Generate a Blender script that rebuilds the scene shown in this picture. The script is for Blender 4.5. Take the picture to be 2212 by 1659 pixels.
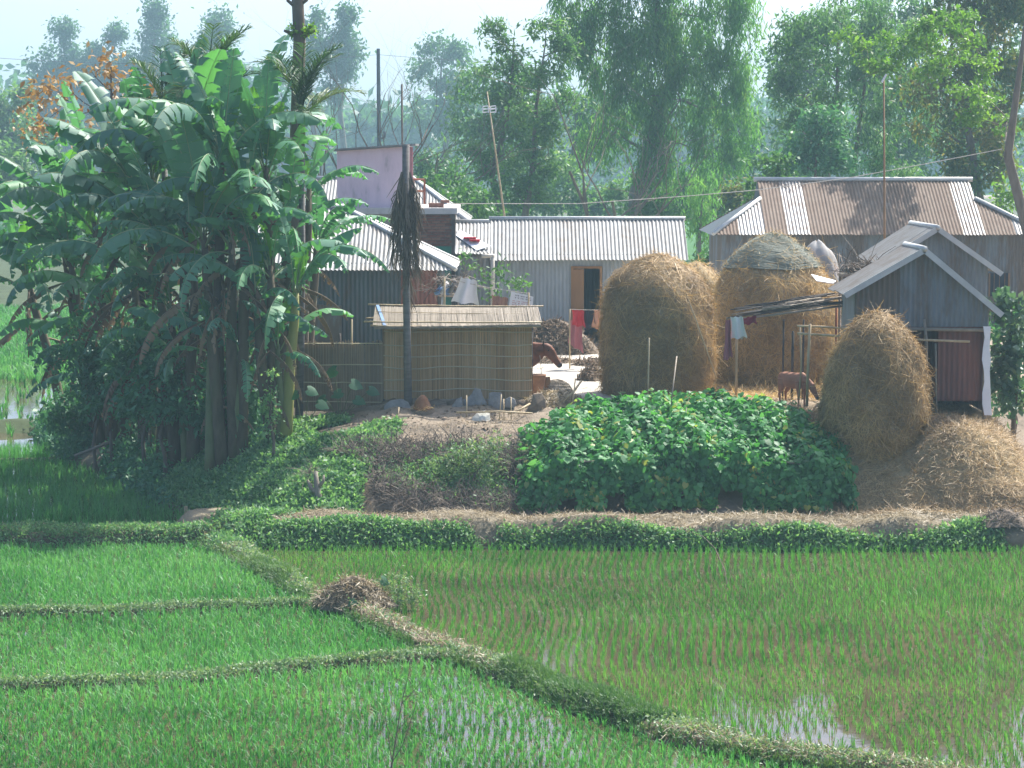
import bpy, math, random
import numpy as np
from mathutils import Vector

for o in list(bpy.data.objects):
    bpy.data.objects.remove(o)
SC = bpy.context.scene
COL = SC.collection
RNG = np.random.default_rng(7)
random.seed(7)
R = math.radians

# ------------------------------------------------------------------ camera
CX, CY, F, CAM_H, HORIZON = 1106.0, 829.5, 5400.0, 6.9, 330.0
PITCH = math.atan((CY - HORIZON) / F)
cam_data = bpy.data.cameras.new('camera')
cam_data.sensor_fit = 'HORIZONTAL'
cam_data.sensor_width = 36.0
cam_data.lens = 36.0 * F / 2212.0
cam_data.clip_start = 0.5
cam_data.clip_end = 4000
cam = bpy.data.objects.new('camera', cam_data)
COL.objects.link(cam)
cam.location = (0, 0, CAM_H)
cam.rotation_euler = (R(90) - PITCH, 0, 0)
SC.camera = cam

# ------------------------------------------------------------------ sky, sun, exposure
SUN_DIR = Vector((0.42, 0.52, 0.84)).normalized()      # towards the sun: behind the village, a little to one side
SUN_EL = math.asin(SUN_DIR.z)
SUN_ROT = math.atan2(SUN_DIR.x, SUN_DIR.y)
world = bpy.data.worlds.new('World')
SC.world = world
world.use_nodes = True
wn = world.node_tree
wn.nodes.clear()
w_out = wn.nodes.new('ShaderNodeOutputWorld')
w_bg = wn.nodes.new('ShaderNodeBackground')
w_sky = wn.nodes.new('ShaderNodeTexSky')
w_sky.sky_type = 'NISHITA'
w_sky.sun_disc = False
w_sky.sun_elevation = SUN_EL
w_sky.sun_rotation = SUN_ROT
w_sky.air_density = 0.5
w_sky.dust_density = 3.5
w_sky.ozone_density = 4.0
w_bg.inputs['Strength'].default_value = 0.15
wn.links.new(w_sky.outputs[0], w_bg.inputs[0])
wn.links.new(w_bg.outputs[0], w_out.inputs[0])
sun_data = bpy.data.lights.new('sun', 'SUN')
sun_data.energy = 3.8
sun_data.angle = R(0.6)
sun_data.color = (1.0, 0.96, 0.89)
sun = bpy.data.objects.new('sun', sun_data)
COL.objects.link(sun)
sun.location = (30, 60, 80)
sun.rotation_euler = SUN_DIR.to_track_quat('Z', 'Y').to_euler()
SC.view_settings.view_transform = 'Standard'
SC.view_settings.look = 'None'
SC.view_settings.exposure = 1.2
SC.view_settings.gamma = 1.0
SC.view_settings.use_curve_mapping = False
SC.cycles.use_denoising = True
SC.cycles.max_bounces = 6
SC.cycles.diffuse_bounces = 3
SC.cycles.glossy_bounces = 3
SC.cycles.transmission_bounces = 4
SC.cycles.transparent_max_bounces = 6
SC.cycles.volume_bounces = 0

# ------------------------------------------------------------------ a pixel of the 2212 x 1659 view of the photograph as a direction
_RT = Vector((1, 0, 0))
_UP = Vector((0, math.sin(PITCH), math.cos(PITCH)))
_FW = Vector((0, math.cos(PITCH), -math.sin(PITCH)))

def ray(u, v):
    return _FW + _RT * ((u - CX) / F) - _UP * ((v - CY) / F)

def P(u, v, Y):
    d = ray(u, v)
    t = Y / d.y
    return Vector((d.x * t, Y, CAM_H + d.z * t))

def PZ(u, v, z=0.0):
    d = ray(u, v)
    t = (z - CAM_H) / d.z
    return Vector((d.x * t, d.y * t, z))

# ------------------------------------------------------------------ materials
MATS = {}

def _new(name):
    m = bpy.data.materials.new(name)
    m.use_nodes = True
    nt = m.node_tree
    nt.nodes.clear()
    out = nt.nodes.new('ShaderNodeOutputMaterial')
    MATS[name] = m
    return m, nt, out

def _ramp(nt, cols, pos=None):
    r = nt.nodes.new('ShaderNodeValToRGB')
    el = r.color_ramp.elements
    n = len(cols)
    pos = pos or [i / max(1, n - 1) for i in range(n)]
    while len(el) < n:
        el.new(0.5)
    for e, c, p in zip(el, cols, pos):
        e.position = p
        e.color = (*c, 1)
    return r

def _noise(nt, scale, stretch=(1, 1, 1), detail=4, coord='Object', rough=0.6):
    tc = nt.nodes.new('ShaderNodeTexCoord')
    mp = nt.nodes.new('ShaderNodeMapping')
    mp.inputs['Scale'].default_value = stretch
    nz = nt.nodes.new('ShaderNodeTexNoise')
    nz.inputs['Scale'].default_value = scale
    nz.inputs['Detail'].default_value = detail
    nz.inputs['Roughness'].default_value = rough
    nt.links.new(tc.outputs[coord], mp.inputs[0])
    nt.links.new(mp.outputs[0], nz.inputs['Vector'])
    return nz

def nmat(name, cols, scale=3.0, stretch=(1, 1, 1), pos=None, rough=0.8, metal=0.0, spec=0.4, bump=0.0, bump_scale=None, alpha=None, obj_random=0.0):
    """Noise-mottled solid material."""
    m, nt, out = _new(name)
    b = nt.nodes.new('ShaderNodeBsdfPrincipled')
    nz = _noise(nt, scale, stretch)
    rp = _ramp(nt, cols, pos or [0.3 + 0.4 * i / max(1, len(cols) - 1) for i in range(len(cols))])
    src = nz.outputs['Fac']
    if obj_random:
        oi = nt.nodes.new('ShaderNodeObjectInfo')
        ma = nt.nodes.new('ShaderNodeMath')
        ma.operation = 'MULTIPLY_ADD'
        ma.inputs[1].default_value = obj_random
        nt.links.new(oi.outputs['Random'], ma.inputs[0])
        sub = nt.nodes.new('ShaderNodeMath')
        sub.operation = 'SUBTRACT'
        sub.inputs[1].default_value = obj_random / 2
        nt.links.new(nz.outputs['Fac'], sub.inputs[0])
        nt.links.new(sub.outputs[0], ma.inputs[2])
        src = ma.outputs[0]
    nt.links.new(src, rp.inputs[0])
    nt.links.new(rp.outputs[0], b.inputs['Base Color'])
    b.inputs['Roughness'].default_value = rough
    b.inputs['Metallic'].default_value = metal
    b.inputs['Specular IOR Level'].default_value = spec
    if alpha is not None:
        b.inputs['Alpha'].default_value = alpha
    if bump:
        nb = _noise(nt, bump_scale or scale * 4, stretch)
        bp = nt.nodes.new('ShaderNodeBump')
        bp.inputs['Strength'].default_value = bump
        bp.inputs['Distance'].default_value = 0.03
        nt.links.new(nb.outputs['Fac'], bp.inputs['Height'])
        nt.links.new(bp.outputs[0], b.inputs['Normal'])
    nt.links.new(b.outputs[0], out.inputs['Surface'])
    return m

def leafmat(name, cols, trans=0.35, trans_tint=(1.25, 1.35, 0.6), rough=0.5, spec=0.4, pos=None, use='attr'):
    """Leaf: colour by a per-face random value, light passing through from behind."""
    m, nt, out = _new(name)
    b = nt.nodes.new('ShaderNodeBsdfPrincipled')
    b.inputs['Roughness'].default_value = rough
    b.inputs['Specular IOR Level'].default_value = spec
    tr = nt.nodes.new('ShaderNodeBsdfTranslucent')
    mx = nt.nodes.new('ShaderNodeMixShader')
    mx.inputs[0].default_value = trans
    if use == 'attr':
        a = nt.nodes.new('ShaderNodeAttribute')
        a.attribute_name = 'rnd'
        src = a.outputs['Fac']
    else:
        oi = nt.nodes.new('ShaderNodeObjectInfo')
        src = oi.outputs['Random']
    rp = _ramp(nt, cols, pos)
    nt.links.new(src, rp.inputs[0])
    nt.links.new(rp.outputs[0], b.inputs['Base Color'])
    mul = nt.nodes.new('ShaderNodeMix')
    mul.data_type = 'RGBA'
    mul.blend_type = 'MULTIPLY'
    mul.inputs['Factor'].default_value = 1.0
    mul.clamp_result = False
    nt.links.new(rp.outputs[0], mul.inputs['A'])
    mul.inputs['B'].default_value = (*trans_tint, 1)
    nt.links.new(mul.outputs['Result'], tr.inputs['Color'])
    nt.links.new(b.outputs[0], mx.inputs[1])
    nt.links.new(tr.outputs[0], mx.inputs[2])
    nt.links.new(mx.outputs[0], out.inputs['Surface'])
    return m

# tin sheet
def tinmat(name, zinc, stain, rust, rust_pos, rough=0.45, metal=0.55, vary=0.25):
    m, nt, out = _new(name)
    b = nt.nodes.new('ShaderNodeBsdfPrincipled')
    n1 = _noise(nt, 1.6, (2.2, 2.2, 0.5), 5)
    n2 = _noise(nt, 9.0, (1, 1, 0.35), 4)
    oi = nt.nodes.new('ShaderNodeObjectInfo')
    add = nt.nodes.new('ShaderNodeMath'); add.operation = 'MULTIPLY_ADD'
    add.inputs[1].default_value = vary
    nt.links.new(oi.outputs['Random'], add.inputs[0])
    nt.links.new(n1.outputs['Fac'], add.inputs[2])
    mx = nt.nodes.new('ShaderNodeMath'); mx.operation = 'MULTIPLY_ADD'
    mx.inputs[1].default_value = 0.35
    nt.links.new(n2.outputs['Fac'], mx.inputs[0])
    nt.links.new(add.outputs[0], mx.inputs[2])
    rp = _ramp(nt, [zinc, stain, rust], rust_pos)
    nt.links.new(mx.outputs[0], rp.inputs[0])
    nt.links.new(rp.outputs[0], b.inputs['Base Color'])
    mr = nt.nodes.new('ShaderNodeMapRange')
    mr.inputs['From Min'].default_value = rust_pos[0]
    mr.inputs['From Max'].default_value = rust_pos[-1]
    mr.inputs['To Min'].default_value = metal
    mr.inputs['To Max'].default_value = 0.02
    nt.links.new(mx.outputs[0], mr.inputs['Value'])
    nt.links.new(mr.outputs[0], b.inputs['Metallic'])
    b.inputs['Roughness'].default_value = rough
    nt.links.new(b.outputs[0], out.inputs['Surface'])
    return m

tinmat('tin_roof', (0.25, 0.255, 0.245), (0.21, 0.205, 0.19), (0.17, 0.145, 0.12), [0.6, 0.82, 1.15], 0.62, 0.2)
tinmat('tin_roof_bright', (0.29, 0.295, 0.29), (0.25, 0.25, 0.235), (0.19, 0.165, 0.135), [0.6, 0.85, 1.15], 0.6, 0.2)
tinmat('tin_wall', (0.24, 0.265, 0.27), (0.19, 0.21, 0.215), (0.15, 0.115, 0.085), [0.48, 0.70, 0.92], 0.55, 0.25)
tinmat('tin_wall_pale', (0.39, 0.42, 0.42), (0.34, 0.37, 0.375), (0.27, 0.27, 0.25), [0.5, 0.78, 1.05], 0.55, 0.25)
tinmat('tin_wall_old', (0.10, 0.13, 0.145), (0.09, 0.105, 0.11), (0.10, 0.07, 0.045), [0.5, 0.8, 1.1], 0.6, 0.2)
tinmat('tin_rust', (0.22, 0.18, 0.14), (0.175, 0.12, 0.08), (0.135, 0.08, 0.048), [0.42, 0.62, 0.95], 0.8, 0.04, 0.3)
tinmat('tin_zinc', (0.27, 0.275, 0.27), (0.23, 0.21, 0.19), (0.16, 0.11, 0.08), [0.62, 0.85, 1.05], 0.52, 0.3, 0.3)
tinmat('tin_rust_wall', (0.34, 0.15, 0.11), (0.27, 0.11, 0.08), (0.2, 0.085, 0.065), [0.45, 0.7, 1.0], 0.8, 0.02)
nmat('ridge_cap', [(0.5, 0.5, 0.47), (0.62, 0.62, 0.58)], 4, rough=0.5, metal=0.3)
nmat('pink_plaster', [(0.50, 0.39, 0.40), (0.68, 0.52, 0.56), (0.75, 0.57, 0.61), (0.77, 0.61, 0.64)], 1.6, (2.2, 2.2, .6), pos=[.28, .38, .52, .7], rough=0.9)
nmat('pink_trim', [(0.42, 0.16, 0.17), (0.5, 0.22, 0.22)], 3, rough=0.9)
nmat('concrete', [(0.25, 0.24, 0.22), (0.38, 0.36, 0.33)], 4, rough=0.95, bump=0.2)
nmat('concrete_pale', [(0.45, 0.43, 0.40), (0.6, 0.57, 0.53)], 4, rough=0.95)
nmat('brick', [(0.17, 0.075, 0.05), (0.24, 0.10, 0.065), (0.28, 0.14, 0.09)], 6, rough=0.95, obj_random=0.5)
nmat('mortar', [(0.16, 0.13, 0.11), (0.22, 0.18, 0.15)], 6, rough=0.95)
nmat('green_paint', [(0.02, 0.15, 0.10), (0.03, 0.20, 0.13)], 3, rough=0.6)
nmat('wood', [(0.20, 0.11, 0.05), (0.30, 0.17, 0.08)], 6, (1, 1, 0.2), rough=0.8)
nmat('wood_door', [(0.26, 0.13, 0.05), (0.34, 0.18, 0.07)], 5, (1, 1, 0.2), rough=0.7)
nmat('wood_red', [(0.25, 0.08, 0.04), (0.34, 0.12, 0.06)], 5, rough=0.8)
nmat('dark_inside', [(0.02, 0.022, 0.03), (0.03, 0.03, 0.04)], 3, rough=0.95)
nmat('bamboo', [(0.36, 0.26, 0.14), (0.48, 0.37, 0.21), (0.56, 0.45, 0.28)], 7, (1, 1, 0.5), rough=0.6)
nmat('bamboo_grey', [(0.22, 0.18, 0.135), (0.34, 0.29, 0.22)], 7, rough=0.8)
nmat('batten', [(0.5, 0.41, 0.24), (0.62, 0.53, 0.34)], 7, rough=0.7)
nmat('post_dark', [(0.06, 0.05, 0.045), (0.12, 0.10, 0.085)], 7, rough=0.9)
nmat('bark', [(0.10, 0.075, 0.055), (0.17, 0.135, 0.10), (0.22, 0.18, 0.14)], 5, (1, 1, 0.3), rough=0.95, bump=0.3)
nmat('bark_pale', [(0.17, 0.145, 0.11), (0.28, 0.245, 0.195)], 4, (1, 1, 0.3), rough=0.95, bump=0.3)
nmat('bark_dark', [(0.05, 0.042, 0.035), (0.10, 0.08, 0.065)], 5, (1, 1, 0.3), rough=0.95)
nmat('palm_trunk', [(0.13, 0.12, 0.11), (0.22, 0.20, 0.18)], 4, (1, 1, 5), rough=0.9)
nmat('stem_green', [(0.10, 0.13, 0.05), (0.16, 0.18, 0.07), (0.14, 0.11, 0.06)], 3, (1, 1, 0.3), rough=0.6)
nmat('stem_yellow', [(0.22, 0.24, 0.06), (0.30, 0.28, 0.08)], 3, (1, 1, 0.3), rough=0.6)
nmat('stem_brown', [(0.07, 0.055, 0.033), (0.13, 0.10, 0.06), (0.09, 0.10, 0.045)], 4, (1, 1, 0.3), rough=0.85)
nmat('stone', [(0.20, 0.195, 0.18), (0.27, 0.26, 0.24), (0.34, 0.33, 0.30)], 5, rough=0.95, bump=0.35)
nmat('clay', [(0.22, 0.10, 0.05), (0.34, 0.17, 0.08)], 6, rough=0.85)
nmat('sack', [(0.55, 0.54, 0.46), (0.68, 0.66, 0.57)], 9, rough=0.9, bump=0.3)
nmat('straw_core', [(0.26, 0.19, 0.10), (0.38, 0.29, 0.16), (0.48, 0.37, 0.21)], 6, (1, 1, 2.5), rough=0.95, bump=0.6, bump_scale=18)
nmat('straw_core_grey', [(0.21, 0.155, 0.085), (0.30, 0.225, 0.125), (0.38, 0.29, 0.165)], 6, (1, 1, 2.5), rough=0.95, bump=0.6, bump_scale=18)
nmat('mud_core', [(0.17, 0.13, 0.09), (0.26, 0.2, 0.14)], 8, rough=0.95, bump=0.5)
nmat('tarp_grey', [(0.20, 0.19, 0.18), (0.33, 0.32, 0.30), (0.42, 0.36, 0.35)], 2.5, rough=0.7, bump=0.2)
nmat('white_sheet', [(0.72, 0.73, 0.74), (0.82, 0.83, 0.84)], 3, rough=0.5)
nmat('white_cloth', [(0.72, 0.71, 0.66), (0.82, 0.81, 0.77)], 3, rough=0.9)
nmat('cream_cloth', [(0.58, 0.54, 0.42), (0.68, 0.63, 0.5)], 3, rough=0.9)
nmat('red_cloth', [(0.42, 0.02, 0.03), (0.52, 0.04, 0.05)], 5, rough=0.9)
nmat('pink_cloth', [(0.36, 0.12, 0.14), (0.45, 0.17, 0.18)], 8, (8, 8, 0.5), rough=0.9)
nmat('maroon_cloth', [(0.20, 0.015, 0.03), (0.27, 0.02, 0.045)], 5, rough=0.9)
nmat('orange_cloth', [(0.55, 0.2, 0.1), (0.7, 0.42, 0.28)], 12, (6, 1, 0.2), rough=0.9)
nmat('striped_cloth', [(0.22, 0.07, 0.05), (0.45, 0.3, 0.22)], 14, (6, 1, 0.2), rough=0.9)
nmat('dark_cloth', [(0.02, 0.02, 0.03), (0.035, 0.03, 0.04)], 5, rough=0.9)
nmat('blue_plastic', [(0.10, 0.2, 0.42), (0.2, 0.32, 0.5)], 5, rough=0.5)
nmat('ink_black', [(0.03, 0.03, 0.035), (0.05, 0.05, 0.06)], 3)
nmat('ink_red', [(0.42, 0.06, 0.08), (0.5, 0.1, 0.12)], 3)
nmat('pvc', [(0.5, 0.45, 0.36), (0.6, 0.55, 0.46)], 4, rough=0.6)
nmat('steel', [(0.10, 0.105, 0.12), (0.16, 0.165, 0.18)], 4, rough=0.5, metal=0.5)
nmat('antenna_white', [(0.7, 0.7, 0.7), (0.8, 0.8, 0.8)], 4, rough=0.5)
nmat('rope', [(0.40, 0.37, 0.32), (0.52, 0.48, 0.42)], 30, rough=0.9)
nmat('wire', [(0.12, 0.12, 0.14), (0.16, 0.16, 0.18)], 30, rough=0.7)
nmat('cow_hide', [(0.10, 0.032, 0.016), (0.20, 0.068, 0.03), (0.27, 0.10, 0.045)], 5, rough=0.7)
nmat('calf_hide', [(0.30, 0.13, 0.07), (0.40, 0.19, 0.11)], 4, rough=0.75)
nmat('muzzle', [(0.05, 0.03, 0.03), (0.09, 0.06, 0.05)], 6, rough=0.5)
nmat('eye', [(0.01, 0.01, 0.01), (0.015, 0.015, 0.015)], 2, rough=0.1)
nmat('horn', [(0.12, 0.10, 0.08), (0.2, 0.17, 0.13)], 6, rough=0.5)
nmat('hoof', [(0.04, 0.035, 0.03), (0.07, 0.06, 0.05)], 6, rough=0.6)
nmat('pink_flower', [(0.5, 0.15, 0.3), (0.6, 0.2, 0.36)], 6)

G1, G2, G3 = (0.020, 0.055, 0.026), (0.035, 0.085, 0.035), (0.06, 0.13, 0.05)
leafmat('rice_right', [(0.048, 0.170, 0.033), (0.080, 0.260, 0.057), (0.112, 0.320, 0.071), (0.152, 0.310, 0.085)], 0.4, rough=0.55)
leafmat('rice_left', [(0.043, 0.180, 0.048), (0.079, 0.280, 0.081), (0.108, 0.340, 0.104), (0.158, 0.380, 0.142)], 0.4, rough=0.55)
leafmat('weed_leaf', [(0.068, 0.172, 0.076), (0.138, 0.290, 0.127), (0.220, 0.396, 0.189), (0.358, 0.488, 0.265)], 0.45)
leafmat('weed_pale', [(0.081, 0.184, 0.077), (0.161, 0.276, 0.132), (0.253, 0.356, 0.198), (0.380, 0.391, 0.242)], 0.35)
leafmat('bund_grass', [(0.05, 0.14, 0.04), (0.09, 0.2, 0.06), (0.16, 0.25, 0.09)], 0.35)
leafmat('dry_grass', [(0.163, 0.125, 0.075), (0.300, 0.237, 0.138), (0.450, 0.375, 0.237)], 0.2, (1.1, 1.0, 0.8))
leafmat('straw', [(0.302, 0.194, 0.075), (0.486, 0.326, 0.128), (0.626, 0.439, 0.180), (0.734, 0.561, 0.273)], 0.25, (1.1, 1.0, 0.7), 0.6)
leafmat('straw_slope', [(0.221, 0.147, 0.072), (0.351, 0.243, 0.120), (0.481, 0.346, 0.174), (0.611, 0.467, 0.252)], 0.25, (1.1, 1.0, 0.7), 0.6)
leafmat('straw_grey', [(0.235, 0.153, 0.064), (0.370, 0.245, 0.102), (0.493, 0.337, 0.145), (0.616, 0.439, 0.212)], 0.25, (1.1, 1.0, 0.7), 0.6)
leafmat('jute_cover', [(0.17, 0.19, 0.14), (0.26, 0.28, 0.215), (0.36, 0.37, 0.29)], 0.3, (1, 1, 1), 0.7)
leafmat('twig', [(0.08, 0.06, 0.045), (0.15, 0.115, 0.085), (0.24, 0.2, 0.155)], 0.05, (1, 1, 1), 0.9)
leafmat('brown_litter', [(0.10, 0.065, 0.04), (0.19, 0.13, 0.08), (0.30, 0.22, 0.14)], 0.1, (1, 1, 1), 0.9)
leafmat('jute_stick', [(0.333, 0.202, 0.090), (0.539, 0.338, 0.163), (0.680, 0.446, 0.229), (0.741, 0.546, 0.314)], 0.05, (1, 1, 1), 0.7)
leafmat('jute_stick_grey', [(0.263, 0.186, 0.115), (0.375, 0.276, 0.178), (0.500, 0.372, 0.241)], 0.05, (1, 1, 1), 0.8)
leafmat('thatch', [(0.180, 0.148, 0.107), (0.271, 0.230, 0.172), (0.344, 0.295, 0.230)], 0.05, (1, 1, 1), 0.8)
leafmat('vine_leaf', [(0.041, 0.163, 0.056), (0.077, 0.259, 0.084), (0.112, 0.340, 0.111), (0.177, 0.421, 0.167), (0.367, 0.397, 0.121)], 0.45, rough=0.5, spec=0.35, pos=[0, .35, .7, .97, 1.0])
leafmat('vine_leaf_big', [(0.047, 0.177, 0.063), (0.083, 0.272, 0.091), (0.118, 0.353, 0.119), (0.188, 0.435, 0.180)], 0.45, rough=0.5, spec=0.35, use='obj')
leafmat('banana_leaf', [(0.068, 0.185, 0.131), (0.093, 0.233, 0.155), (0.116, 0.273, 0.166), (0.129, 0.321, 0.135)], 0.3, (1.3, 1.7, 0.55), 0.52, 0.45, use='obj')
leafmat('banana_leaf_young', [(0.08, 0.22, 0.05), (0.12, 0.30, 0.06)], 0.5, (1.4, 1.5, 0.5), 0.4, 0.5, use='obj')
leafmat('banana_leaf_dry', [(0.130, 0.088, 0.048), (0.234, 0.163, 0.096), (0.325, 0.237, 0.144)], 0.2, (1, 0.9, 0.7), 0.8, use='obj')
leafmat('midrib', [(0.22, 0.30, 0.14), (0.32, 0.38, 0.2)], 0.1, use='obj')
leafmat('palm_leaf', [(0.03, 0.075, 0.035), (0.055, 0.12, 0.045), (0.11, 0.17, 0.05)], 0.3, use='obj')
leafmat('palm_leaf_yellow', [(0.10, 0.16, 0.04), (0.2, 0.24, 0.06)], 0.35, use='obj')
leafmat('palm_leaf_dry', [(0.10, 0.08, 0.06), (0.18, 0.145, 0.105), (0.27, 0.22, 0.165)], 0.1, (1, 1, 0.8), 0.9)
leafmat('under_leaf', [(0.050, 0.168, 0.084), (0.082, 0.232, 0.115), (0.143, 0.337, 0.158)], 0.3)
leafmat('eucalyptus_leaf', [(0.071, 0.209, 0.076), (0.122, 0.284, 0.095), (0.172, 0.359, 0.108), (0.273, 0.389, 0.113)], 0.5)
leafmat('acacia_leaf', [(0.052, 0.135, 0.060), (0.085, 0.189, 0.072), (0.130, 0.257, 0.090), (0.208, 0.297, 0.120)], 0.45)
leafmat('bamboo_leaf', [(0.054, 0.150, 0.066), (0.096, 0.213, 0.088), (0.156, 0.300, 0.132), (0.300, 0.413, 0.242)], 0.45)
leafmat('bright_leaf', [(0.08, 0.19, 0.03), (0.14, 0.28, 0.04), (0.22, 0.36, 0.06)], 0.45)
leafmat('mixed_leaf', [(0.056, 0.119, 0.042), (0.098, 0.168, 0.048), (0.182, 0.182, 0.048), (0.280, 0.210, 0.060)], 0.42)
leafmat('teak_leaf', [(0.24, 0.13, 0.04), (0.36, 0.21, 0.06), (0.45, 0.30, 0.10), (0.50, 0.40, 0.24)], 0.3, (1.2, 1.0, 0.5))
leafmat('far_leaf', [(0.042, 0.108, 0.053), (0.062, 0.151, 0.067), (0.104, 0.206, 0.082)], 0.5)
leafmat('bush_leaf', [(0.046, 0.127, 0.039), (0.086, 0.196, 0.055), (0.138, 0.265, 0.077)], 0.4)
leafmat('castor_leaf', [(0.05, 0.12, 0.07), (0.10, 0.19, 0.12), (0.20, 0.28, 0.2)], 0.3)
leafmat('taro_leaf', [(0.03, 0.11, 0.05), (0.06, 0.17, 0.08)], 0.3, use='obj')

# ------------------------------------------------------------------ mesh helpers
class Geo:
    """Collects vertices, faces and one random value per face."""
    def __init__(self):
        self.V, self.F, self.r, self.n = [], [], [], 0
    def add(self, V, Fc, rnd=None):
        V = np.asarray(V, dtype=np.float64).reshape(-1, 3)
        self.V.append(V)
        self.F += [tuple(i + self.n for i in f) for f in Fc]
        self.r += [rnd if rnd is not None else random.random()] * len(Fc)
        self.n += len(V)
    def box(self, lo, hi, rnd=None):
        x0, y0, z0 = lo; x1, y1, z1 = hi
        self.add([(x0, y0, z0), (x1, y0, z0), (x1, y1, z0), (x0, y1, z0), (x0, y0, z1), (x1, y0, z1), (x1, y1, z1), (x0, y1, z1)],
                 [(0, 3, 2, 1), (4, 5, 6, 7), (0, 1, 5, 4), (1, 2, 6, 5), (2, 3, 7, 6), (3, 0, 4, 7)], rnd)
    def tube(self, pts, rad, sides=6, rnd=None, cap=True):
        pts = [Vector(p) for p in pts]
        if not hasattr(rad, '__len__'):
            rad = [rad] * len(pts)
        n = len(pts)
        V, Fc = [], []
        ref = None
        for i, p in enumerate(pts):
            d = (pts[min(i + 1, n - 1)] - pts[max(i - 1, 0)])
            d = d.normalized() if d.length > 1e-9 else Vector((0, 0, 1))
            if ref is None:
                ref = Vector((1, 0, 0)) if abs(d.x) < 0.8 else Vector((0, 1, 0))
            a = d.cross(ref)
            a = a.normalized() if a.length > 1e-6 else d.orthogonal().normalized()
            b = d.cross(a).normalized()
            ref = b.cross(d) if False else ref
            for k in range(sides):
                th = 2 * math.pi * k / sides
                V.append(p + (a * math.cos(th) + b * math.sin(th)) * rad[i])
        for i in range(n - 1):
            for k in range(sides):
                k2 = (k + 1) % sides
                Fc.append((i * sides + k, i * sides + k2, (i + 1) * sides + k2, (i + 1) * sides + k))
        if cap:
            Fc.append(tuple(range(sides - 1, -1, -1)))
            Fc.append(tuple((n - 1) * sides + k for k in range(sides)))
        self.add([tuple(v) for v in V], Fc, rnd)
    def mesh(self, name):
        me = bpy.data.meshes.new(name)
        V = np.concatenate(self.V) if self.V else np.zeros((0, 3))
        me.from_pydata(V.tolist(), [], self.F)
        at = me.attributes.new('rnd', 'FLOAT', 'FACE')
        at.data.foreach_set('value', np.asarray(self.r, dtype=np.float32))
        return me

def quad_mesh(name, V, rnd_face, nv=4, quads=((0, 1, 2, 3),)):
    """Many small pieces at once. V: (N, nv, 3); every piece has the same quads; rnd_face: (N,)."""
    V = np.asarray(V, dtype=np.float32)
    N = V.shape[0]
    q = np.asarray(quads, dtype=np.int32)
    me = bpy.data.meshes.new(name)
    me.vertices.add(N * nv)
    me.vertices.foreach_set('co', V.reshape(-1))
    idx = (np.arange(N, dtype=np.int32)[:, None, None] * nv + q[None]).reshape(-1)
    nf = N * len(q)
    me.loops.add(nf * 4)
    me.loops.foreach_set('vertex_index', idx)
    me.polygons.add(nf)
    me.polygons.foreach_set('loop_start', np.arange(nf, dtype=np.int32) * 4)
    me.update(calc_edges=True)
    at = me.attributes.new('rnd', 'FLOAT', 'FACE')
    at.data.foreach_set('value', np.repeat(np.asarray(rnd_face, dtype=np.float32), len(q)))
    return me

def link(name, me, mat, parent=None, smooth=False, loc=None):
    o = bpy.data.objects.new(name, me)
    COL.objects.link(o)
    if mat is not None and len(me.materials) == 0:
        me.materials.append(MATS[mat] if isinstance(mat, str) else mat)
    if smooth:
        me.polygons.foreach_set('use_smooth', np.ones(len(me.polygons), dtype=bool))
    if parent is not None:
        o.parent = parent
    if loc is not None:
        o.location = loc
    return o

def tag(o, label, cat, group=None, kind=None):
    o['label'] = label
    o['category'] = cat
    if group:
        o['group'] = group
    o['kind'] = kind or 'thing'
    return o

def thing(name, label, cat, loc=(0, 0, 0), rotz=0.0, group=None):
    o = bpy.data.objects.new(name, None)
    COL.objects.link(o)
    o.empty_display_size = 0.2
    o.location = loc
    o.rotation_euler = (0, 0, rotz)
    return tag(o, label, cat, group)

def holder(name, parent, loc=(0, 0, 0)):
    """An Empty part that carries sub-parts."""
    o = bpy.data.objects.new(name, None)
    COL.objects.link(o)
    o.empty_display_size = 0.1
    o.parent = parent
    o.location = loc
    return o

def stuff(o):
    o['kind'] = 'stuff'
    return o

def structure(o):
    o['kind'] = 'structure'
    return o

def unit(a):
    return a / np.maximum(1e-9, np.linalg.norm(a, axis=-1, keepdims=True))

def leaf_quads(pos, axis, nrm, L, W, fold=0.15, mid=0.45):
    """Rhombic leaves: base, side, tip, side."""
    pos = np.asarray(pos); axis = unit(np.asarray(axis)); nrm = np.asarray(nrm)
    side = unit(np.cross(axis, nrm))
    up = np.cross(side, axis)
    L = np.broadcast_to(np.asarray(L, dtype=float), (len(pos),))[:, None]
    W = np.broadcast_to(np.asarray(W, dtype=float), (len(pos),))[:, None]
    m = pos + axis * L * mid + up * W * fold
    return np.stack([pos, m + side * W / 2, pos + axis * L, m - side * W / 2], axis=1)

def rand_dirs(n, rng, zbias=0.0):
    d = rng.normal(size=(n, 3))
    d[:, 2] += zbias
    return unit(d)
# ------------------------------------------------------------------ ground: one sheet with paddies, bunds and the village mound
def xy(u, v, z=0.0):
    p = PZ(u, v, z)
    return (p.x, p.y)

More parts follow.
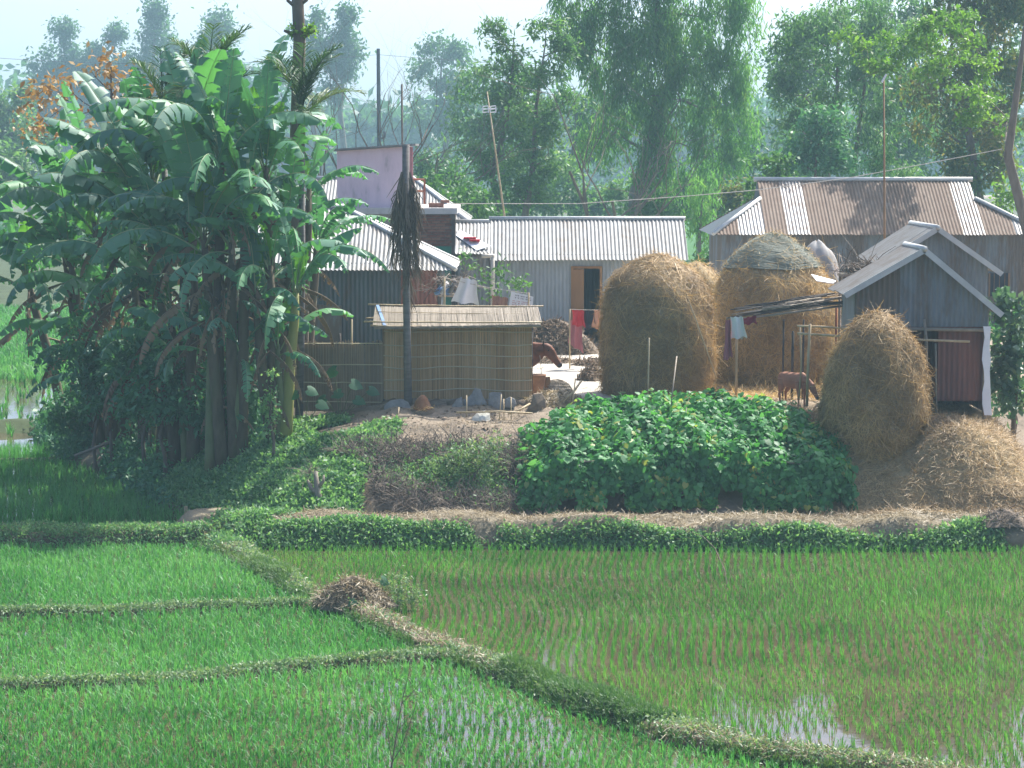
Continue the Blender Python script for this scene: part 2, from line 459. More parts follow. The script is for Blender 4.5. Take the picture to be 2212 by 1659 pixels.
MOUND = [(70, 44.7), (-3.6, 44.7), xy(455, 1112, .2), xy(340, 1078, .2), xy(235, 1012, .2), xy(150, 988, .2), xy(92, 935, .2), xy(95, 900, .2), xy(112, 858, .2), (-12.2, 75), (-13, 112), (70, 112)]
DIAG = [xy(445, 1165), xy(540, 1213), xy(650, 1280), xy(760, 1322), xy(880, 1378), xy(1000, 1424), xy(1130, 1470), xy(1260, 1525), xy(1420, 1575), xy(1600, 1625), xy(1800, 1658), xy(2300, 1730)]
BUNDS = [  # polyline, height, half width of the top, half width of the foot
    ([(-4.35, 44.15), (-2, 43.95), (3, 43.9), (8, 43.85), (40, 43.8)], 0.50, 0.38, 0.86),
    ([xy(-300, 1150, .2), xy(200, 1149, .2), xy(440, 1147, .2), (-4.4, 44.6)], 0.30, 0.16, 0.5),
    (DIAG, 0.19, 0.08, 0.42),
    ([(-5.3, 45.1), (-4.4, 44.2)], 0.42, 0.5, 1.0),
    ([xy(-200, 1340), xy(300, 1327), xy(660, 1312)], 0.15, 0.07, 0.24),
    ([xy(-200, 1500), xy(300, 1482), xy(600, 1456), xy(985, 1424)], 0.16, 0.07, 0.26),
    ([xy(-300, 1000), xy(235, 1002)], 0.16, 0.15, 0.5),
    ([xy(-300, 925), xy(175, 930)], 0.25, 0.4, 1.0),
    ([xy(-300, 832), xy(140, 830)], 0.12, 0.1, 0.5),
]

def seg_dist(x, y, pts):
    d = np.full(np.shape(x), 1e9)
    for (x0, y0), (x1, y1) in zip(pts[:-1], pts[1:]):
        dx, dy = x1 - x0, y1 - y0
        t = np.clip(((x - x0) * dx + (y - y0) * dy) / (dx * dx + dy * dy), 0, 1)
        d = np.minimum(d, np.hypot(x - x0 - t * dx, y - y0 - t * dy))
    return d

def inside(x, y, poly):
    c = np.zeros(np.shape(x), dtype=bool)
    n = len(poly)
    for i in range(n):
        x0, y0 = poly[i]; x1, y1 = poly[(i + 1) % n]
        if y0 == y1:
            continue
        hit = ((y0 > y) != (y1 > y)) & (x < (x1 - x0) * (y - y0) / (y1 - y0) + x0)
        c ^= hit
    return c

def sstep(t):
    t = np.clip(t, 0, 1)
    return t * t * (3 - 2 * t)

_wv = [(RNG.uniform(-1, 1), RNG.uniform(-1, 1), RNG.uniform(0, 6.28)) for _ in range(24)]

def wob(x, y, f):
    s = np.zeros(np.shape(x))
    for a, b, c in _wv:
        s = s + np.sin(x * a * f + y * b * f + c)
    return s / 5.0

def mound_d(x, y):
    d = seg_dist(x, y, MOUND + [MOUND[0]])
    return np.where(inside(x, y, MOUND), d, -d)

def ground_z(x, y):
    x = np.asarray(x, dtype=float); y = np.asarray(y, dtype=float)
    z = -0.05 + 0.012 * wob(x, y, 5)
    md = mound_d(x, y) + 0.12 * wob(x, y, 2.2)
    zm = np.interp(md, [0, .5, 1.5, 2.6, 3.6, 4.6, 5.2], [.12, .45, 1.05, 1.5, 1.70, 1.90, 1.98])
    rough = np.where((md > 0.2) & (y < 49.7), 0.05 * wob(x, y, 5) + 0.028 * wob(x, y, 15), 0.0)
    zm = zm + rough
    back = sstep((y - 84) / 14)
    zm = zm * (1 - back) + 0.7 * back
    z = np.where(md > 0, np.maximum(z, zm), z)
    wig = 0.05 * wob(x, y, 3)
    for pts, h, w0, w1 in BUNDS:
        d = seg_dist(x, y, pts) + wig * (w1 / 0.5)
        hb = h * (1 - sstep((d - w0) / (w1 - w0))) * (1 + 0.16 * wob(x, y, 4))
        z = np.where(d < w1, np.maximum(z, hb - 0.05), z)
    hump = np.exp(-(((x - HEAP[0]) / 0.42) ** 2 + ((y - HEAP[1]) / 0.4) ** 2))
    z = z + 0.16 * hump
    z = z + .68 * np.exp(-(((x - 7.75) / 1.9) ** 2 + ((y - 46.3) / 1.15) ** 2)) + np.where((md > 0) & (x > 4.5), .05 * wob(x, y, 4) * sstep(md) * sstep((50 - y) / 1.5), 0)
    z = np.where((md > 0) & (y < 60), z - (z - .25) * .75 * sstep((x - 9.1) / 1.3) * sstep((56 - y) / 4), z)
    far = sstep((y - 105) / 30)
    z = z * (1 - far) + (0.55 + 0.05 * wob(x, y, 0.3)) * far
    return z

HEAP = xy(762, 1322)

def gz(x, y):
    return float(ground_z(np.array([x]), np.array([y]))[0])

def line_axis(lo, hi, step, out_lo, out_hi, g=1.13):
    a = list(np.arange(lo, hi + 1e-6, step))
    s, v = step, hi
    while v < out_hi:
        s *= g; v += s; a.append(min(v, out_hi))
    s, v, b = step, lo, []
    while v > out_lo:
        s *= g; v -= s; b.append(max(v, out_lo))
    return np.array(b[::-1] + a)

def build_ground():
    xs = line_axis(-11.5, 11.5, 0.13, -900, 900)
    ys = line_axis(26.0, 51.0, 0.13, -25, 900, 1.05)
    X, Y = np.meshgrid(xs, ys)
    Z = ground_z(X, Y)
    V = np.stack([X, Y, Z], -1).reshape(-1, 3)
    nx, ny = len(xs), len(ys)
    i = np.arange(nx * ny).reshape(ny, nx)
    q = np.stack([i[:-1, :-1], i[:-1, 1:], i[1:, 1:], i[1:, :-1]], -1).reshape(-1, 4).astype(np.int32)
    me = bpy.data.meshes.new('ground')
    me.vertices.add(len(V)); me.vertices.foreach_set('co', V.astype(np.float32).reshape(-1))
    me.loops.add(len(q) * 4); me.loops.foreach_set('vertex_index', q.reshape(-1))
    me.polygons.add(len(q)); me.polygons.foreach_set('loop_start', np.arange(len(q), dtype=np.int32) * 4)
    me.update(calc_edges=True)
    x, y, z = V[:, 0], V[:, 1], V[:, 2]
    md = mound_d(x, y)
    col = np.tile(np.array([0.085, 0.07, 0.045]), (len(V), 1))
    def mixc(c, w):
        nonlocal col
        w = np.clip(w, 0, 1)[:, None]
        col = col * (1 - w) + np.array(c) * w
    mixc((0.24, 0.205, 0.14), sstep((z - 0.06) / 0.12))
    mixc((0.29, 0.235, 0.175), sstep(md / 0.6))
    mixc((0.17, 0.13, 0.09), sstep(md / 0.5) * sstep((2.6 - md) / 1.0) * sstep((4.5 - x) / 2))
    mixc((0.36, 0.275, 0.15), sstep(md / 1.0 + 0.5) * sstep((x - 5.2) / 1.2) * sstep((50 - y) / 1.5))
    mixc((0.50, 0.46, 0.39), sstep((y - 49.6) / 0.6) * sstep((md - 1.6) / 1.0) * sstep((x + 3.5) / 1.5) * sstep((8.6 - x) / 1.0))
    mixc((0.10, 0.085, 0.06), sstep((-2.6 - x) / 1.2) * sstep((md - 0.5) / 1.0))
    mixc((0.06, 0.13, 0.045), sstep((y - 80) / 8))
    mixc((0.05, 0.14, 0.035), sstep((y - 70) / 5) * sstep((-md - 0.5) / 2))
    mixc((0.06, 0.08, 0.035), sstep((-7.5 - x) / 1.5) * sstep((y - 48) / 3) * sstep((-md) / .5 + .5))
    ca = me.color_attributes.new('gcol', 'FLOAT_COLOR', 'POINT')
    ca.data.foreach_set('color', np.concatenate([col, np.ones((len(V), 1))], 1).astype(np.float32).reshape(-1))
    m, nt, out = _new('soil')
    b = nt.nodes.new('ShaderNodeBsdfPrincipled')
    b.inputs['Roughness'].default_value = 0.95
    b.inputs['Specular IOR Level'].default_value = 0.15
    at = nt.nodes.new('ShaderNodeAttribute'); at.attribute_name = 'gcol'
    n1 = _noise(nt, 2.2, detail=8, rough=0.7)
    rp = _ramp(nt, [(0.6, 0.6, 0.6), (1.0, 1.0, 1.0), (1.3, 1.27, 1.2)], [0.3, 0.5, 0.72])
    nt.links.new(n1.outputs['Fac'], rp.inputs[0])
    mu = nt.nodes.new('ShaderNodeMix'); mu.data_type = 'RGBA'; mu.blend_type = 'MULTIPLY'
    mu.inputs['Factor'].default_value = 1.0; mu.clamp_result = False
    nt.links.new(at.outputs['Color'], mu.inputs['A'])
    nt.links.new(rp.outputs[0], mu.inputs['B'])
    nt.links.new(mu.outputs['Result'], b.inputs['Base Color'])
    nb = _noise(nt, 14, detail=8, rough=0.7)
    bp = nt.nodes.new('ShaderNodeBump'); bp.inputs['Strength'].default_value = 0.5; bp.inputs['Distance'].default_value = 0.05
    nt.links.new(nb.outputs['Fac'], bp.inputs['Height'])
    nt.links.new(bp.outputs[0], b.inputs['Normal'])
    nt.links.new(b.outputs[0], out.inputs['Surface'])
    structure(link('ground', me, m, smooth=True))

build_ground()

# still paddy water
def build_water():
    m, nt, out = _new('paddy_water')
    b = nt.nodes.new('ShaderNodeBsdfPrincipled')
    nz = _noise(nt, 0.6, detail=4)
    rp = _ramp(nt, [(0.055, 0.05, 0.028), (0.10, 0.08, 0.045)], [0.35, 0.65])
    nt.links.new(nz.outputs['Fac'], rp.inputs[0])
    nt.links.new(rp.outputs[0], b.inputs['Base Color'])
    b.inputs['Roughness'].default_value = 0.04
    b.inputs['IOR'].default_value = 1.33
    nb = _noise(nt, 2.5, detail=2)
    bp = nt.nodes.new('ShaderNodeBump'); bp.inputs['Strength'].default_value = 0.05; bp.inputs['Distance'].default_value = 0.02
    nt.links.new(nb.outputs['Fac'], bp.inputs['Height'])
    nt.links.new(bp.outputs[0], b.inputs['Normal'])
    nt.links.new(b.outputs[0], out.inputs['Surface'])
    g = Geo()
    g.add([(-60, 12, 0), (60, 12, 0), (60, 46.5, 0), (-60, 46.5, 0)], [(0, 1, 2, 3)])
    g.add([(-60, 46.5, 0), (-4, 46.5, 0), (-4, 90, 0), (-60, 90, 0)], [(0, 1, 2, 3)])
    structure(link('paddy_water', g.mesh('paddy_water'), m))

build_water()

# ------------------------------------------------------------------ rice seedlings
def diag_side(x, y):
    """> 0 on the far (sparse) side of the diagonal bund."""
    px = np.array([p[0] for p in DIAG])[::-1]; py = np.array([p[1] for p in DIAG])[::-1]
    return x - np.interp(y, py, px, left=px[0], right=px[-1])

def blades(pos, per, h, w, lean, rng, name, mat, hvar=0.3, curve=0.35):
    n = len(pos) * per
    p = np.repeat(pos, per, axis=0) + np.concatenate([rng.normal(0, 0.012, (n, 2)), np.zeros((n, 1))], 1)
    hh = (np.repeat(h, per) if hasattr(h, '__len__') else h) * rng.uniform(1 - hvar, 1 + hvar, n)
    th = rng.uniform(0, 2 * np.pi, n)
    out = np.stack([np.cos(th), np.sin(th), np.zeros(n)], 1)
    ln = np.abs(rng.normal(0, lean, n))
    side = np.stack([-np.sin(th + rng.normal(0, 1, n)), np.cos(th), np.zeros(n)], 1)
    side = unit(side)
    W = w * rng.uniform(0.7, 1.3, n)
    up = np.array([0, 0, 1.0])
    mid = p + (up * 0.55 + out * ln[:, None] * 0.45) * hh[:, None]
    tip = p + (up * (1 - curve * ln[:, None]) + out * (ln[:, None] * 1.25)) * hh[:, None]
    V = np.stack([p - side * W[:, None] * 0.4, p + side * W[:, None] * 0.4, mid + side * W[:, None] * 0.5, mid - side * W[:, None] * 0.5,
                  tip + side * W[:, None] * 0.06, tip - side * W[:, None] * 0.06], 1)
    pt = .5 + .30 * wob(pos[:, 0], pos[:, 1], .7) + .2 * wob(pos[:, 0], pos[:, 1], 3)
    r = np.clip(np.repeat(pt + rng.normal(0, .16, len(pos)), per) + rng.normal(0, .2, n), 0, 1)
    me = quad_mesh(name, V, r, 6, ((0, 1, 2, 3), (3, 2, 4, 5)))
    return stuff(link(name, me, mat))

def in_frame(x, y, m=1.2):
    return (np.abs(x) < m * y * 1106 / F + 1.6)

def rice(xr, yr, sx, sy, jitter, mask, rng):
    gx, gy = np.meshgrid(np.arange(xr[0], xr[1], sx), np.arange(yr[0], yr[1], sy))
    gx = gx.reshape(-1); gy = gy.reshape(-1)
    gx = gx + 0.12 * np.sin(gy * 0.9) + rng.normal(0, jitter, gx.size)
    gy = gy + rng.normal(0, jitter, gy.size)
    keep = mask(gx, gy) & in_frame(gx, gy)
    gx, gy = gx[keep], gy[keep]
    z = ground_z(gx, gy)
    k = z < 0.0
    return np.stack([gx[k], gy[k], np.full(k.sum(), -0.02)], 1)

rng = np.random.default_rng(11)
def m_right(x, y):
    hole = (np.hypot((x - PZ(1800, 1610).x) / 0.62, (y - PZ(1800, 1610).y) / 0.8) < 1) & (rng.uniform(0, 1, x.size) < 0.72)
    return (diag_side(x, y) > 0.25) & (y < 43.2) & ~hole & (rng.uniform(0, 1, x.size) < 0.94)
pos = rice((-5, 13), (25, 43.2), 0.122, 0.145, 0.013, m_right, rng)
hh = .14 * (1 + .18 * wob(pos[:, 0], pos[:, 1], 1.2)) * rng.uniform(.7, 1.2, len(pos))
o = blades(pos, 7, hh, 0.009, 0.28, rng, 'rice_seedlings', 'rice_right')
tag(o, 'thin young rice standing in brown water beside the weedy bank', 'rice', kind='stuff')
def m_left(x, y):
    thin = (np.abs(x - PZ(1020, 1620).x) < 1.0) & (y < PZ(1020, 1540).y) & (rng.uniform(0, 1, x.size) < 0.1)
    return (diag_side(x, y) < -0.25) & (y < 46.2) & ~thin
pos = rice((-14, 6), (25, 46.2), 0.10, 0.12, 0.018, m_left, rng)
hh = .14 * (1 + .16 * wob(pos[:, 0], pos[:, 1], .9)) * rng.uniform(.7, 1.2, len(pos))
o = blades(pos, 8, hh, 0.0115, 0.42, rng, 'rice_seedlings', 'rice_left')
tag(o, 'thick light green young rice in the strips between low bunds', 'rice', kind='stuff')
def m_shade(x, y):
    return (y > 46.0) & (y < 58) & (mound_d(x, y) < -0.1) & (rng.uniform(0, 1, x.size) < 0.85)
pos = rice((-14, -4), (46.0, 58), 0.14, 0.16, 0.03, m_shade, rng)
o = blades(pos, 8, 0.26, 0.012, 0.34, rng, 'rice_seedlings', 'rice_left')
tag(o, 'young rice in the small shaded plot beside the banana grove', 'rice', kind='stuff')
def m_far(x, y):
    return (mound_d(x, y) < -0.2) & (((y > 60) & (y < 74) & (rng.uniform(0, 1, x.size) < 0.3) & (np.sin(x * 9) > -.3)) | (y > 75))
pos = rice((-30, -8), (60, 118), 0.26, 0.30, 0.05, m_far, rng)
o = blades(pos, 7, 0.30, 0.03, 0.4, rng, 'rice_seedlings', 'rice_left')
tag(o, 'bright green rice field beyond the banana grove', 'rice', kind='stuff')

# ------------------------------------------------------------------ weeds, grass and straw lying on the ground
def scatter(n, xr, yr, mask, rng):
    x = rng.uniform(*xr, n); y = rng.uniform(*yr, n)
    k = mask(x, y)
    x, y = x[k], y[k]
    return np.stack([x, y, ground_z(x, y)], 1)

def patchy(x, y, f, thr, seed=0.0):
    return wob(x + seed, y - seed, f) > thr

def weed_cover(name, label, pts, hmax, L, W, mat, rng, bunch=5, cat='weeds', spread=0.05):
    n = len(pts) * bunch
    p = np.repeat(pts, bunch, axis=0)
    p = p + np.concatenate([rng.normal(0, spread, (n, 2)), rng.uniform(0.0, 1, (n, 1)) ** 1.4 * hmax * np.repeat(rng.uniform(0.3, 1.2, len(pts)), bunch)[:, None]], 1)
    p[:, 2] = np.maximum(p[:, 2], ground_z(p[:, 0], p[:, 1]) + 0.005)
    ax = rand_dirs(n, rng, 0.25)
    nr = rand_dirs(n, rng, 1.2) + np.array([0, -0.5, 0])
    sz = rng.uniform(0.6, 1.35, n)
    V = leaf_quads(p, ax, nr, L * sz, W * sz)
    r = np.clip(np.repeat(rng.uniform(0, 1, len(pts)), bunch) * 0.5 + rng.uniform(0, 0.5, n), 0, 1)
    o = link(name, quad_mesh(name, V, r), mat)
    return tag(o, label, cat, kind='stuff')

def strands(pts, nrm, L, w, mat, name, rng, flat=0.25, down=0.0, parent=None, bend=0.25, rnd=None):
    """Loose straws or twigs lying along a surface."""
    n = len(pts)
    d = rng.normal(size=(n, 3))
    d[:, 2] -= down
    d = d - nrm * np.sum(d * nrm, 1, keepdims=True) * (1 - flat)
    d = unit(d)
    LL = (L * rng.uniform(0.4, 1.5, n))[:, None]
    s = unit(np.cross(d, nrm + rng.normal(0, 0.4, (n, 3))))
    ww = (w * rng.uniform(0.6, 1.4, n))[:, None]
    mid = pts + d * LL * 0.5 + nrm * LL * bend * rng.uniform(0, 0.6, (n, 1))
    tip = pts + d * LL + rng.normal(0, 0.15, (n, 3)) * LL
    V = np.stack([pts - s * ww / 2, pts + s * ww / 2, mid + s * ww / 2, mid - s * ww / 2, tip + s * ww * 0.3, tip - s * ww * 0.3], 1)
    rr = rng.uniform(0, 1, n) if rnd is None else np.clip(rnd + rng.normal(0, .2, n), 0, 1)
    me = quad_mesh(name, V, rr, 6, ((0, 1, 2, 3), (3, 2, 4, 5)))
    return stuff(link(name, me, mat, parent))

UPN = np.array([0, 0, 1.0])
rng = np.random.default_rng(23)
# front bank: leafy face, dry top
pts = scatter(22000, (-5.2, 13), (42.9, 43.7), lambda x, y: (ground_z(x, y) > 0.0) & (ground_z(x, y) < .36 + .12 * wob(x, y, 2.3)) & (wob(x, y, 1.7) + wob(x, y, 6) * .6 > -0.85 + .7 * sstep((x - 5) / 4)), rng)
weed_cover('bank_weeds', 'low leafy weeds covering the face of the bank above the rice', pts[:12500], 0.10, 0.08, 0.034, 'weed_leaf', rng)
pts = scatter(2600, (7.0, 10.5), (42.95, 43.7), lambda x, y: (ground_z(x, y) > 0.0) & (wob(x, y, 2.0) > 0.1), rng)
weed_cover('bank_weeds', 'sparser weeds on the bank below the straw slope', pts, 0.08, 0.07, 0.028, 'weed_pale', rng)
pts = scatter(20000, (-5.2, 13), (43.0, 44.6), lambda x, y: ground_z(x, y) > 0.16, rng)
o = strands(pts + np.array([0, 0, 0.01]), np.tile(UPN, (len(pts), 1)), 0.14, 0.008, 'dry_grass', 'dry_grass', rng)
tag(o, 'dry grass lying along the top of the bank', 'dry grass', kind='stuff')
# diagonal bund
def along(pts, n, half, rng):
    P0 = np.array(pts[:-1]); P1 = np.array(pts[1:]); ln = np.hypot(*(P1 - P0).T)
    k = rng.choice(len(ln), n, p=ln / ln.sum()); f = rng.uniform(0, 1, n)[:, None]
    q = P0[k] * (1 - f) + P1[k] * f
    d = (P1 - P0)[k] / ln[k][:, None]
    q = q + np.stack([-d[:, 1], d[:, 0]], 1) * rng.normal(0, half, n)[:, None]
    z = ground_z(q[:, 0], q[:, 1])
    m = (z > -.01) & in_frame(q[:, 0], q[:, 1])
    return np.concatenate([q, z[:, None]], 1)[m]
pts = along(DIAG, 16000, .22, rng)
w = wob(pts[:, 0], pts[:, 1], 1.1)
sd = diag_side(pts[:, 0], pts[:, 1])
o = blades(pts[((pts[:, 2] < .07) & (sd < .15)) | (w > .6)], 5, 0.12, 0.009, 0.6, rng, 'bund_grass', 'bund_grass')
tag(o, 'short green grass on the sides of the diagonal bund', 'grass', kind='stuff')
k = (w > -.5) | (rng.uniform(0, 1, len(w)) < .25)
weed_cover('bund_weeds', 'small pale weeds creeping along the diagonal bund', pts[k][::2], 0.07, 0.055, 0.022, 'weed_pale', rng, 4)
t = pts[(pts[:, 2] > .06) & (w < .35)]
o = strands(t + np.array([0, 0, 0.02]), np.tile(UPN, (len(t), 1)), 0.12, 0.009, 'dry_grass', 'dry_grass', rng, .4)
tag(o, 'dry grass on the trodden top of the diagonal bund', 'dry grass', kind='stuff')
BL = BUNDS[1][0]
pts = along(BL, 9000, .26, rng)
weed_cover('bund_weeds', 'short weeds on the bund below the shaded rice plot', pts[pts[:, 1] < np.median(pts[:, 1]) + .2], 0.08, 0.06, 0.024, 'weed_leaf', rng, 4)
t = pts[pts[:, 2] > .12]
o = strands(t + np.array([0, 0, 0.012]), np.tile(UPN, (len(t), 1)), 0.12, 0.008, 'dry_grass', 'dry_grass', rng, .4)
tag(o, 'dry grass on the bund below the shaded rice plot', 'dry grass', kind='stuff')
pts = np.concatenate([along(BUNDS[4][0], 2600, .09, rng), along(BUNDS[5][0], 3000, .10, rng)])
weed_cover('bund_weeds', 'low green weeds on the two narrow bunds between the rice strips', pts, 0.07, 0.055, 0.02, 'weed_pale', rng, 4, spread=.03)
pts = along([(-5.9, 45.6), (-4.2, 44.0)], 5200, .55, rng)
weed_cover('bund_weeds', 'weeds on the broad corner where the bunds meet', pts[wob(pts[:, 0], pts[:, 1], 2) > -.7], 0.12, 0.08, 0.034, 'weed_leaf', rng, 4)
# creeper on the bank below the bananas
def m_creep(x, y):
    md = mound_d(x, y)
    return (md > 0.15) & (md < 3.4) & (x < -2.5 - 0.4 * (wob(x, y, 1.5))) & (y < 49.2) & (wob(x, y, 1.5) > -1.05)
pts = scatter(34000, (-7.4, -1.6), (44.8, 49.2), m_creep, rng)
weed_cover('bank_creeper', 'light green creeper spreading over the bank below the reed fence', pts[:12500], 0.13, 0.088, 0.046, 'weed_leaf', rng, 5)
pts = scatter(26000, (-13, -5.2), (46, 62), lambda x, y: (mound_d(x, y) > -0.1) & (mound_d(x, y) < 2.6) & (wob(x, y, 2) > -0.9) & (x < -6.5 + .25 * wob(x, y, 2) - .12 * (y - 47)), rng)
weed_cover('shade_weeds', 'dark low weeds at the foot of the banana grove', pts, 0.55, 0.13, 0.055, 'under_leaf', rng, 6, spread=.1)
# straw slope
def m_straw(x, y):
    return (mound_d(x, y) > -0.5) & (x > 5.2 + 0.4 * wob(x, y, 1.5)) & (ground_z(x, y) > 0.25)
pts = scatter(52000, (5.2, 11), (43.9, 49.0), m_straw, rng)
hz = np.clip(wob(pts[:, 0], pts[:, 1], 2.6), 0, 1)[:, None] * np.array([0, 0, 0.07])
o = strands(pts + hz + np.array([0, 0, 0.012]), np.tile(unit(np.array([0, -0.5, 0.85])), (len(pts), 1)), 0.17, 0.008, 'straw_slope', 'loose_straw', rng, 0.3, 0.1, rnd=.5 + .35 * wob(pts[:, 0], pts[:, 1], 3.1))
tag(o, 'loose straw spread down the slope below the conical haystack', 'straw', kind='stuff')
# dry brush between the vine and the creeper
pts = scatter(20000, (-3.8, 0.7), (44.6, 47.0), lambda x, y: (wob(x, y, 1.6) + .4 * wob(x, y, 5) > -0.5), rng)
pts[:, 2] += np.abs(rng.normal(0, .08, len(pts)))
o = strands(pts + np.array([0, 0, 0.03]), np.tile(unit(np.array([0, -0.6, 0.8])), (len(pts), 1)), 0.3, 0.009, 'twig', 'dry_brush', rng, 0.5)
tag(o, 'brown dry brushwood fallen on the bank beside the gourd vine', 'brushwood', kind='stuff')
# clods and crumbs of soil
pts = scatter(5200, (-4.6, 9.5), (44.7, 49.6), lambda x, y: (wob(x, y, 2.2) > -.2), rng)
n = len(pts)
dirs = rand_dirs(n, rng, .3); sz = np.abs(rng.normal(0, .013, n)) + .005
tp = np.stack([pts + rng.normal(0, 1, (n, 3)) * sz[:, None] * np.array([1, 1, .3]) for _ in range(4)] , 1)
top_ = pts + np.array([0, 0, 1.0]) * sz[:, None] * 1.1
V = np.stack([tp[:, 0] + np.array([1, -1, 0]) * sz[:, None], tp[:, 1] + np.array([1, 1, 0]) * sz[:, None], tp[:, 2] + np.array([-1, 1, 0]) * sz[:, None], tp[:, 3] + np.array([-1, -1, 0]) * sz[:, None], top_ + rng.normal(0, .3, (n, 3)) * sz[:, None]], 1)
me = quad_mesh('soil_clods', V, rng.uniform(0, 1, n), 5, ((0, 1, 4, 3), (1, 2, 3, 4)))
tag(link('soil_clods', me, 'mud_core'), 'clods and crumbs of dry soil on the bank', 'soil clods', kind='stuff')
# litter on the bare bank, courtyard sweepings
pts = scatter(6000, (-2.6, 1.2), (45.8, 49.4), lambda x, y: wob(x, y, 3) > -0.1, rng)
o = strands(pts + np.array([0, 0, 0.012]), np.tile(UPN, (len(pts), 1)), 0.09, 0.007, 'dry_grass', 'dry_litter', rng)
tag(o, 'dry litter on the bare soil in front of the reed hut', 'litter', kind='stuff')

def m_grove(x, y):
    md = mound_d(x, y)
    return (md > 1.5) & (x < -5.0 + .3 * wob(x, y, 1)) & (wob(x, y, 1.4) > -1.2)
pts = scatter(14000, (-11.5, -3.3), (46, 58), m_grove, rng)
rng.shuffle(pts)
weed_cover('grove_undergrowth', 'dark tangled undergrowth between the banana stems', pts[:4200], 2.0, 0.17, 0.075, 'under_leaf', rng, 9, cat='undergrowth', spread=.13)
o = strands(pts[4200:7200] + np.array([0, 0, 1.0]) * rng.uniform(0, 1.6, (len(pts[4200:7200]), 1)), np.tile(UPN, (len(pts[4200:7200]), 1)), .5, .02, 'dry_grass', 'dead_stalks', rng, .9, 1.5)
tag(o, 'dead brown stalks and leaf strips hanging in the banana grove', 'dead stalks', kind='stuff')

pts = scatter(5000, (-2.5, 8.5), (50, 64), lambda x, y: wob(x, y, 2.5) > .35, rng)
o = strands(pts + np.array([0, 0, 0.01]), np.tile(UPN, (len(pts), 1)), 0.10, 0.012, 'dry_grass', 'yard_litter', rng, .1)
tag(o, 'leaf litter and straw scattered over the swept courtyard', 'litter', kind='stuff')

pts = scatter(3000, (-3.4, 0.4), (44.7, 47.0), lambda x, y: wob(x + 3, y, 2.1) > .05, rng)
weed_cover('bank_weeds', 'scattered low weeds among the brushwood on the bank', pts[:1500], 0.16, 0.08, 0.034, 'weed_leaf', rng, 5)
# ------------------------------------------------------------------ corrugated tin buildings
PITCH_C, AMP = 0.10, 0.017

def corr_mesh(O, ax, dn, x0, x1, lo, hi, off=0.0, nseg=1):
    """One corrugated sheet between x0 and x1 along ax; dn runs down the sheet from hi(x) to lo(x)."""
    n = ax.cross(dn).normalized()
    if n.z < -1e-3 or (abs(n.z) <= 1e-3 and n.y > 0):
        n = -n
    k0, k1 = int(math.floor(x0 / (PITCH_C / 4))) + 1, int(math.ceil(x1 / (PITCH_C / 4))) - 1
    xs = [x0] + [k * PITCH_C / 4 for k in range(k0, k1 + 1)] + [x1]
    V, Fc = [], []
    for x in xs:
        a = AMP * math.sin(2 * math.pi * x / PITCH_C) + off
        h, l = hi(x), lo(x)
        l = max(l, h + 0.002)
        for j in range(nseg + 1):
            V.append(O + ax * x + dn * (h + (l - h) * j / nseg) + n * a)
    m = nseg + 1
    for i in range(len(xs) - 1):
        for j in range(nseg):
            Fc.append((i * m + j, i * m + j + 1, (i + 1) * m + j + 1, (i + 1) * m + j))
    g = Geo()
    g.add([tuple(v) for v in V], Fc)
    return g

def sheets(parent, O, ax, dn, xa, xb, lo, hi, mat, name='roof_sheet', width=0.8, root=None, smooth=True, lift=0.0):
    """Lay sheet after sheet, each an object; mat may be a function of the sheet's number."""
    base = root if root is not None else Vector((0, 0, 0))
    n = max(1, round((xb - xa) / width))
    w = (xb - xa) / n
    for i in range(n):
        x0, x1 = xa + i * w, xa + (i + 1) * w
        ov = 0.03 if i < n - 1 else 0.0
        mt = mat(i) if callable(mat) else mat
        slip = random.uniform(-0.012, 0.02) if name == 'roof_sheet' else 0.0
        g = corr_mesh(O - base, ax, dn, x0, min(xb, x1 + ov), (lambda x, s=slip: lo(x) + s), hi, (i % 2) * 0.004 + lift)
        link(name, g.mesh(name), mt, parent, smooth)

def part_geo(name, g, mat, parent, root=Vector((0, 0, 0)), smooth=False):
    me = g.mesh(name)
    if root.length > 0:
        me.transform(__import__('mathutils').Matrix.Translation(-root))
    return link(name, me, mat, parent, smooth)

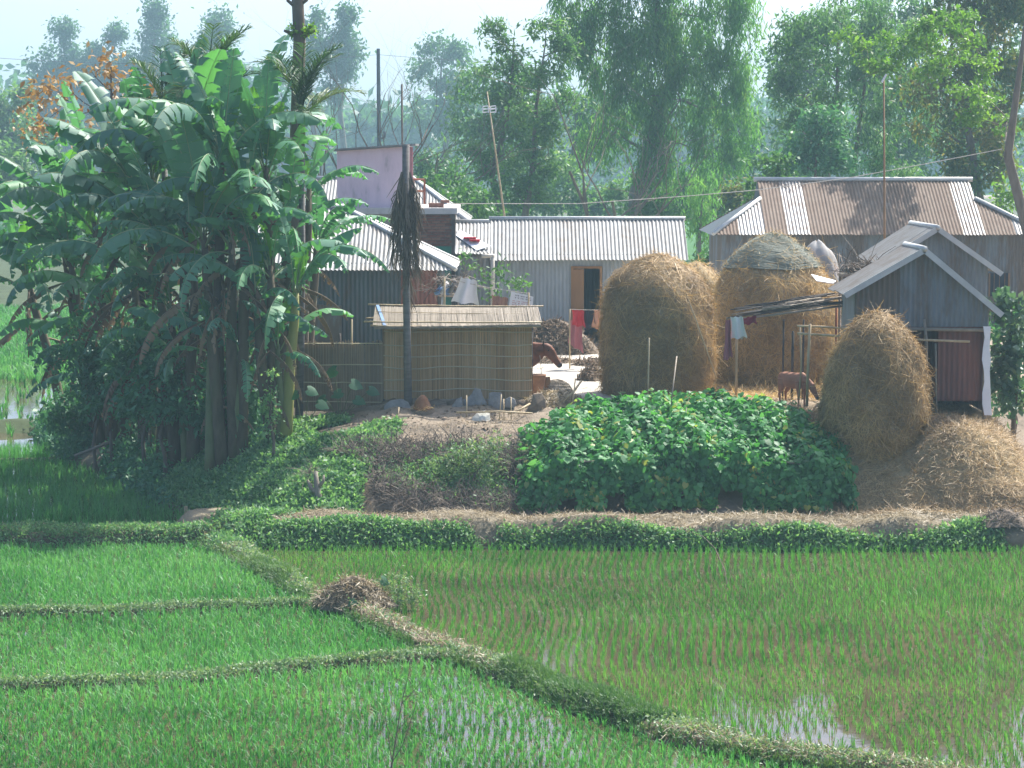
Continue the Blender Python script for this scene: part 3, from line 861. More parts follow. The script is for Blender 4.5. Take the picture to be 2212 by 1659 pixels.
def ridge_hut(name, label, x0, x1, Ye, ze, Yr, zr, zg, roof, wall, inset=0.3, over=0.2, hipL=0.0, hipR=0.0, opening=None, back=True, side_wall=True, cap='ridge_cap', width=0.8):
    """Tin house, ridge along x. Front eave at (Ye, ze), ridge at (Yr, zr)."""
    root = Vector(((x0 + x1) / 2, Yr, zg))
    t = thing(name, label, 'house', root)
    ax = Vector((1, 0, 0))
    dn = Vector((0, Ye - Yr, ze - zr)); Ls = dn.length; dn = dn.normalized()
    dnb = Vector((0, -dn.y, dn.z))
    rp = holder('roof', t)
    O = Vector((x0, Yr, zr))
    W = x1 - x0
    def hi(x):
        if hipL and x < hipL:
            return Ls * (1 - x / hipL)
        if hipR and x > W - hipR:
            return Ls * (1 - (W - x) / hipR)
        return 0.0
    sheets(rp, O, ax, dn, 0, W, lambda x: Ls, hi, roof, root=root, width=width)
    sheets(rp, O, ax, dnb, 0, W, lambda x: Ls, hi, roof, root=root, width=width * 2)
    # hip ends
    for side, hp in ((0, hipL), (1, hipR)):
        if hp:
            dh = Vector(((-1 if side == 0 else 1) * hp, 0, ze - zr))
            Lh = dh.length; dh = dh.normalized()
            Oh = Vector(((x0 + hp) if side == 0 else (x1 - hp), Ye, zr))
            D = 2 * (Yr - Ye)
            sheets(rp, Oh, Vector((0, 1, 0)), dh, 0, D, lambda x: Lh, lambda x: Lh * abs(x - D / 2) / (D / 2), roof, root=root, width=width)
    g = Geo()
    g.tube([(x0 + hipL - over * 0.2, Yr, zr + 0.015), (x1 - hipR + over * 0.2, Yr, zr + 0.015)], 0.055, 8)
    for side, hp in ((0, hipL), (1, hipR)):
        if hp:
            a = (x0 + hp, Yr, zr + 0.01) if side == 0 else (x1 - hp, Yr, zr + 0.01)
            b = (x0, Ye, ze + 0.02) if side == 0 else (x1, Ye, ze + 0.02)
            g.tube([a, b], 0.05, 8)
            g.tube([a, (b[0], 2 * Yr - Ye, b[2])], 0.05, 8)
    part_geo('ridge_cap', g, cap, rp, root, True)
    # walls
    wx0, wx1, wy = x0 + over, x1 - over, Ye + inset
    wz = ze + (zr - ze) * inset / (Yr - Ye) - 0.03
    wp = holder('wall', t)
    dz = Vector((0, 0, -1))
    Ow = Vector((0, wy, wz))
    Hw = wz - zg + 0.05
    full, none = (lambda x: Hw), (lambda x: 0.0)
    segs = [(wx0, wx1, none)]
    if opening:
        a, b, zt = opening
        segs = [(wx0, a, none), (b, wx1, none)]
        sheets(wp, Ow, ax, dz, a, b, lambda x: wz - zt, none, wall, 'wall_sheet', root=root)
    for a, b, h in segs:
        sheets(wp, Ow, ax, dz, a, b, full, h, wall, 'wall_sheet', root=root)
    if side_wall:
        for xs in (wx0, wx1):
            Dw = 2 * (Yr - wy)
            slope = (zr - ze) / (Yr - Ye)
            if (xs == wx0 and hipL) or (xs == wx1 and hipR):
                top = (lambda y: 0.0)
            else:
                top = (lambda y: -slope * (Dw / 2 - abs(y - Dw / 2)) + 0.04)
            sheets(wp, Vector((xs, wy, wz)), Vector((0, 1, 0)), dz, 0, Dw, full, top, wall, 'wall_sheet', root=root)
        sheets(wp, Vector((0, 2 * Yr - wy, wz)), ax, dz, wx0, wx1, full, none, wall, 'wall_sheet', root=root, width=1.6)
    # eave batten
    g = Geo()
    g.box((wx0, wy - 0.05, wz - 0.06), (wx1, wy - 0.014, wz - 0.0))
    part_geo('eave_batten', g, 'post_dark', wp, root)
    if opening:
        a, b, zt = opening
        g = Geo()
        fw = 0.06
        for xx in (a, b):
            g.box((xx - fw / 2, wy - 0.05, zg), (xx + fw / 2, wy + 0.05, zt))
        g.box((a - fw / 2, wy - 0.052, zt), (b + fw / 2, wy + 0.052, zt + fw))
        dp = holder('door', t)
        part_geo('door_frame', g, 'wood_door', dp, root)
    return t, root, wy, wz

# --- pale tin house with the open door across the courtyard
Ye, Yr = 63.4, 65.2
eL, eR, rL = P(1058, 562, Ye), P(1487, 562, Ye), P(1065, 473, Yr)
dA, dB = P(1236, 580, Ye + 0.3), P(1298, 580, Ye + 0.3)
ch, ch_root, ch_wy, ch_wz = ridge_hut('tin_house', 'long pale tin house with open brown doorway facing the courtyard', eL.x, eR.x, Ye, eL.z, Yr, rL.z, 2.0,
                                      'tin_roof', 'tin_wall_pale', opening=(dA.x, dB.x, dA.z))
door = [c for c in ch.children if c.name.startswith('door')][0]
g = Geo()
g.box((dA.x + 0.03, ch_wy + 0.06, 2.0), (dA.x + 0.06, ch_wy + 0.62, dA.z - 0.01))
for k in range(3):
    g.box((dA.x + 0.06, ch_wy + 0.08 + k * 0.18, 2.05), (dA.x + 0.075, ch_wy + 0.22 + k * 0.18, dA.z - 0.08))
part_geo('door_leaf', g, 'wood_door', door, ch_root)
g = Geo()
for xx in (dA.x + 0.22,):
    g.box((dA.x + 0.031, ch_wy - 0.03, 2.02), (dA.x + 0.30, ch_wy + 0.02, dA.z - 0.02))
part_geo('door_leaf', g, 'wood_door', door, ch_root)
g = Geo(); g.box((eL.x + 0.1, ch_wy - 0.25, 1.9), (eR.x - 0.1, ch_wy + 3.3, 2.06))
part_geo('plinth', g, 'concrete', ch, ch_root)

# --- shed behind it, seen over its shoulder
Ye, Yr = 67.6, 69.3
a, b, r = P(965, 548, Ye), P(1078, 548, Ye), P(975, 479, Yr)
ridge_hut('tin_house', 'bright tin roof peeping out behind the pale tin house', a.x, b.x + 0.8, Ye, a.z, Yr, r.z, 2.0, 'tin_roof_bright', 'tin_wall')

# --- low lean-to with a white sheet on its roof
Ye = 62.6
root = P(1020, 600, Ye); root.z = 2.0
lt = thing('lean_to', 'small lean-to with pale roof sheets and a red rag beside the brick building', 'lean-to', root)
rp = holder('roof', lt)
pA, pB = P(982, 545, Ye), P(1062, 548, Ye)
pC = P(985, 500, Ye + 1.5)
dn = (Vector((pA.x, pA.y, pA.z)) - Vector((pA.x, pC.y, pC.z)))
Ls = dn.length; dn.normalize()
sheets(rp, Vector((pA.x, pC.y, pC.z)), Vector((1, 0, 0)), dn, 0, pB.x - pA.x, lambda x: Ls, lambda x: Ls * min(0.9, x / (pB.x - pA.x) * 0.8), 'tin_roof_bright', root=root, width=0.5)
g = Geo(); q0, q1, q2, q3 = P(993, 500, Ye + 1.48), P(1060, 535, Ye + .2), P(1030, 545, Ye + .05), P(985, 512, Ye + 1.1)
g.add([tuple(q + Vector((0, 0, 0.05))) for q in (q0, q1, q2, q3)], [(0, 1, 2, 3)])
g.add([tuple(q + Vector((0, 0, 0.04))) for q in (q0, q1, q2, q3)], [(3, 2, 1, 0)])
part_geo('cover_sheet', g, 'white_sheet', rp, root)
g = Geo(); q = P(1018, 518, Ye + 0.75); g.box((q.x - .2, q.y - .14, q.z + .03), (q.x + .12, q.y + .1, q.z + .07)); g.box((q.x - .05, q.y - .3, q.z - .03), (q.x + .22, q.y - .1, q.z + .02))
part_geo('red_rag', g, 'red_cloth', rp, root)
wp = holder('wall', lt)
zt = pA.z - 0.12
sheets(wp, Vector((pA.x + .1, Ye + .2, zt)), Vector((1, 0, 0)), Vector((0, 0, -1)), 0, pB.x - pA.x - .2, lambda x: zt - 2.0, lambda x: 0, 'tin_wall', 'wall_sheet', root=root)
g = Geo(); g.tube([P(1040, 553, Ye - .1), P(1068, 553, Ye - .1)], 0.05, 8); g.tube([P(1064, 550, Ye - .1), P(1064, 600, Ye - .1), Vector((P(1064, 600, Ye - .1).x, Ye - .1, 2.0))], 0.05, 8)
part_geo('drain_pipe', g, 'pvc', lt, root, True)

# --- old dark tin house beside the grove, hipped roof
Ye, Yr = 57.0, 59.2
a, b = P(618, 584, Ye), P(985, 592, Ye)
r = P(740, 447, Yr)
oh, oh_root, oh_wy, oh_wz = ridge_hut('tin_house', 'old dark tin house with hipped pale roof behind the banana plants', a.x - 1.0, b.x, Ye, a.z, Yr, r.z, 2.0,
                   'tin_roof_bright', lambda i: 'tin_wall_old', hipR=(b.x - r.x), over=0.38)
g = Geo()
d0, d1 = P(700, 660, oh_wy - .03), P(738, 725, oh_wy - .03)
g.box((d0.x, oh_wy - .05, 2.0), (d1.x, oh_wy - .02, d0.z)); g.box((d0.x - .35, oh_wy - .045, 2.0), (d0.x - .01, oh_wy - .022, d0.z + .02))
part_geo('window_shutter', g, 'tin_wall', oh, oh_root)
g = Geo()
for k in range(1):
    w0, w1 = P(866, 610, oh_wy - .02), P(945, 610, oh_wy - .02)
g2 = corr_mesh(Vector((0, oh_wy - .03, oh_wz)) - oh_root, Vector((1, 0, 0)), Vector((0, 0, -1)), w0.x, w1.x, lambda x: oh_wz - 2.0, lambda x: .02)
link('wall_patch', g2.mesh('wall_patch'), 'tin_rust_wall', oh, True)

# --- big rusty house: tall middle roof, lower hipped wings
Ye, Yr = 71.5, 74.3
zg = 2.0
mL, mR = P(1655, 507, Ye), P(2130, 512, Ye)
rL = P(1655, 389, Yr)
wL = P(1541, 506, Ye); wR = P(2262, 520, Ye)
ze, zr = mL.z, rL.z
root = Vector(((mL.x + mR.x) / 2, Yr, zg))
rh = thing('tin_house', 'large tin house with rust-streaked roof and lower hipped wings', 'house', root)
rp = holder('roof', rh)
ax = Vector((1, 0, 0)); dn = Vector((0, Ye - Yr, ze - zr)); Ls = dn.length; dn.normalize()
kinds = ['tin_rust', 'tin_rust', 'tin_zinc', 'tin_rust', 'tin_rust', 'tin_rust', 'tin_rust', 'tin_zinc', 'tin_rust', 'tin_zinc', 'tin_zinc', 'tin_rust']
Wm = mR.x - mL.x
nsh = 10
sheets(rp, Vector((mL.x, Yr, zr)), ax, dn, 0, Wm, lambda x: Ls, lambda x: 0.0, lambda i: ['tin_rust', 'tin_zinc', 'tin_rust', 'tin_rust', 'tin_rust', 'tin_rust', 'tin_rust', 'tin_rust', 'tin_rust', 'tin_zinc'][i % 10], root=root, width=Wm / nsh)
sheets(rp, Vector((mL.x, Yr, zr)), ax, Vector((0, -dn.y, dn.z)), 0, Wm, lambda x: Ls, lambda x: 0.0, 'tin_rust', root=root, width=1.6)
zw = P(1655, 432, Yr - 1.2).z
# wings share the plane of the front slope
for side in (-1, 1):
    x_in = mL.x if side < 0 else mR.x
    x_out = wL.x if side < 0 else wR.x
    wd = abs(x_out - x_in)
    xa, xb = min(x_in, x_out), max(x_in, x_out)
    t_in = Ls * 0.36
    f = (lambda x, wd=wd: Ls - (Ls - t_in) * x / wd) if side < 0 else (lambda x, wd=wd: Ls - (Ls - t_in) * (1 - x / wd))
    sheets(rp, Vector((xa, Yr, zr)), ax, dn, 0, wd, lambda x: Ls - 0.02, f, lambda i: 'tin_rust' if i != 1 else 'tin_zinc', root=root, width=wd / 2, lift=-0.006)
    # hip face turned outwards
    topz = zr + dn.z * t_in
    dh = Vector((side * wd, 0, ze - topz)); Lh = dh.length; dh.normalize()
    D = 2 * (Yr - Ye)
    ta = Ls * 0.36 * -dn.y
    if side > 0:
      sheets(rp, Vector((x_in, Ye, topz)), Vector((0, 1, 0)), dh, 0, D, lambda x: Lh, lambda x, D=D, Lh=Lh: Lh * max(0.0, (abs(x - D / 2) - 1.0) / (D / 2 - 1.0)), 'tin_rust', root=root)
    else:
      sheets(rp, Vector((xa, Yr, zr)), ax, Vector((0, -dn.y, dn.z)), 0, wd, lambda x: Ls - 0.02, f, 'tin_rust', root=root, width=wd / 2, lift=-0.006)
      g = Geo(); yf = Yr + dn.y * t_in; yk = Yr - dn.y * t_in
      g.add([(x_in, yf, topz - .03), (x_out, Ye, ze - .03), (x_out, 2 * Yr - Ye, ze - .03), (x_in, yk, topz - .03)], [(0, 1, 2, 3)])
      part_geo('wing_lining', g, 'tin_wall_old', rp, root)
    g = Geo(); g.tube([(x_in, Yr + dn.y * t_in, topz + .03), (x_out, Ye, ze + .03)], 0.06, 8)
    part_geo('hip_cap', g, 'ridge_cap', rp, root, True)
    # small upright gablet closing the step
    g = Geo()
    g.add([(x_in, Yr + dn.y * t_in, topz - .02), (x_in, Yr - dn.y * t_in, topz - .02), (x_in, Yr, zr - .03)], [(0, 1, 2)])
    part_geo('gablet', g, 'tin_wall_old', rp, root)
g = Geo(); g.tube([(mL.x - .1, Yr, zr + .02), (mR.x + .1, Yr, zr + .02)], 0.07, 8)
part_geo('ridge_cap', g, 'ridge_cap', rp, root, True)
wp = holder('wall', rh)
wz = ze + 0.05
sheets(wp, Vector((0, Ye + .45, wz)), ax, Vector((0, 0, -1)), wL.x + .3, wR.x - .3, lambda x: wz - zg + .03, lambda x: 0, 'tin_wall', 'wall_sheet', root=root)
for xs in (wL.x + .3, wR.x - .3):
    sheets(wp, Vector((xs, Ye + .45, wz)), Vector((0, 1, 0)), Vector((0, 0, -1)), 0, 2 * (Yr - Ye) - .9, lambda x: wz - zg + .03, lambda x: 0, 'tin_wall', 'wall_sheet', root=root)
w0, w1 = P(2135, 590, Ye + .42), P(2180, 640, Ye + .42)
g = Geo(); g.box((w0.x, Ye + .38, w1.z), (w1.x, Ye + .43, w0.z))
wn_ = part_geo('window', g, 'dark_inside', rh, root)
g = Geo()
for x in (w0.x, w1.x - .05): g.box((x, Ye + .36, w1.z), (x + .05, Ye + .379, w0.z))
for k in range(3):
    x = w0.x + (w1.x - w0.x) * (k + 1) / 4; g.box((x, Ye + .365, w1.z), (x + .015, Ye + .379, w0.z))
part_geo('window_frame', g, 'wood', wn_, root)

# --- sheds with the gable end to the viewer
def gable_hut(name, label, pl, pk, pr, Yf, depth, zg, v_skirt, ul, ur, roof='tin_roof', wall='tin_wall', cat='shed', barge=True):
    A, K, B = P(*pl, Yf), P(*pk, Yf), P(*pr, Yf)
    root = Vector((K.x, Yf + depth / 2, zg))
    t = thing(name, label, cat, root)
    rp = holder('roof', t)
    ay = Vector((0, 1, 0))
    for E in (A, B):
        dn = (E - K); Ls = dn.length; dn.normalize()
        sheets(rp, K - Vector((0, .22, 0)), ay, dn, 0, depth + .44, lambda x: Ls, lambda x: 0.0, roof, root=root, lift=0.02)
    g = Geo(); g.tube([K + Vector((0, -.25, .03)), K + Vector((0, depth + .25, .03))], 0.06, 8)
    part_geo('ridge_cap', g, 'ridge_cap', rp, root, True)
    if barge:
        for E in (A, B):
            g = Geo()
            d = (E - K); n = Vector((d.z, 0, -d.x)).normalized()
            n = n if n.z > 0 else -n
            q = [K + n * .06, E + n * .06, E - n * .05, K - n * .05]
            q = [p + Vector((0, -.245, 0)) for p in q]
            g.add([tuple(p) for p in q] + [tuple(p + Vector((0, .018, 0))) for p in q], [(0, 1, 2, 3), (7, 6, 5, 4), (0, 4, 5, 1), (1, 5, 6, 2), (2, 6, 7, 3), (3, 7, 4, 0)])
            part_geo('bargeboard', g, 'ridge_cap', rp, root)
    wp = holder('wall', t)
    xl, xr = P(ul, 700, Yf).x, P(ur, 700, Yf).x
    zs = P(1900, v_skirt, Yf).z if v_skirt else zg
    def roofz(x):
        if x < K.x:
            return K.z + (A.z - K.z) * (K.x - x) / (K.x - A.x)
        return K.z + (B.z - K.z) * (x - K.x) / (B.x - K.x)
    sheets(wp, Vector((0, Yf, K.z)), Vector((1, 0, 0)), Vector((0, 0, -1)), xl, xr, lambda x: K.z - zs, lambda x: K.z - roofz(x) + .02, wall, 'wall_sheet', root=root)
    return t, root, wp, xl, xr, zs, roofz, K

t, root, wp, xl, xr, zs, roofz, K = gable_hut('cattle_shed', 'open-fronted tin cattle shed with gable roof behind the conical haystack', (1822, 638), (1993, 540), (2160, 680), 47.9, 1.9, 1.75, 706, 1846, 2136, 'tin_roof', 'tin_wall')
sheets(wp, Vector((0, 48.12, zs)), Vector((1, 0, 0)), Vector((0, 0, -1)), P(2026, 800, 48.1).x, P(2130, 800, 48.1).x, lambda x: zs - P(2100, 866, 48.1).z, lambda x: -.03, 'tin_rust_wall', 'wall_sheet', root=root)
sheets(wp, Vector((0, 49.75, K.z)), Vector((1, 0, 0)), Vector((0, 0, -1)), xl, xr, lambda x: K.z - 1.9, lambda x: K.z - roofz(x) + .02, 'tin_rust_wall', 'wall_sheet', root=root)
sheets(wp, Vector((xl, 47.95, roofz(xl) - .05)), Vector((0, 1, 0)), Vector((0, 0, -1)), 0, 1.8, lambda x: roofz(xl) - 1.95, lambda x: 0, 'tin_wall_pale', 'wall_sheet', root=root)
sheets(wp, Vector((xr, 47.95, roofz(xr) - .05)), Vector((0, 1, 0)), Vector((0, 0, -1)), 0, 1.8, lambda x: roofz(xr) - 1.95, lambda x: 0, 'tin_rust_wall', 'wall_sheet', root=root)
for x, dz in ((xl + .05, 0), (xr - .05, 0), (P(1935, 700, 47.9).x, 0)):
    g = Geo(); g.tube([(x, 47.96, 1.2), (x + .01, 47.96, roofz(x) - .05)], .05, 7)
    part_geo('post', g, 'bamboo_grey', t, root, True)
g = Geo(); g.tube([(xl, 47.88, zs - .03), (xr, 47.88, zs - .06)], .035, 6)
part_geo('lintel_pole', g, 'bamboo_grey', t, root, True)
# pale plastic nailed round the corner post
g = Geo()
pp = []
for k in range(9):
    v = 705 + k * 24
    pp.append((P(2124 + 3 * math.sin(k * 1.7), v, 47.78), P(2139 + 1.5 * math.sin(k * 2.3 + 1) + (k > 6) * 3, v, 47.82)))
V = [tuple(p) for ab in pp for p in ab]
V += [tuple(Vector(p) + Vector((0, .01, 0))) for p in V]
n2 = len(V) // 2
g.add(V, [(2 * i, 2 * i + 1, 2 * i + 3, 2 * i + 2) for i in range(8)] + [(n2 + 2 * i + 2, n2 + 2 * i + 3, n2 + 2 * i + 1, n2 + 2 * i) for i in range(8)])
part_geo('corner_plastic', g, 'white_sheet', t, root, True)

gable_hut('tin_shed', 'taller tin shed with closed gable end beside the rusty house', (1898, 572), (2022, 494), (2160, 592), 54.0, 3.2, 2.0, None, 1925, 2132, 'tin_roof', 'tin_wall', barge=True)

# --- brick building with the pink room on its flat roof
Yb = 67.0
pr = P(986, 452, Yb)
root = Vector((P(860, 500, Yb).x, Yb + 2, 2.0))
bb = thing('brick_building', 'unfinished brick building with a pink plastered room on its flat roof', 'building', root)
bx0, bx1 = P(735, 500, Yb).x, P(978, 500, Yb).x
zs0, zs1 = P(900, 462, Yb).z, P(900, 449, Yb).z
g = Geo(); g.box((bx0 - .1, Yb - .25, zs0), (bx1 + .12, Yb + 4.6, zs1))
part_geo('roof_slab', g, 'concrete_pale', bb, root)
wl = holder('wall', bb)
g = Geo(); g.box((bx0, Yb + .03, 2.0), (bx1, Yb + 4.3, zs0 - .002))
part_geo('mortar_core', g, 'mortar', wl, root)
bm_ = Geo(); bm_.box((-.115, -.028, -.03), (.115, .06, .03))
brick_me = bm_.mesh('brick'); brick_me.materials.append(MATS['brick'])
x0b, x1b = P(893, 500, Yb).x, bx1
z = P(900, 528, Yb).z
row = 0
while z < zs0 - .04:
    x = x0b + (0.12 if row % 2 else 0.0)
    while x < x1b - .1:
        o = bpy.data.objects.new('brick', brick_me); COL.objects.link(o); o.parent = wl
        o.location = Vector((x + random.uniform(-.004, .004) + .12, Yb + random.uniform(-.006, .006), z)) - root
        o.scale = (1, 1, random.uniform(.92, 1.02))
        x += .245
    z += .075; row += 1
gp = P(900, 529, Yb)
g = Geo(); g.box((x0b - .02, Yb - .03, 2.0), (x1b - .04, Yb + .028, gp.z - .04)); g.box((x0b - .02, Yb - .05, gp.z - .4), (x1b - .04, Yb - .031, gp.z - .33))
part_geo('green_dado', g, 'green_paint', wl, root)
g = Geo(); g.box((bx1 - .03, Yb - .09, 2.0), (bx1 + .07, Yb - .032, zs0 - .004))
part_geo('corner_post', g, 'post_dark', wl, root)
g = Geo(); g.box((bx0, Yb - .06, P(800, 520, Yb).z), (x0b - .03, Yb + .02, zs0 - .004))
part_geo('grey_plaster', g, 'concrete', wl, root)
# pink room
Yp = Yb + .5
px0, px1 = P(728, 400, Yp).x, P(884, 400, Yp).x
zb = zs1
ztl, ztr = P(728, 326, Yp).z, P(888, 316, Yp).z
pk = holder('roof_room', bb)
g = Geo()
g.add([(px0, Yp, zb), (px1, Yp, zb), (px1, Yp + 2.2, zb), (px0, Yp + 2.2, zb), (px0, Yp, ztl), (px1, Yp, ztr), (px1, Yp + 2.2, ztr), (px0, Yp + 2.2, ztl)],
      [(4, 5, 6, 7), (0, 1, 5, 4), (1, 2, 6, 5), (2, 3, 7, 6), (3, 0, 4, 7)])
part_geo('pink_wall', g, 'pink_plaster', pk, root)
g = Geo(); g.box((px1 - .02, Yp - .035, zb), (px1 + .1, Yp + .1, ztr - .02))
part_geo('corner_trim', g, 'pink_trim', pk, root)
g = Geo()
dz = .05
a, b = px0 - .15, px1 + .18
sl = (ztr - ztl) / (px1 - px0)
q = [(a, Yp - .2, ztl + (a - px0) * sl + .01), (b, Yp - .2, ztl + (b - px0) * sl + .01), (b, Yp + 2.4, ztl + (b - px0) * sl + .01), (a, Yp + 2.4, ztl + (a - px0) * sl + .01)]
g.add(q + [(x, y, z + dz) for x, y, z in q], [(3, 2, 1, 0), (4, 5, 6, 7), (0, 1, 5, 4), (1, 2, 6, 5), (2, 3, 7, 6), (3, 0, 4, 7)])
part_geo('roof_sheet', g, 'tin_roof', pk, root)
g = Geo()
for seg in (((893, 386), (893, 440)), ((917, 388), (917, 441)), ((893, 387), (917, 388)), ((893, 412), (917, 413))):
    p, q = P(*seg[0], Yb + .6), P(*seg[1], Yb + .6)
    g.tube([p, q], .03, 4)
part_geo('wooden_frame', g, 'wood_red', pk, root)
g = Geo(); q = P(942, 438, Yb + .3); g.box((q.x - .2, q.y, zs1), (q.x + .2, q.y + .3, zs1 + .12)); g.box((q.x + .12, q.y + .05, zs1 + .12), (q.x + .35, q.y + .25, zs1 + .2))
part_geo('loose_bricks', g, 'brick', pk, root)

# --- pale roof rising behind the brick building
Ye, Yr = 74.0, 76.5
a, b, r = P(880, 468, Ye), P(1012, 480, Ye), P(893, 385, Yr)
ridge_hut('tin_house', 'grey hipped tin roof rising behind the brick building', a.x - 3, b.x, Ye, b.z, Yr, r.z, 1.9, 'tin_roof', 'tin_wall_old', hipR=b.x - r.x)

# ------------------------------------------------------------------ reed hut and reed fence
def stick_panel(x0, x1, y, zb, zt, mat, parent, root, name='stick_panel', step=0.0125, ragged=0.0, sag=0.0, rng=np.random.default_rng(5)):
    n = int((x1 - x0) / step)
    x = np.linspace(x0, x1, n) + rng.normal(0, .002, n)
    r = rng.uniform(.0045, .0075, n)
    yy = y + rng.normal(0, .004, n)
    lean = rng.normal(0, .01, n)
    zt_ = zt + rng.uniform(-ragged, ragged, n) + ragged * np.sin(x * 9) - sag * np.sin((x - x0) / (x1 - x0) * math.pi)
    zb_ = zb + rng.uniform(-.02, .02, n)
    V = np.stack([
        np.stack([x - r, yy, zb_], 1), np.stack([x, yy - r * 1.3, zb_], 1), np.stack([x + r, yy, zb_], 1),
        np.stack([x - r + lean, yy, zt_], 1), np.stack([x + lean, yy - r * 1.3, zt_], 1), np.stack([x + r + lean, yy, zt_], 1)], 1)
    V = V - np.array(root)
    me = quad_mesh(name, V, rng.uniform(0, 1, n) * .6 + .4 * (.5 + .5 * np.sin(x * 5 + 2 * np.sin(x * 2.3))), 6, ((0, 1, 4, 3), (1, 2, 5, 4)))
    return stuff(link(name, me, mat, parent))

Yh = 49.9
hx0, hx1 = P(829, 800, Yh).x, P(1149, 800, Yh).x
zb, zt = P(900, 862, Yh).z, P(900, 702, Yh).z
root = Vector(((hx0 + hx1) / 2, Yh + .8, 1.98))
hut = thing('reed_hut', 'low cow hut with jute-stick wall and flat-pitched thatch roof', 'hut', root)
fw = holder('front_wall', hut)
stick_panel(hx0, hx1, Yh, zb, zt, 'jute_stick', fw, root)
g = Geo(); g.add([(hx0, Yh + .02, zb), (hx1, Yh + .02, zb), (hx1, Yh + .02, zt), (hx0, Yh + .02, zt)], [(0, 1, 2, 3)])
part_geo('backing', g, 'bamboo', fw, root)
for v in (716, 745, 769, 794, 820, 843):
    g = Geo()
    pts = [P(829 + (1149 - 829) * k / 8, v + random.uniform(-1.5, 1.5) + 2 * math.sin(k * 1.1), Yh - .014) for k in range(9)]
    g.tube(pts, .012, 5)
    part_geo('batten', g, 'batten', fw, root)
for u in (829, 934, 1040, 1147):
    p = P(u, 860, Yh + .05)
    g = Geo(); g.tube([(p.x, Yh + .05, 1.8), (p.x + .01, Yh + .05, zt + .02)], .035, 6)
    part_geo('post', g, 'post_dark', hut, root, True)
# left end wall of the hut
g = Geo(); g.add([(hx0 - .02, Yh + .03, 1.95), (hx0 - .02, Yh + 1.6, 1.95), (hx0 - .02, Yh + 1.6, zt), (hx0 - .02, Yh + .03, zt)], [(0, 1, 2, 3)])
part_geo('end_wall', g, 'post_dark', hut, root)
for u in (829, 1147):
    g = Geo(); x = P(u, 860, Yh).x; g.tube([(x, Yh + 1.6, 1.9), (x, Yh + 1.6, zt + .05)], .04, 6)
    part_geo('post', g, 'post_dark', hut, root, True)
# roof
rf = holder('roof', hut)
Yev, Yrd = 49.55, 50.75
e0, e1 = P(808, 706, Yev), P(1168, 700, Yev)
r0, r1 = P(812, 661, Yrd), P(1160, 663, Yrd)
rg = np.random.default_rng(9)
for side in (0, 1):
    n = 420
    t_ = np.linspace(0, 1, n)
    sag = np.sin(t_ * np.pi) * -.02
    xt = r0.x + (r1.x - r0.x) * t_ + rg.normal(0, .01, n); xb = e0.x + (e1.x - e0.x) * t_ + rg.normal(0, .012, n)
    zr_ = r0.z + (r1.z - r0.z) * t_ + sag; ze_ = e0.z + (e1.z - e0.z) * t_ + sag + rg.normal(0, .012, n)
    yb = np.full(n, Yev) + rg.normal(0, .02, n)
    if side:
        yb = 2 * Yrd - yb
    w = rg.uniform(.004, .009, n)
    lift = rg.uniform(0, .012, n)
    zz = np.zeros(n)
    V = np.stack([np.stack([xb - w, yb, ze_ + lift], 1), np.stack([xb + w, yb, ze_ + lift], 1), np.stack([xt + w, zz + Yrd, zr_ + lift], 1), np.stack([xt - w, zz + Yrd, zr_ + lift], 1)], 1) - np.array(root)
    stuff(link('thatch_sticks', quad_mesh('thatch_sticks', V, rg.uniform(0, 1, n)), 'thatch', rf))
g = Geo()
for dz, flip in ((-.006, 1), (-.05, -1)):
    q = [(e0.x, Yev, e0.z + dz), (e1.x, Yev, e1.z + dz), (r1.x, Yrd, r1.z + dz), (r0.x, Yrd, r0.z + dz), (e1.x, 2 * Yrd - Yev, e1.z + dz), (e0.x, 2 * Yrd - Yev, e0.z + dz)]
    f = [(0, 1, 2, 3), (3, 2, 4, 5)]
    g.add(q, f if flip > 0 else [x[::-1] for x in f])
q0 = [(e0.x, Yev, e0.z - .006), (e1.x, Yev, e1.z - .006), (e1.x, Yev, e1.z - .05), (e0.x, Yev, e0.z - .05)]
g.add(q0, [(3, 2, 1, 0)])
part_geo('thatch_mat', g, 'bamboo_grey', rf, root)
for k, (a, b, yy) in enumerate((((786, 697), (1170, 698), Yev - .03), ((800, 706), (1168, 708), Yev + .03), ((812, 676), (1162, 680), Yev + .75), ((795, 660), (1174, 664), Yrd), ((790, 690), (835, 683), Yrd + .5))):
    g = Geo()
    A_, B_ = P(*a, yy), P(*b, yy)
    pts = [A_.lerp(B_, j / 8) + Vector((0, 0, .022 + random.uniform(-.006, .006) - .012 * math.sin(j / 8 * math.pi))) for j in range(9)]
    g.tube(pts, .016 if k != 2 else .007, 6)
    part_geo('roof_pole', g, 'bamboo', rf, root, True)
g = Geo()
A_, B_ = P(812, 661, Yrd), P(828, 706, Yev)
g.add([tuple(A_ + Vector((0, 0, .03))), tuple(A_ + Vector((.06, 0, .03))), tuple(B_ + Vector((.06, 0, .03))), tuple(B_ + Vector((0, 0, .03)))], [(0, 1, 2, 3)])
g.add([tuple(A_ + Vector((.02, 0, .025))), tuple(A_ + Vector((.02, 0, -.2))), tuple(B_ + Vector((.02, 0, -.03))), tuple(B_ + Vector((.02, 0, .025)))], [(0, 1, 2, 3)])
part_geo('blue_edging', g, 'blue_plastic', rf, root)

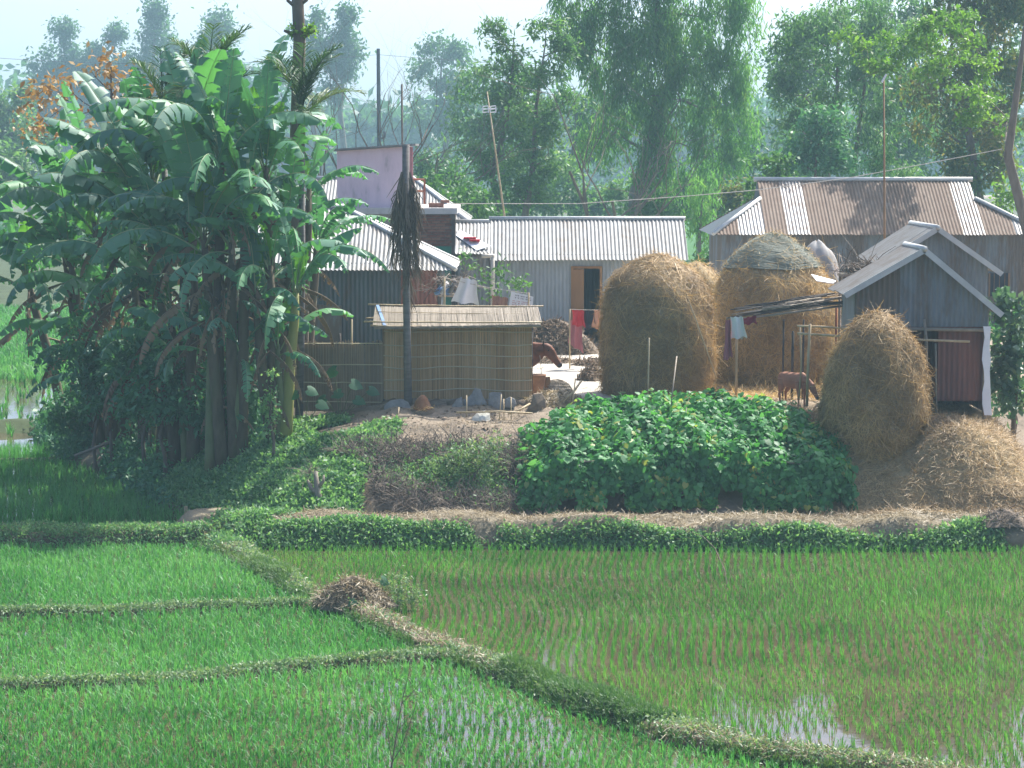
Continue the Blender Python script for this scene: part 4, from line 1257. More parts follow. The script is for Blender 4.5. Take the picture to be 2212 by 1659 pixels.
# fence
fx0, fx1 = P(650, 800, Yh).x, P(826, 800, Yh).x
fb, ft = P(700, 888, Yh).z, P(700, 740, Yh).z
root = Vector(((fx0 + fx1) / 2, Yh, fb))
fe = thing('reed_fence', 'grey jute-stick fence with ragged top joining the reed hut', 'fence', root)
stick_panel(fx0, fx1, Yh, fb, ft, 'jute_stick_grey', fe, root, ragged=.035)
g = Geo(); g.add([(fx0, Yh + .02, fb), (fx1, Yh + .02, fb), (fx1, Yh + .02, ft - .05), (fx0, Yh + .02, ft - .05)], [(0, 1, 2, 3)])
part_geo('backing', g, 'bamboo_grey', fe, root)
for v in (743, 788, 827, 868):
    g = Geo()
    g.tube([P(650 + 176 * k / 6, v + random.uniform(-1.5, 1.5), Yh - .014) for k in range(7)], .012, 5)
    part_geo('batten', g, 'batten', fe, root)
for u in (652, 735, 818):
    p = P(u, 885, Yh + .05)
    g = Geo(); g.tube([(p.x, Yh + .05, fb - .2), (p.x, Yh + .05, ft + (.18 if u == 735 else .05))], .03, 6)
    part_geo('post', g, 'post_dark', fe, root, True)
g = Geo(); p = P(758, 735, Yh + .06); g.tube([(p.x, Yh + .06, fb), (p.x + .02, Yh + .06, P(758, 690, Yh).z)], .02, 6)
part_geo('stake', g, 'bamboo', fe, root, True)
# ------------------------------------------------------------------ haystacks
def lathe_stack(name, label, uc, Yc, prof, core_mat, straw_mat, n_str, seed, L=0.2, w=0.008, wobble=0.05, zfoot=None, cat='haystack', top_only=None):
    """prof: (v, half width in pixels) from foot to top, measured at the stack's axis."""
    rg = np.random.default_rng(seed)
    k = Yc / F
    foot = P(uc, prof[0][0], Yc)
    root = Vector((foot.x, Yc, foot.z))
    t = thing(name, label, cat, root)
    zs = np.array([P(uc, v, Yc).z for v, _ in prof]); rs = np.array([h * k for _, h in prof])
    # resample by arc length
    s = np.concatenate([[0], np.cumsum(np.hypot(np.diff(zs), np.diff(rs)))])
    ss = np.linspace(0, s[-1], 26)
    zz, rr = np.interp(ss, s, zs), np.interp(ss, s, rs)
    for _ in range(2):
        zz[1:-1] = (zz[:-2] + 2 * zz[1:-1] + zz[2:]) / 4; rr[1:-1] = (rr[:-2] + 2 * rr[1:-1] + rr[2:]) / 4
    S = 40
    ph = rg.uniform(0, 6.28, 8)
    th = np.linspace(0, 2 * np.pi, S, endpoint=False)
    TH, I = np.meshgrid(th, np.arange(26))
    Rm = rr[I] * (1 + wobble * (np.sin(2 * TH + ph[0] + zz[I] * 1.3) * .6 + np.sin(3 * TH + ph[1] - zz[I] * 2) * .5 + np.sin(5 * TH + ph[2] + zz[I] * 4) * .35 + np.sin(9 * TH + ph[3] + zz[I] * 7) * .3 + np.sin(zz[I] * 11 + TH * 2 + ph[5]) * .22 - .5 * np.clip(np.sin(4 * TH + ph[6]) * np.sin(zz[I] * 5 + ph[7]) - .55, 0, 1)))
    V = np.stack([root.x + Rm * np.cos(TH), Yc + Rm * np.sin(TH), zz[I] + .02 * np.sin(4 * TH + ph[4])], -1)
    g = Geo()
    Fc = [(i * S + j, i * S + (j + 1) % S, (i + 1) * S + (j + 1) % S, (i + 1) * S + j) for i in range(25) for j in range(S)] + [tuple(25 * S + j for j in range(S))]
    g.add(V.reshape(-1, 3) - np.array(root), Fc)
    link('straw_core', g.mesh('straw_core'), core_mat, t, True)
    # straws on the surface
    area_w = rr[:-1] * np.hypot(np.diff(zz), np.diff(rr)) + 1e-4
    ii = rg.choice(25, n_str, p=area_w / area_w.sum()) + rg.uniform(0, 1, n_str)
    aa = rg.uniform(0, 2 * np.pi, n_str)
    i0 = np.floor(ii).astype(int); f = ii - i0
    aj = aa / (2 * np.pi) * S; j0 = np.floor(aj).astype(int) % S
    pts = V[i0, j0] * (1 - f)[:, None] + V[np.minimum(i0 + 1, 25), j0] * f[:, None]
    pts = pts + (V[i0, (j0 + 1) % S] - V[i0, j0]) * (aj - np.floor(aj))[:, None]
    dz = np.gradient(zz); dr = np.gradient(rr)
    nr = unit(np.stack([np.cos(aa) * dz[i0], np.sin(aa) * dz[i0], -dr[i0]], 1))
    nr[nr[:, 2] < -.5] *= -1
    patch = .5 + .28 * (np.sin(aa * 3 + pts[:, 2] * 2.1 + ph[5]) + np.sin(aa * 7 - pts[:, 2] * 4.3 + ph[6]) * .7 + np.sin(pts[:, 2] * 13 + aa * 2) * .6)
    for q_, f_, l_ in ((slice(0, n_str * 3 // 5), .12, L * 1.5), (slice(n_str * 3 // 5, n_str), .45, L)):
        strands(pts[q_] + nr[q_] * .012 - np.array(root), nr[q_], l_, w, straw_mat, 'loose_straw', rg, f_, 1.0, t, rnd=patch[q_])
    return t, root, V

hs1, hs1_root, _ = lathe_stack('haystack', 'tall round grey-brown haystack standing beside the gourd vine', 1418, 51.1,
    [(858, 112), (820, 119), (760, 124), (700, 124), (655, 120), (618, 108), (588, 84), (566, 50), (553, 18), (549, 3)], 'straw_core_grey', 'straw_grey', 15000, 3)
hs2, hs2_root, V2 = lathe_stack('haystack', 'wide golden haystack capped with a grey-green jute mat', 1668, 53.6,
    [(842, 116), (800, 126), (740, 135), (690, 137), (645, 135), (605, 121), (570, 100), (540, 72), (520, 42), (509, 14), (507, 3)], 'straw_core', 'straw', 16000, 4)
lathe_stack('haystack', 'small golden haystack half hidden between the two big stacks', 1502, 55.3,
    [(820, 70), (700, 72), (640, 68), (600, 52), (575, 26), (567, 4)], 'straw_core', 'straw', 4000, 5)
hs3, hs3_root, _ = lathe_stack('haystack', 'conical brown haystack on the straw slope beside the cattle shed', 1890, 46.7,
    [(985, 90), (945, 104), (905, 113), (865, 114), (830, 108), (795, 102), (755, 88), (720, 68), (696, 46), (682, 24), (676, 4)], 'straw_core_grey', 'straw_grey', 15000, 6, wobble=.06)
hs5, hs5_root, V5 = lathe_stack('haystack', 'stack under a grey stained tarpaulin behind the golden haystack', 1762, 57.0,
    [(800, 48), (700, 52), (640, 52), (600, 50), (565, 42), (540, 30), (526, 14), (521, 3)], 'straw_core', 'straw', 500, 8, wobble=.03)
# tarpaulin of the hidden stack
g = Geo()
n_r, S = V5.shape[:2]
cen = np.array([hs5_root.x, 57.0, 0])
Vt = V5[8:] + 0.02 * unit((V5[8:] - cen) * np.array([1, 1, 0.3]))
Vt = Vt + 0.012 * np.sin(Vt[..., :1] * 31 + Vt[..., 2:3] * 11)
m = Vt.shape[0]
g.add(Vt.reshape(-1, 3) - np.array(hs5_root), [(i * S + j, i * S + (j + 1) % S, (i + 1) * S + (j + 1) % S, (i + 1) * S + j) for i in range(m - 1) for j in range(S)])
link('tarpaulin', g.mesh('tarpaulin'), 'tarp_grey', hs5, True)
# jute mat on the golden stack: long pale stems combed over the top
rg = np.random.default_rng(31)
cov = V2[17:]
g = Geo(); m = cov.shape[0]
cc = np.array([hs2_root.x, 53.6, 0])
Vc = cov + .025 * unit((cov - cc) * np.array([1, 1, .25]))
low = np.linspace(0, 1, m)[:, None]
g.add(Vc.reshape(-1, 3) - np.array(hs2_root), [(i * S + j, i * S + (j + 1) % S, (i + 1) * S + (j + 1) % S, (i + 1) * S + j) for i in range(m - 1) for j in range(S)])
mat_o = link('jute_mat', g.mesh('jute_mat'), 'tarp_grey', hs2, True)
n = 3800
steps = 6
st_i = rg.uniform(0, m - 1.2, n) ** 1.0; st_j = rg.uniform(0, S, n); dj = rg.uniform(.8, 1.5, n); di = rg.uniform(-.28, .05, n) * np.where(rg.uniform(0, 1, n) < .8, 1, -1)
def on_cov(fi, fj):
    fi = np.clip(fi, 0, m - 1.001); i_ = fi.astype(int); f_ = (fi - i_)[:, None]
    j_ = np.floor(fj).astype(int); g_ = (fj - j_)[:, None]; j_ = j_ % S; j2 = (j_ + 1) % S
    return (Vc[i_, j_] * (1 - g_) + Vc[i_, j2] * g_) * (1 - f_) + (Vc[i_ + 1, j_] * (1 - g_) + Vc[i_ + 1, j2] * g_) * f_
Vs = []
lift = rg.uniform(.008, .03, n)[:, None]
for k in range(steps + 1):
    p_ = on_cov(st_i + di * k, st_j + dj * k)
    nr_ = unit((p_ - np.array([hs2_root.x, 53.6, hs2_root.z + 1.5])))
    p_ = p_ + nr_ * lift
    sd_ = np.array([0, 0, 1.0]) - nr_ * nr_[:, 2:3]
    sd_ = unit(sd_) * .007
    Vs += [p_ - sd_, p_ + sd_]
Vq = np.stack(Vs, 1) - np.array(hs2_root)
stuff(link('jute_stems', quad_mesh('jute_stems', Vq, rg.uniform(0, 1, n), 2 * (steps + 1), tuple((2 * k, 2 * k + 2, 2 * k + 3, 2 * k + 1) for k in range(steps))), 'jute_cover', hs2))
g = Geo(); q = [P(1752, 592, 52.5), P(1806, 606, 52.6), P(1800, 612, 52.3), P(1764, 606, 52.2)]
g.add([tuple(p - hs2_root) for p in q] + [tuple(p - hs2_root + Vector((0, .01, -.02))) for p in q], [(0, 1, 2, 3), (7, 6, 5, 4), (0, 4, 5, 1), (1, 5, 6, 2), (2, 6, 7, 3), (3, 7, 4, 0)])
link('plastic_flap', g.mesh('plastic_flap'), 'white_sheet', hs2)
# poles leaning on the tall stack
def pole(name, label, pts, r, mat='bamboo', cat='pole', group=None, sides=6):
    pts = [Vector(p) for p in pts]
    root = min(pts, key=lambda p: p.z).copy()
    g = Geo(); g.tube([p - root for p in pts], r, sides)
    o = link(name, g.mesh(name), mat, smooth=True, loc=root)
    return tag(o, label, cat, group)
pole('bamboo_pole', 'thin bamboo leaning against the tall grey-brown haystack', [P(1457, 568, 50.6), P(1503, 690, 49.9), P(1546, 812, 50.2), P(1548, 822, 50.2)], .014)
pole('bamboo_pole', 'upright split bamboo in front of the tall grey-brown haystack', [P(1402, 730, 49.2), P(1400, 840, 49.3), P(1399, 880, 49.3)], .018, 'bamboo')
pole('bamboo_pole', 'crooked stick rising from the top of the gourd vine', [P(1462, 770, 48.3), P(1452, 850, 47.6), P(1449, 885, 47.6)], .014, 'bamboo_grey')
pole('bamboo_pole', 'slanting stick through the leaves of the gourd vine', [P(1483, 880, 46.9), P(1476, 985, 46.6), P(1470, 1110, 46.0)], .012, 'bamboo_grey')

# straw trampled at the foot of the stacks
rg = np.random.default_rng(41)
pts = scatter(9000, (3.0, 7.2), (49.6, 53.2), lambda x, y: wob(x, y, 1.5) > -.3, rg)
hz = np.clip(wob(pts[:, 0], pts[:, 1], 2.2), 0, 1)[:, None] * np.array([0, 0, .08])
o = strands(pts + hz + np.array([0, 0, .015]), np.tile(UPN, (len(pts), 1)), .22, .009, 'straw', 'loose_straw', rg, .3)
tag(o, 'loose straw trampled round the foot of the haystacks', 'straw', kind='stuff')

# ------------------------------------------------------------------ gourd vine on its trellis
HEART = np.array([(0, 0), (.30, -.16), (.50, .10), (.44, .48), (.20, .78), (0, 1.0), (-.20, .78), (-.44, .48), (-.50, .10), (-.30, -.16), (0, .42)])
HEART_Q = ((0, 1, 2, 10), (10, 2, 3, 4), (10, 4, 5, 6), (10, 6, 7, 8), (0, 10, 8, 9))

def heart_leaves(pos, axis, nrm, size, rg):
    axis = unit(axis); side = unit(np.cross(axis, nrm)); up = np.cross(side, axis)
    n = len(pos)
    V = np.zeros((n, 11, 3))
    cup = rg.uniform(.05, .35, n)
    for k, (a, b) in enumerate(HEART):
        h = (a * a * 1.1 + (b - .42) ** 2 * .6) * -cup
        if k == 10:
            h = cup * .12
        V[:, k] = pos + side * (a * size)[:, None] + axis * ((b - .1) * size)[:, None] + up * (h * size)[:, None]
    return V

rg = np.random.default_rng(51)
# the leafy skin: u runs along, t from the back edge over the top and down the front
def vine_surface(u, t):
    """u 0..1 along x, t 0..1 back -> front foot."""
    x0 = -0.25 + 0.0 * u
    x = np.interp(u, [0, 1], [0.15, 6.25])
    # front bulges; ends rounded
    endf = np.minimum(1, np.minimum(u / .10, (1 - u) / .07))
    endf = np.sqrt(np.clip(endf * (2 - endf), 0, 1))
    topz = np.interp(u, [0, .12, .3, .6, .75, .88, 1.0], [1.5, 1.95, 2.14, 2.18, 2.16, 1.95, 1.4])
    yb = np.interp(u, [0, .2, .6, .8, 1], [47.2, 48.5, 48.9, 48.4, 46.8])
    shoulder_y = 45.35 - .25 * np.sin(u * 9) * .5
    shoulder_z = topz * .66 + .10 * np.sin(u * 13 + 1)
    y = np.where(t < .62, yb + (shoulder_y - yb) * (t / .62), shoulder_y - .35 * sstep((t - .62) / .38) * 1.0)
    z = np.where(t < .62, topz + (shoulder_z - topz) * (t / .62) ** 1.6, shoulder_z + (.42 - shoulder_z) * ((t - .62) / .38))
    foot = ground_z(x, y) + .15
    z = foot + (np.maximum(z, foot) - foot) * endf
    x = x + .25 * (1 - endf) * np.sign(.5 - u) * 0
    b = .06 * np.sin(x * 5.1 + t * 7) + .06 * np.sin(x * 9.7 - t * 13) + .04 * np.sin(x * 17 + t * 21)
    return np.stack([x, y - b * .6, z + b * .7], -1)

n = 15000
uu = rg.uniform(0, 1, n); tt = rg.uniform(0, 1, n) ** .92
hang = tt > .86
keep = ~(hang & (np.sin(uu * 37) + np.sin(uu * 17 + 1) < -.6)) & ~((tt > .75) & (wob(uu * 6, tt * 3, 3) < -.8))
uu, tt = uu[keep], tt[keep]; n = len(uu)
pos = vine_surface(uu, tt)
e = 1e-3
du = vine_surface(uu + e, tt) - vine_surface(uu - e, tt); dt = vine_surface(uu, tt + e) - vine_surface(uu, tt - e)
nr = unit(np.cross(du, dt)); nr[nr[:, 2] < 0] *= -1
nr[(nr[:, 1] > 0) & (tt > .5)] *= -1
pos = pos + nr * rg.normal(0, .05, (n, 1))
nn = unit(nr + rg.normal(0, .42, (n, 3)))
axis = unit(dt) + rg.normal(0, .55, (n, 3)) - np.array([0, 0, .35])
axis = axis - nn * np.sum(axis * nn, 1, keepdims=True)
size = rg.uniform(.055, .135, n) * np.where(rg.uniform(0, 1, n) < .10, 1.4, 1)
V = heart_leaves(pos, axis, nn, size, rg)
root = Vector((3.1, 46.2, 0.5))
vine = thing('gourd_vine', 'broad green gourd vine covering a trellis in front of the haystacks', 'vine', root)
# the largest and most exposed leaves are single leaves
front = size * np.where(nn[:, 1] < .2, 1, .6) * np.where(tt > .08, 1, .7) + rg.uniform(0, .03, n)
order = np.argsort(-front)
big = order[:300]; rest = order[300:]
stuff(link('leaves', quad_mesh('leaves', V[rest] - np.array(root), np.clip(.5 + .3 * np.sin(pos[rest, 0] * 3.3 + pos[rest, 2] * 5) * rg.uniform(.5, 1, len(rest)) + rg.normal(0, .25, len(rest)), 0, 1), 11, HEART_Q), 'vine_leaf', vine, True))
for k in big:
    me = quad_mesh('leaf', V[k:k + 1] - pos[k], [rg.uniform()], 11, HEART_Q)
    link('leaf', me, 'vine_leaf_big', vine, True, loc=Vector(pos[k]) - root)
# inner layer of dark stems and leaves so that the trellis is not hollow
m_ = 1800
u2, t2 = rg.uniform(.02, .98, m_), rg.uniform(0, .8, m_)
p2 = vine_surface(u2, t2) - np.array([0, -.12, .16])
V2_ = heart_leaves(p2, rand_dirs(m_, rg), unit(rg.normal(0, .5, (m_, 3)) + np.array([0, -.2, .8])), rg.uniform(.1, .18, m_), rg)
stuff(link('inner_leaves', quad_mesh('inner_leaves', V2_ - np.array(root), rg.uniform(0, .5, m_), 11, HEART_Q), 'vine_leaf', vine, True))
for k in range(8):
    u0 = .06 + k * .125
    for tq in (.30, .66):
        p = vine_surface(np.array([u0]), np.array([tq]))[0]
        gzp = gz(p[0], p[1])
        if p[2] - gzp > .25:
            g = Geo(); g.tube([Vector((p[0], p[1] + .05, gzp - .1)) - root, Vector((p[0] + .03, p[1] + .05, p[2] - .02)) - root], .02, 6)
            link('trellis_post', g.mesh('trellis_post'), 'bamboo_grey', vine, True)
for tq in (.1, .35, .6):
    pts = [Vector(vine_surface(np.array([u0]), np.array([tq]))[0]) - root - Vector((0, 0, .08)) for u0 in np.linspace(.08, .92, 12)]
    g = Geo(); g.tube(pts, .016, 5)
    link('trellis_rail', g.mesh('trellis_rail'), 'bamboo_grey', vine, True)
# a yellow blossom
q = P(1312, 1002, 45.9)
g = Geo()
for k in range(5):
    a0 = k * 1.2566
    g.add([(0, 0, 0), (.04 * math.cos(a0 - .5), -.02, .04 * math.sin(a0 - .5)), (.075 * math.cos(a0), -.03, .075 * math.sin(a0)), (.04 * math.cos(a0 + .5), -.02, .04 * math.sin(a0 + .5))], [(0, 1, 2, 3)])
nmat('blossom', [(0.6, 0.5, 0.05), (0.7, 0.6, 0.1)], 4)
link('blossom', g.mesh('blossom'), 'blossom', vine, loc=Vector((q.x, q.y - .35, q.z)) - root)

# ------------------------------------------------------------------ cows: one continuous skinned body each
def loft(g, rings, sides=14):
    """Closed lofted volume; rings (x, z, half width, half height), square to the path in the x-z plane."""
    n = len(rings); V = []
    for i, (x, z, ry, rz) in enumerate(rings):
        a, b = rings[max(i - 1, 0)], rings[min(i + 1, n - 1)]
        dx, dz = b[0] - a[0], b[1] - a[1]
        l = math.hypot(dx, dz); nx, nz = -dz / l, dx / l
        for k in range(sides):
            th = 2 * math.pi * k / sides
            c, q = math.cos(th), math.sin(th)
            V.append((x + nx * q * rz, c * ry, z + nz * q * rz))
    Fc = [(i * sides + k, i * sides + (k + 1) % sides, (i + 1) * sides + (k + 1) % sides, (i + 1) * sides + k) for i in range(n - 1) for k in range(sides)]
    g.add(V, Fc + [tuple(range(sides - 1, -1, -1)), tuple((n - 1) * sides + k for k in range(sides))])

def cow(name, label, loc, rotz, s, hide, horns=True, head_down=0.0):
    """A small zebu facing +x, standing; s scales a 1.1 m animal. All volumes fuse into one skin."""
    t = thing(name, label, 'cow', loc, rotz)
    hd = -head_down
    def lo(x):      # how far the lowered head drops at x
        return hd * min(1.25, max(0.0, (x - .45) / .40))
    g = Geo()
    loft(g, [(x, z + lo(x), a, b) for x, z, a, b in ((-.70, .92, .07, .10), (-.62, .93, .16, .18), (-.48, .92, .215, .225), (-.25, .88, .25, .265), (0, .86, .265, .285), (.25, .87, .235, .285), (.42, .91, .17, .265), (.55, .96, .115, .215), (.68, 1.02, .095, .165), (.80, 1.08, .085, .13))])
    hp = ((.755, 1.17, .05, .03), (.79, 1.145, .088, .085), (.85, 1.09, .105, .125), (.92, 1.01, .10, .13), (.99, .92, .078, .105), (1.05, .845, .066, .082), (1.11, .77, .072, .076), (1.145, .725, .062, .062), (1.16, .705, .035, .035))
    loft(g, [(x, z + lo(.85) + (lo(x) - lo(.85)) * .6, a, b) for x, z, a, b in hp])
    loft(g, [(.76, .95 + lo(.76), .03, .06), (.68, .86 + lo(.68), .035, .09), (.58, .74, .04, .12), (.46, .66, .06, .12)], 10)
    if horns:
      loft(g, [(.14, 1.08, .06, .04), (.22, 1.15, .085, .09), (.32, 1.12, .07, .08), (.40, 1.06, .05, .04)], 10)
    for sy in (-1, 1):
        g.tube([(.33, .12 * sy, .86), (.35, .14 * sy, .64), (.37, .14 * sy, .46), (.37, .14 * sy, .40), (.37, .14 * sy, .20), (.375, .14 * sy, .10), (.39, .14 * sy, .03)], [.13, .085, .056, .052, .034, .04, .045], 10)
        g.tube([(-.46, .12 * sy, .90), (-.44, .14 * sy, .70), (-.44, .15 * sy, .56), (-.56, .145 * sy, .40), (-.555, .14 * sy, .34), (-.53, .14 * sy, .18), (-.52, .14 * sy, .10), (-.505, .14 * sy, .03)], [.15, .135, .09, .052, .046, .034, .04, .045], 10)
    g.tube([(-.66, 0, .97), (-.72, 0, .90), (-.745, 0, .66), (-.735, 0, .42), (-.735, 0, .28), (-.735, 0, .20)], [.03, .028, .022, .02, .04, .012], 8)
    me = g.mesh('body')
    for v in me.vertices:
        v.co *= s
    o = link('body', me, hide, t, True)
    rm = o.modifiers.new('fuse', 'REMESH'); rm.mode = 'VOXEL'; rm.voxel_size = .016 * s; rm.use_smooth_shade = True
    sm = o.modifiers.new('smooth', 'SMOOTH'); sm.factor = .5; sm.iterations = 4
    hx, hz = .79, 1.12 + lo(.79)
    for sy in (-1, 1):
        g = Geo()      # leaf-shaped ear held back and out
        V = [(0, 0, 0), (-.02, .04 * sy, .045), (-.09, .09 * sy, .05), (-.165, .12 * sy, .0), (-.10, .10 * sy, -.055), (-.02, .05 * sy, -.045)]
        V = [((hx + x - .01) * s, (y + .07 * sy) * s, (hz + z - .01) * s) for x, y, z in V]
        V2 = [(x - .01 * s, y - .014 * sy * s, z) for x, y, z in V]
        g.add(V + V2, [tuple(range(6)), tuple(range(11, 5, -1))] + [(i, (i + 1) % 6, 6 + (i + 1) % 6, 6 + i) for i in range(6)])
        link('ear', g.mesh('ear'), hide, t)
        if horns:
            g = Geo()
            g.tube([((hx - .01) * s, .05 * sy * s, (hz + .05) * s), ((hx - .01) * s, .085 * sy * s, (hz + .10) * s), ((hx + .01) * s, .09 * sy * s, (hz + .15) * s)], [.024 * s, .017 * s, .005 * s], 7)
            link('horn', g.mesh('horn'), 'horn', t, True)
        g = Geo()
        c = Vector((.895 * s, .094 * sy * s, (1.065 + lo(.89)) * s))
        g.tube([c + Vector((0, -.012 * sy * s, 0)), c + Vector((0, .008 * sy * s, 0)), c + Vector((0, .013 * sy * s, 0))], [.017 * s, .015 * s, .004 * s], 8)
        link('eye', g.mesh('eye'), 'eye', t, True)
    g = Geo()
    mz = [(x, z + lo(.85) + (lo(x) - lo(.85)) * .6, a, b) for x, z, a, b in ((1.105, .776, .068, .070), (1.13, .744, .071, .072), (1.15, .719, .062, .062), (1.168, .697, .034, .034))]
    loft(g, mz, 12)
    me = g.mesh('muzzle')
    for v in me.vertices:
        v.co *= s
    link('muzzle', me, 'muzzle', t, True)
    for x, sy in ((.39, -1), (.39, 1), (-.505, -1), (-.505, 1)):
        g = Geo(); g.tube([(x * s, .14 * sy * s, .05 * s), ((x + .02) * s, .14 * sy * s, 0)], [.046 * s, .054 * s], 8)
        link('hoof', g.mesh('hoof'), 'hoof', t, True)
    return t

q = P(1146, 790, 51.1)
c1 = cow('cow', 'red-brown cow putting its head out of the reed hut', (q.x - .44, 51.1, 2.0), R(-8), .92, 'cow_hide', head_down=.10)
g = Geo()
g.tube([(.72 * .9, -.10, .86 * .9), (.74 * .9, -.09, .70 * .9), (.76 * .9, -.08, .3)], .006, 5)
link('tether', g.mesh('tether'), 'rope', c1)
q = P(1716, 862, 49.3)
cow('cow', 'pale brown calf lowering its head behind the gourd vine', (q.x, 49.4, gz(q.x, 49.4)), R(-52), .58, 'calf_hide', head_down=.34, horns=False)

# ------------------------------------------------------------------ clothes, lines, plastic
def cloth(name, label, corners, mat, cat='cloth', nx=8, ny=8, amp=.03, freq=9.0, thick=.006, group=None, taper=None):
    """A hanging cloth: top-left, top-right, bottom-right, bottom-left."""
    A, B, C, D = [Vector(c) for c in corners]
    root = (A + B) / 2
    V = []
    for j in range(ny + 1):
        for i in range(nx + 1):
            a, b = i / nx, j / ny
            p = (A * (1 - a) + B * a) * (1 - b) + (D * (1 - a) + C * a) * b
            p = p + Vector((.02 * math.sin(b * 5 + a * 3) * b, 1.6 * amp * b ** .5 * math.sin(a * freq + b * 1.3) + .6 * amp * math.sin(a * freq * 2.3 + 2 + b), .02 * math.sin(a * 11) * b - .03 * math.sin(a * math.pi * 2.5) ** 2 * (1 - b)))
            V.append(p - root)
    n = len(V)
    V2 = [v + Vector((0, thick, 0)) for v in V]
    Fq = [(j * (nx + 1) + i, j * (nx + 1) + i + 1, (j + 1) * (nx + 1) + i + 1, (j + 1) * (nx + 1) + i) for j in range(ny) for i in range(nx)]
    g = Geo(); g.add([tuple(v) for v in V + V2], Fq + [tuple(n + k for k in f[::-1]) for f in Fq])
    o = link(name, g.mesh(name), mat, smooth=True, loc=root)
    return tag(o, label, cat, group)

def line(name, label, pts, r, mat, cat='rope', sag=0.0, seg=16):
    A, B = Vector(pts[0]), Vector(pts[-1])
    if len(pts) == 2:
        pts = [A.lerp(B, k / seg) - Vector((0, 0, sag * 4 * (k / seg) * (1 - k / seg))) for k in range(seg + 1)]
    root = Vector(pts[0])
    g = Geo(); g.tube([Vector(p) - root for p in pts], r, 5)
    o = link(name, g.mesh(name), mat, loc=root)
    return tag(o, label, cat)

Yl = 57.0
pole('line_post', 'bamboo post holding the clothes line near the doorway', [P(1231, 668, Yl), (P(1231, 668, Yl).x, Yl, 1.95)], .02, cat='post')
line('clothes_line', 'clothes line with red garments strung in front of the open doorway', [P(1231, 668, Yl), P(1310, 669, Yl)], .006, 'rope', sag=.01)
cloth('washing', 'bright red shirt hanging on the clothes line', [P(1236, 668, Yl), P(1262, 669, Yl), P(1263, 706, Yl), P(1238, 703, Yl)], 'red_cloth', 'shirt')
cloth('washing', 'faded red striped trousers hanging under the red shirt', [P(1232, 690, Yl + .05), P(1258, 690, Yl + .05), P(1258, 762, Yl + .05), P(1229, 742, Yl + .05)], 'pink_cloth', 'trousers', amp=.05)
cloth('washing', 'black garment hanging on the clothes line', [P(1263, 669, Yl + .02), P(1284, 669, Yl + .02), P(1286, 706, Yl + .02), P(1265, 716, Yl + .02)], 'dark_cloth', 'garment')
cloth('washing', 'orange and white striped cloth hanging on the clothes line', [P(1284, 668, Yl), P(1306, 668, Yl), P(1306, 710, Yl), P(1278, 709, Yl)], 'orange_cloth', 'cloth')
Yq = 53.0
pole('line_post', 'leaning post carrying the plastic sheets behind the reed hut', [P(1142, 632, Yq), (P(1142, 632, Yq).x, Yq, 1.95)], .02, cat='post')
pole('line_post', 'post at the corner of the old dark tin house', [P(960, 600, Yq), (P(960, 600, Yq).x, Yq, 1.95)], .025, cat='post')
line('clothes_line', 'line behind the reed hut roof with plastic sheets and rags', [P(960, 600, Yq), P(1142, 634, Yq)], .006, 'rope', sag=.03)
cloth('plastic_sheet', 'white plastic sheet hung up to dry behind the reed hut roof', [P(996, 598, Yq), P(1030, 604, Yq), P(1033, 658, Yq), P(976, 652, Yq)], 'white_sheet', 'plastic sheet', amp=.05)
cloth('rag', 'brown striped rag hanging beside the printed sheet', [P(1062, 636, Yq), P(1098, 642, Yq), P(1096, 664, Yq), P(1064, 664, Yq)], 'striped_cloth', 'rag', amp=.03)
# printed sheet
A, B, C, D = P(1104, 630, Yq), P(1152, 641, Yq), P(1150, 672, Yq), P(1098, 668, Yq)
root = D.copy()
sg = thing('printed_sheet', 'white printed sheet with black and red lettering behind the reed hut roof', 'sheet', root)
g = Geo(); g.add([tuple(p - root) for p in (A, B, C, D)] + [tuple(p - root + Vector((0, .012, 0))) for p in (A, B, C, D)], [(3, 2, 1, 0), (4, 5, 6, 7), (0, 1, 5, 4), (1, 2, 6, 5), (2, 3, 7, 6), (3, 0, 4, 7)])
link('sheet', g.mesh('sheet'), 'white_sheet', sg)
rg = random.Random(4)
def sheet_pt(a, b):
    return (A * (1 - a) + B * a) * (1 - b) + (D * (1 - a) + C * a) * b - root + Vector((0, -.006, 0))
for (rows, mt, nm) in (((.12, .26), 'ink_black', 'black_lettering'), ((.46, .58, .70, .82), 'ink_red', 'red_lettering')):
    g = Geo()
    for b in rows:
        a = .2 if mt == 'ink_black' else .12
        while a < .86:
            w = rg.uniform(.03, .08)
            h = .075 if mt == 'ink_black' else .06
            g.add([tuple(sheet_pt(a, b)), tuple(sheet_pt(a + w, b)), tuple(sheet_pt(a + w, b + h * .3)), tuple(sheet_pt(a, b + h * .3))], [(3, 2, 1, 0)])
            g.add([tuple(sheet_pt(a + w * .3, b)), tuple(sheet_pt(a + w * .5, b)), tuple(sheet_pt(a + w * .6, b + h)), tuple(sheet_pt(a + w * .35, b + h))], [(3, 2, 1, 0)])
            a += w + (rg.uniform(.008, .02) if rg.random() < .7 else .06)
    link(nm, g.mesh(nm), mt, sg)
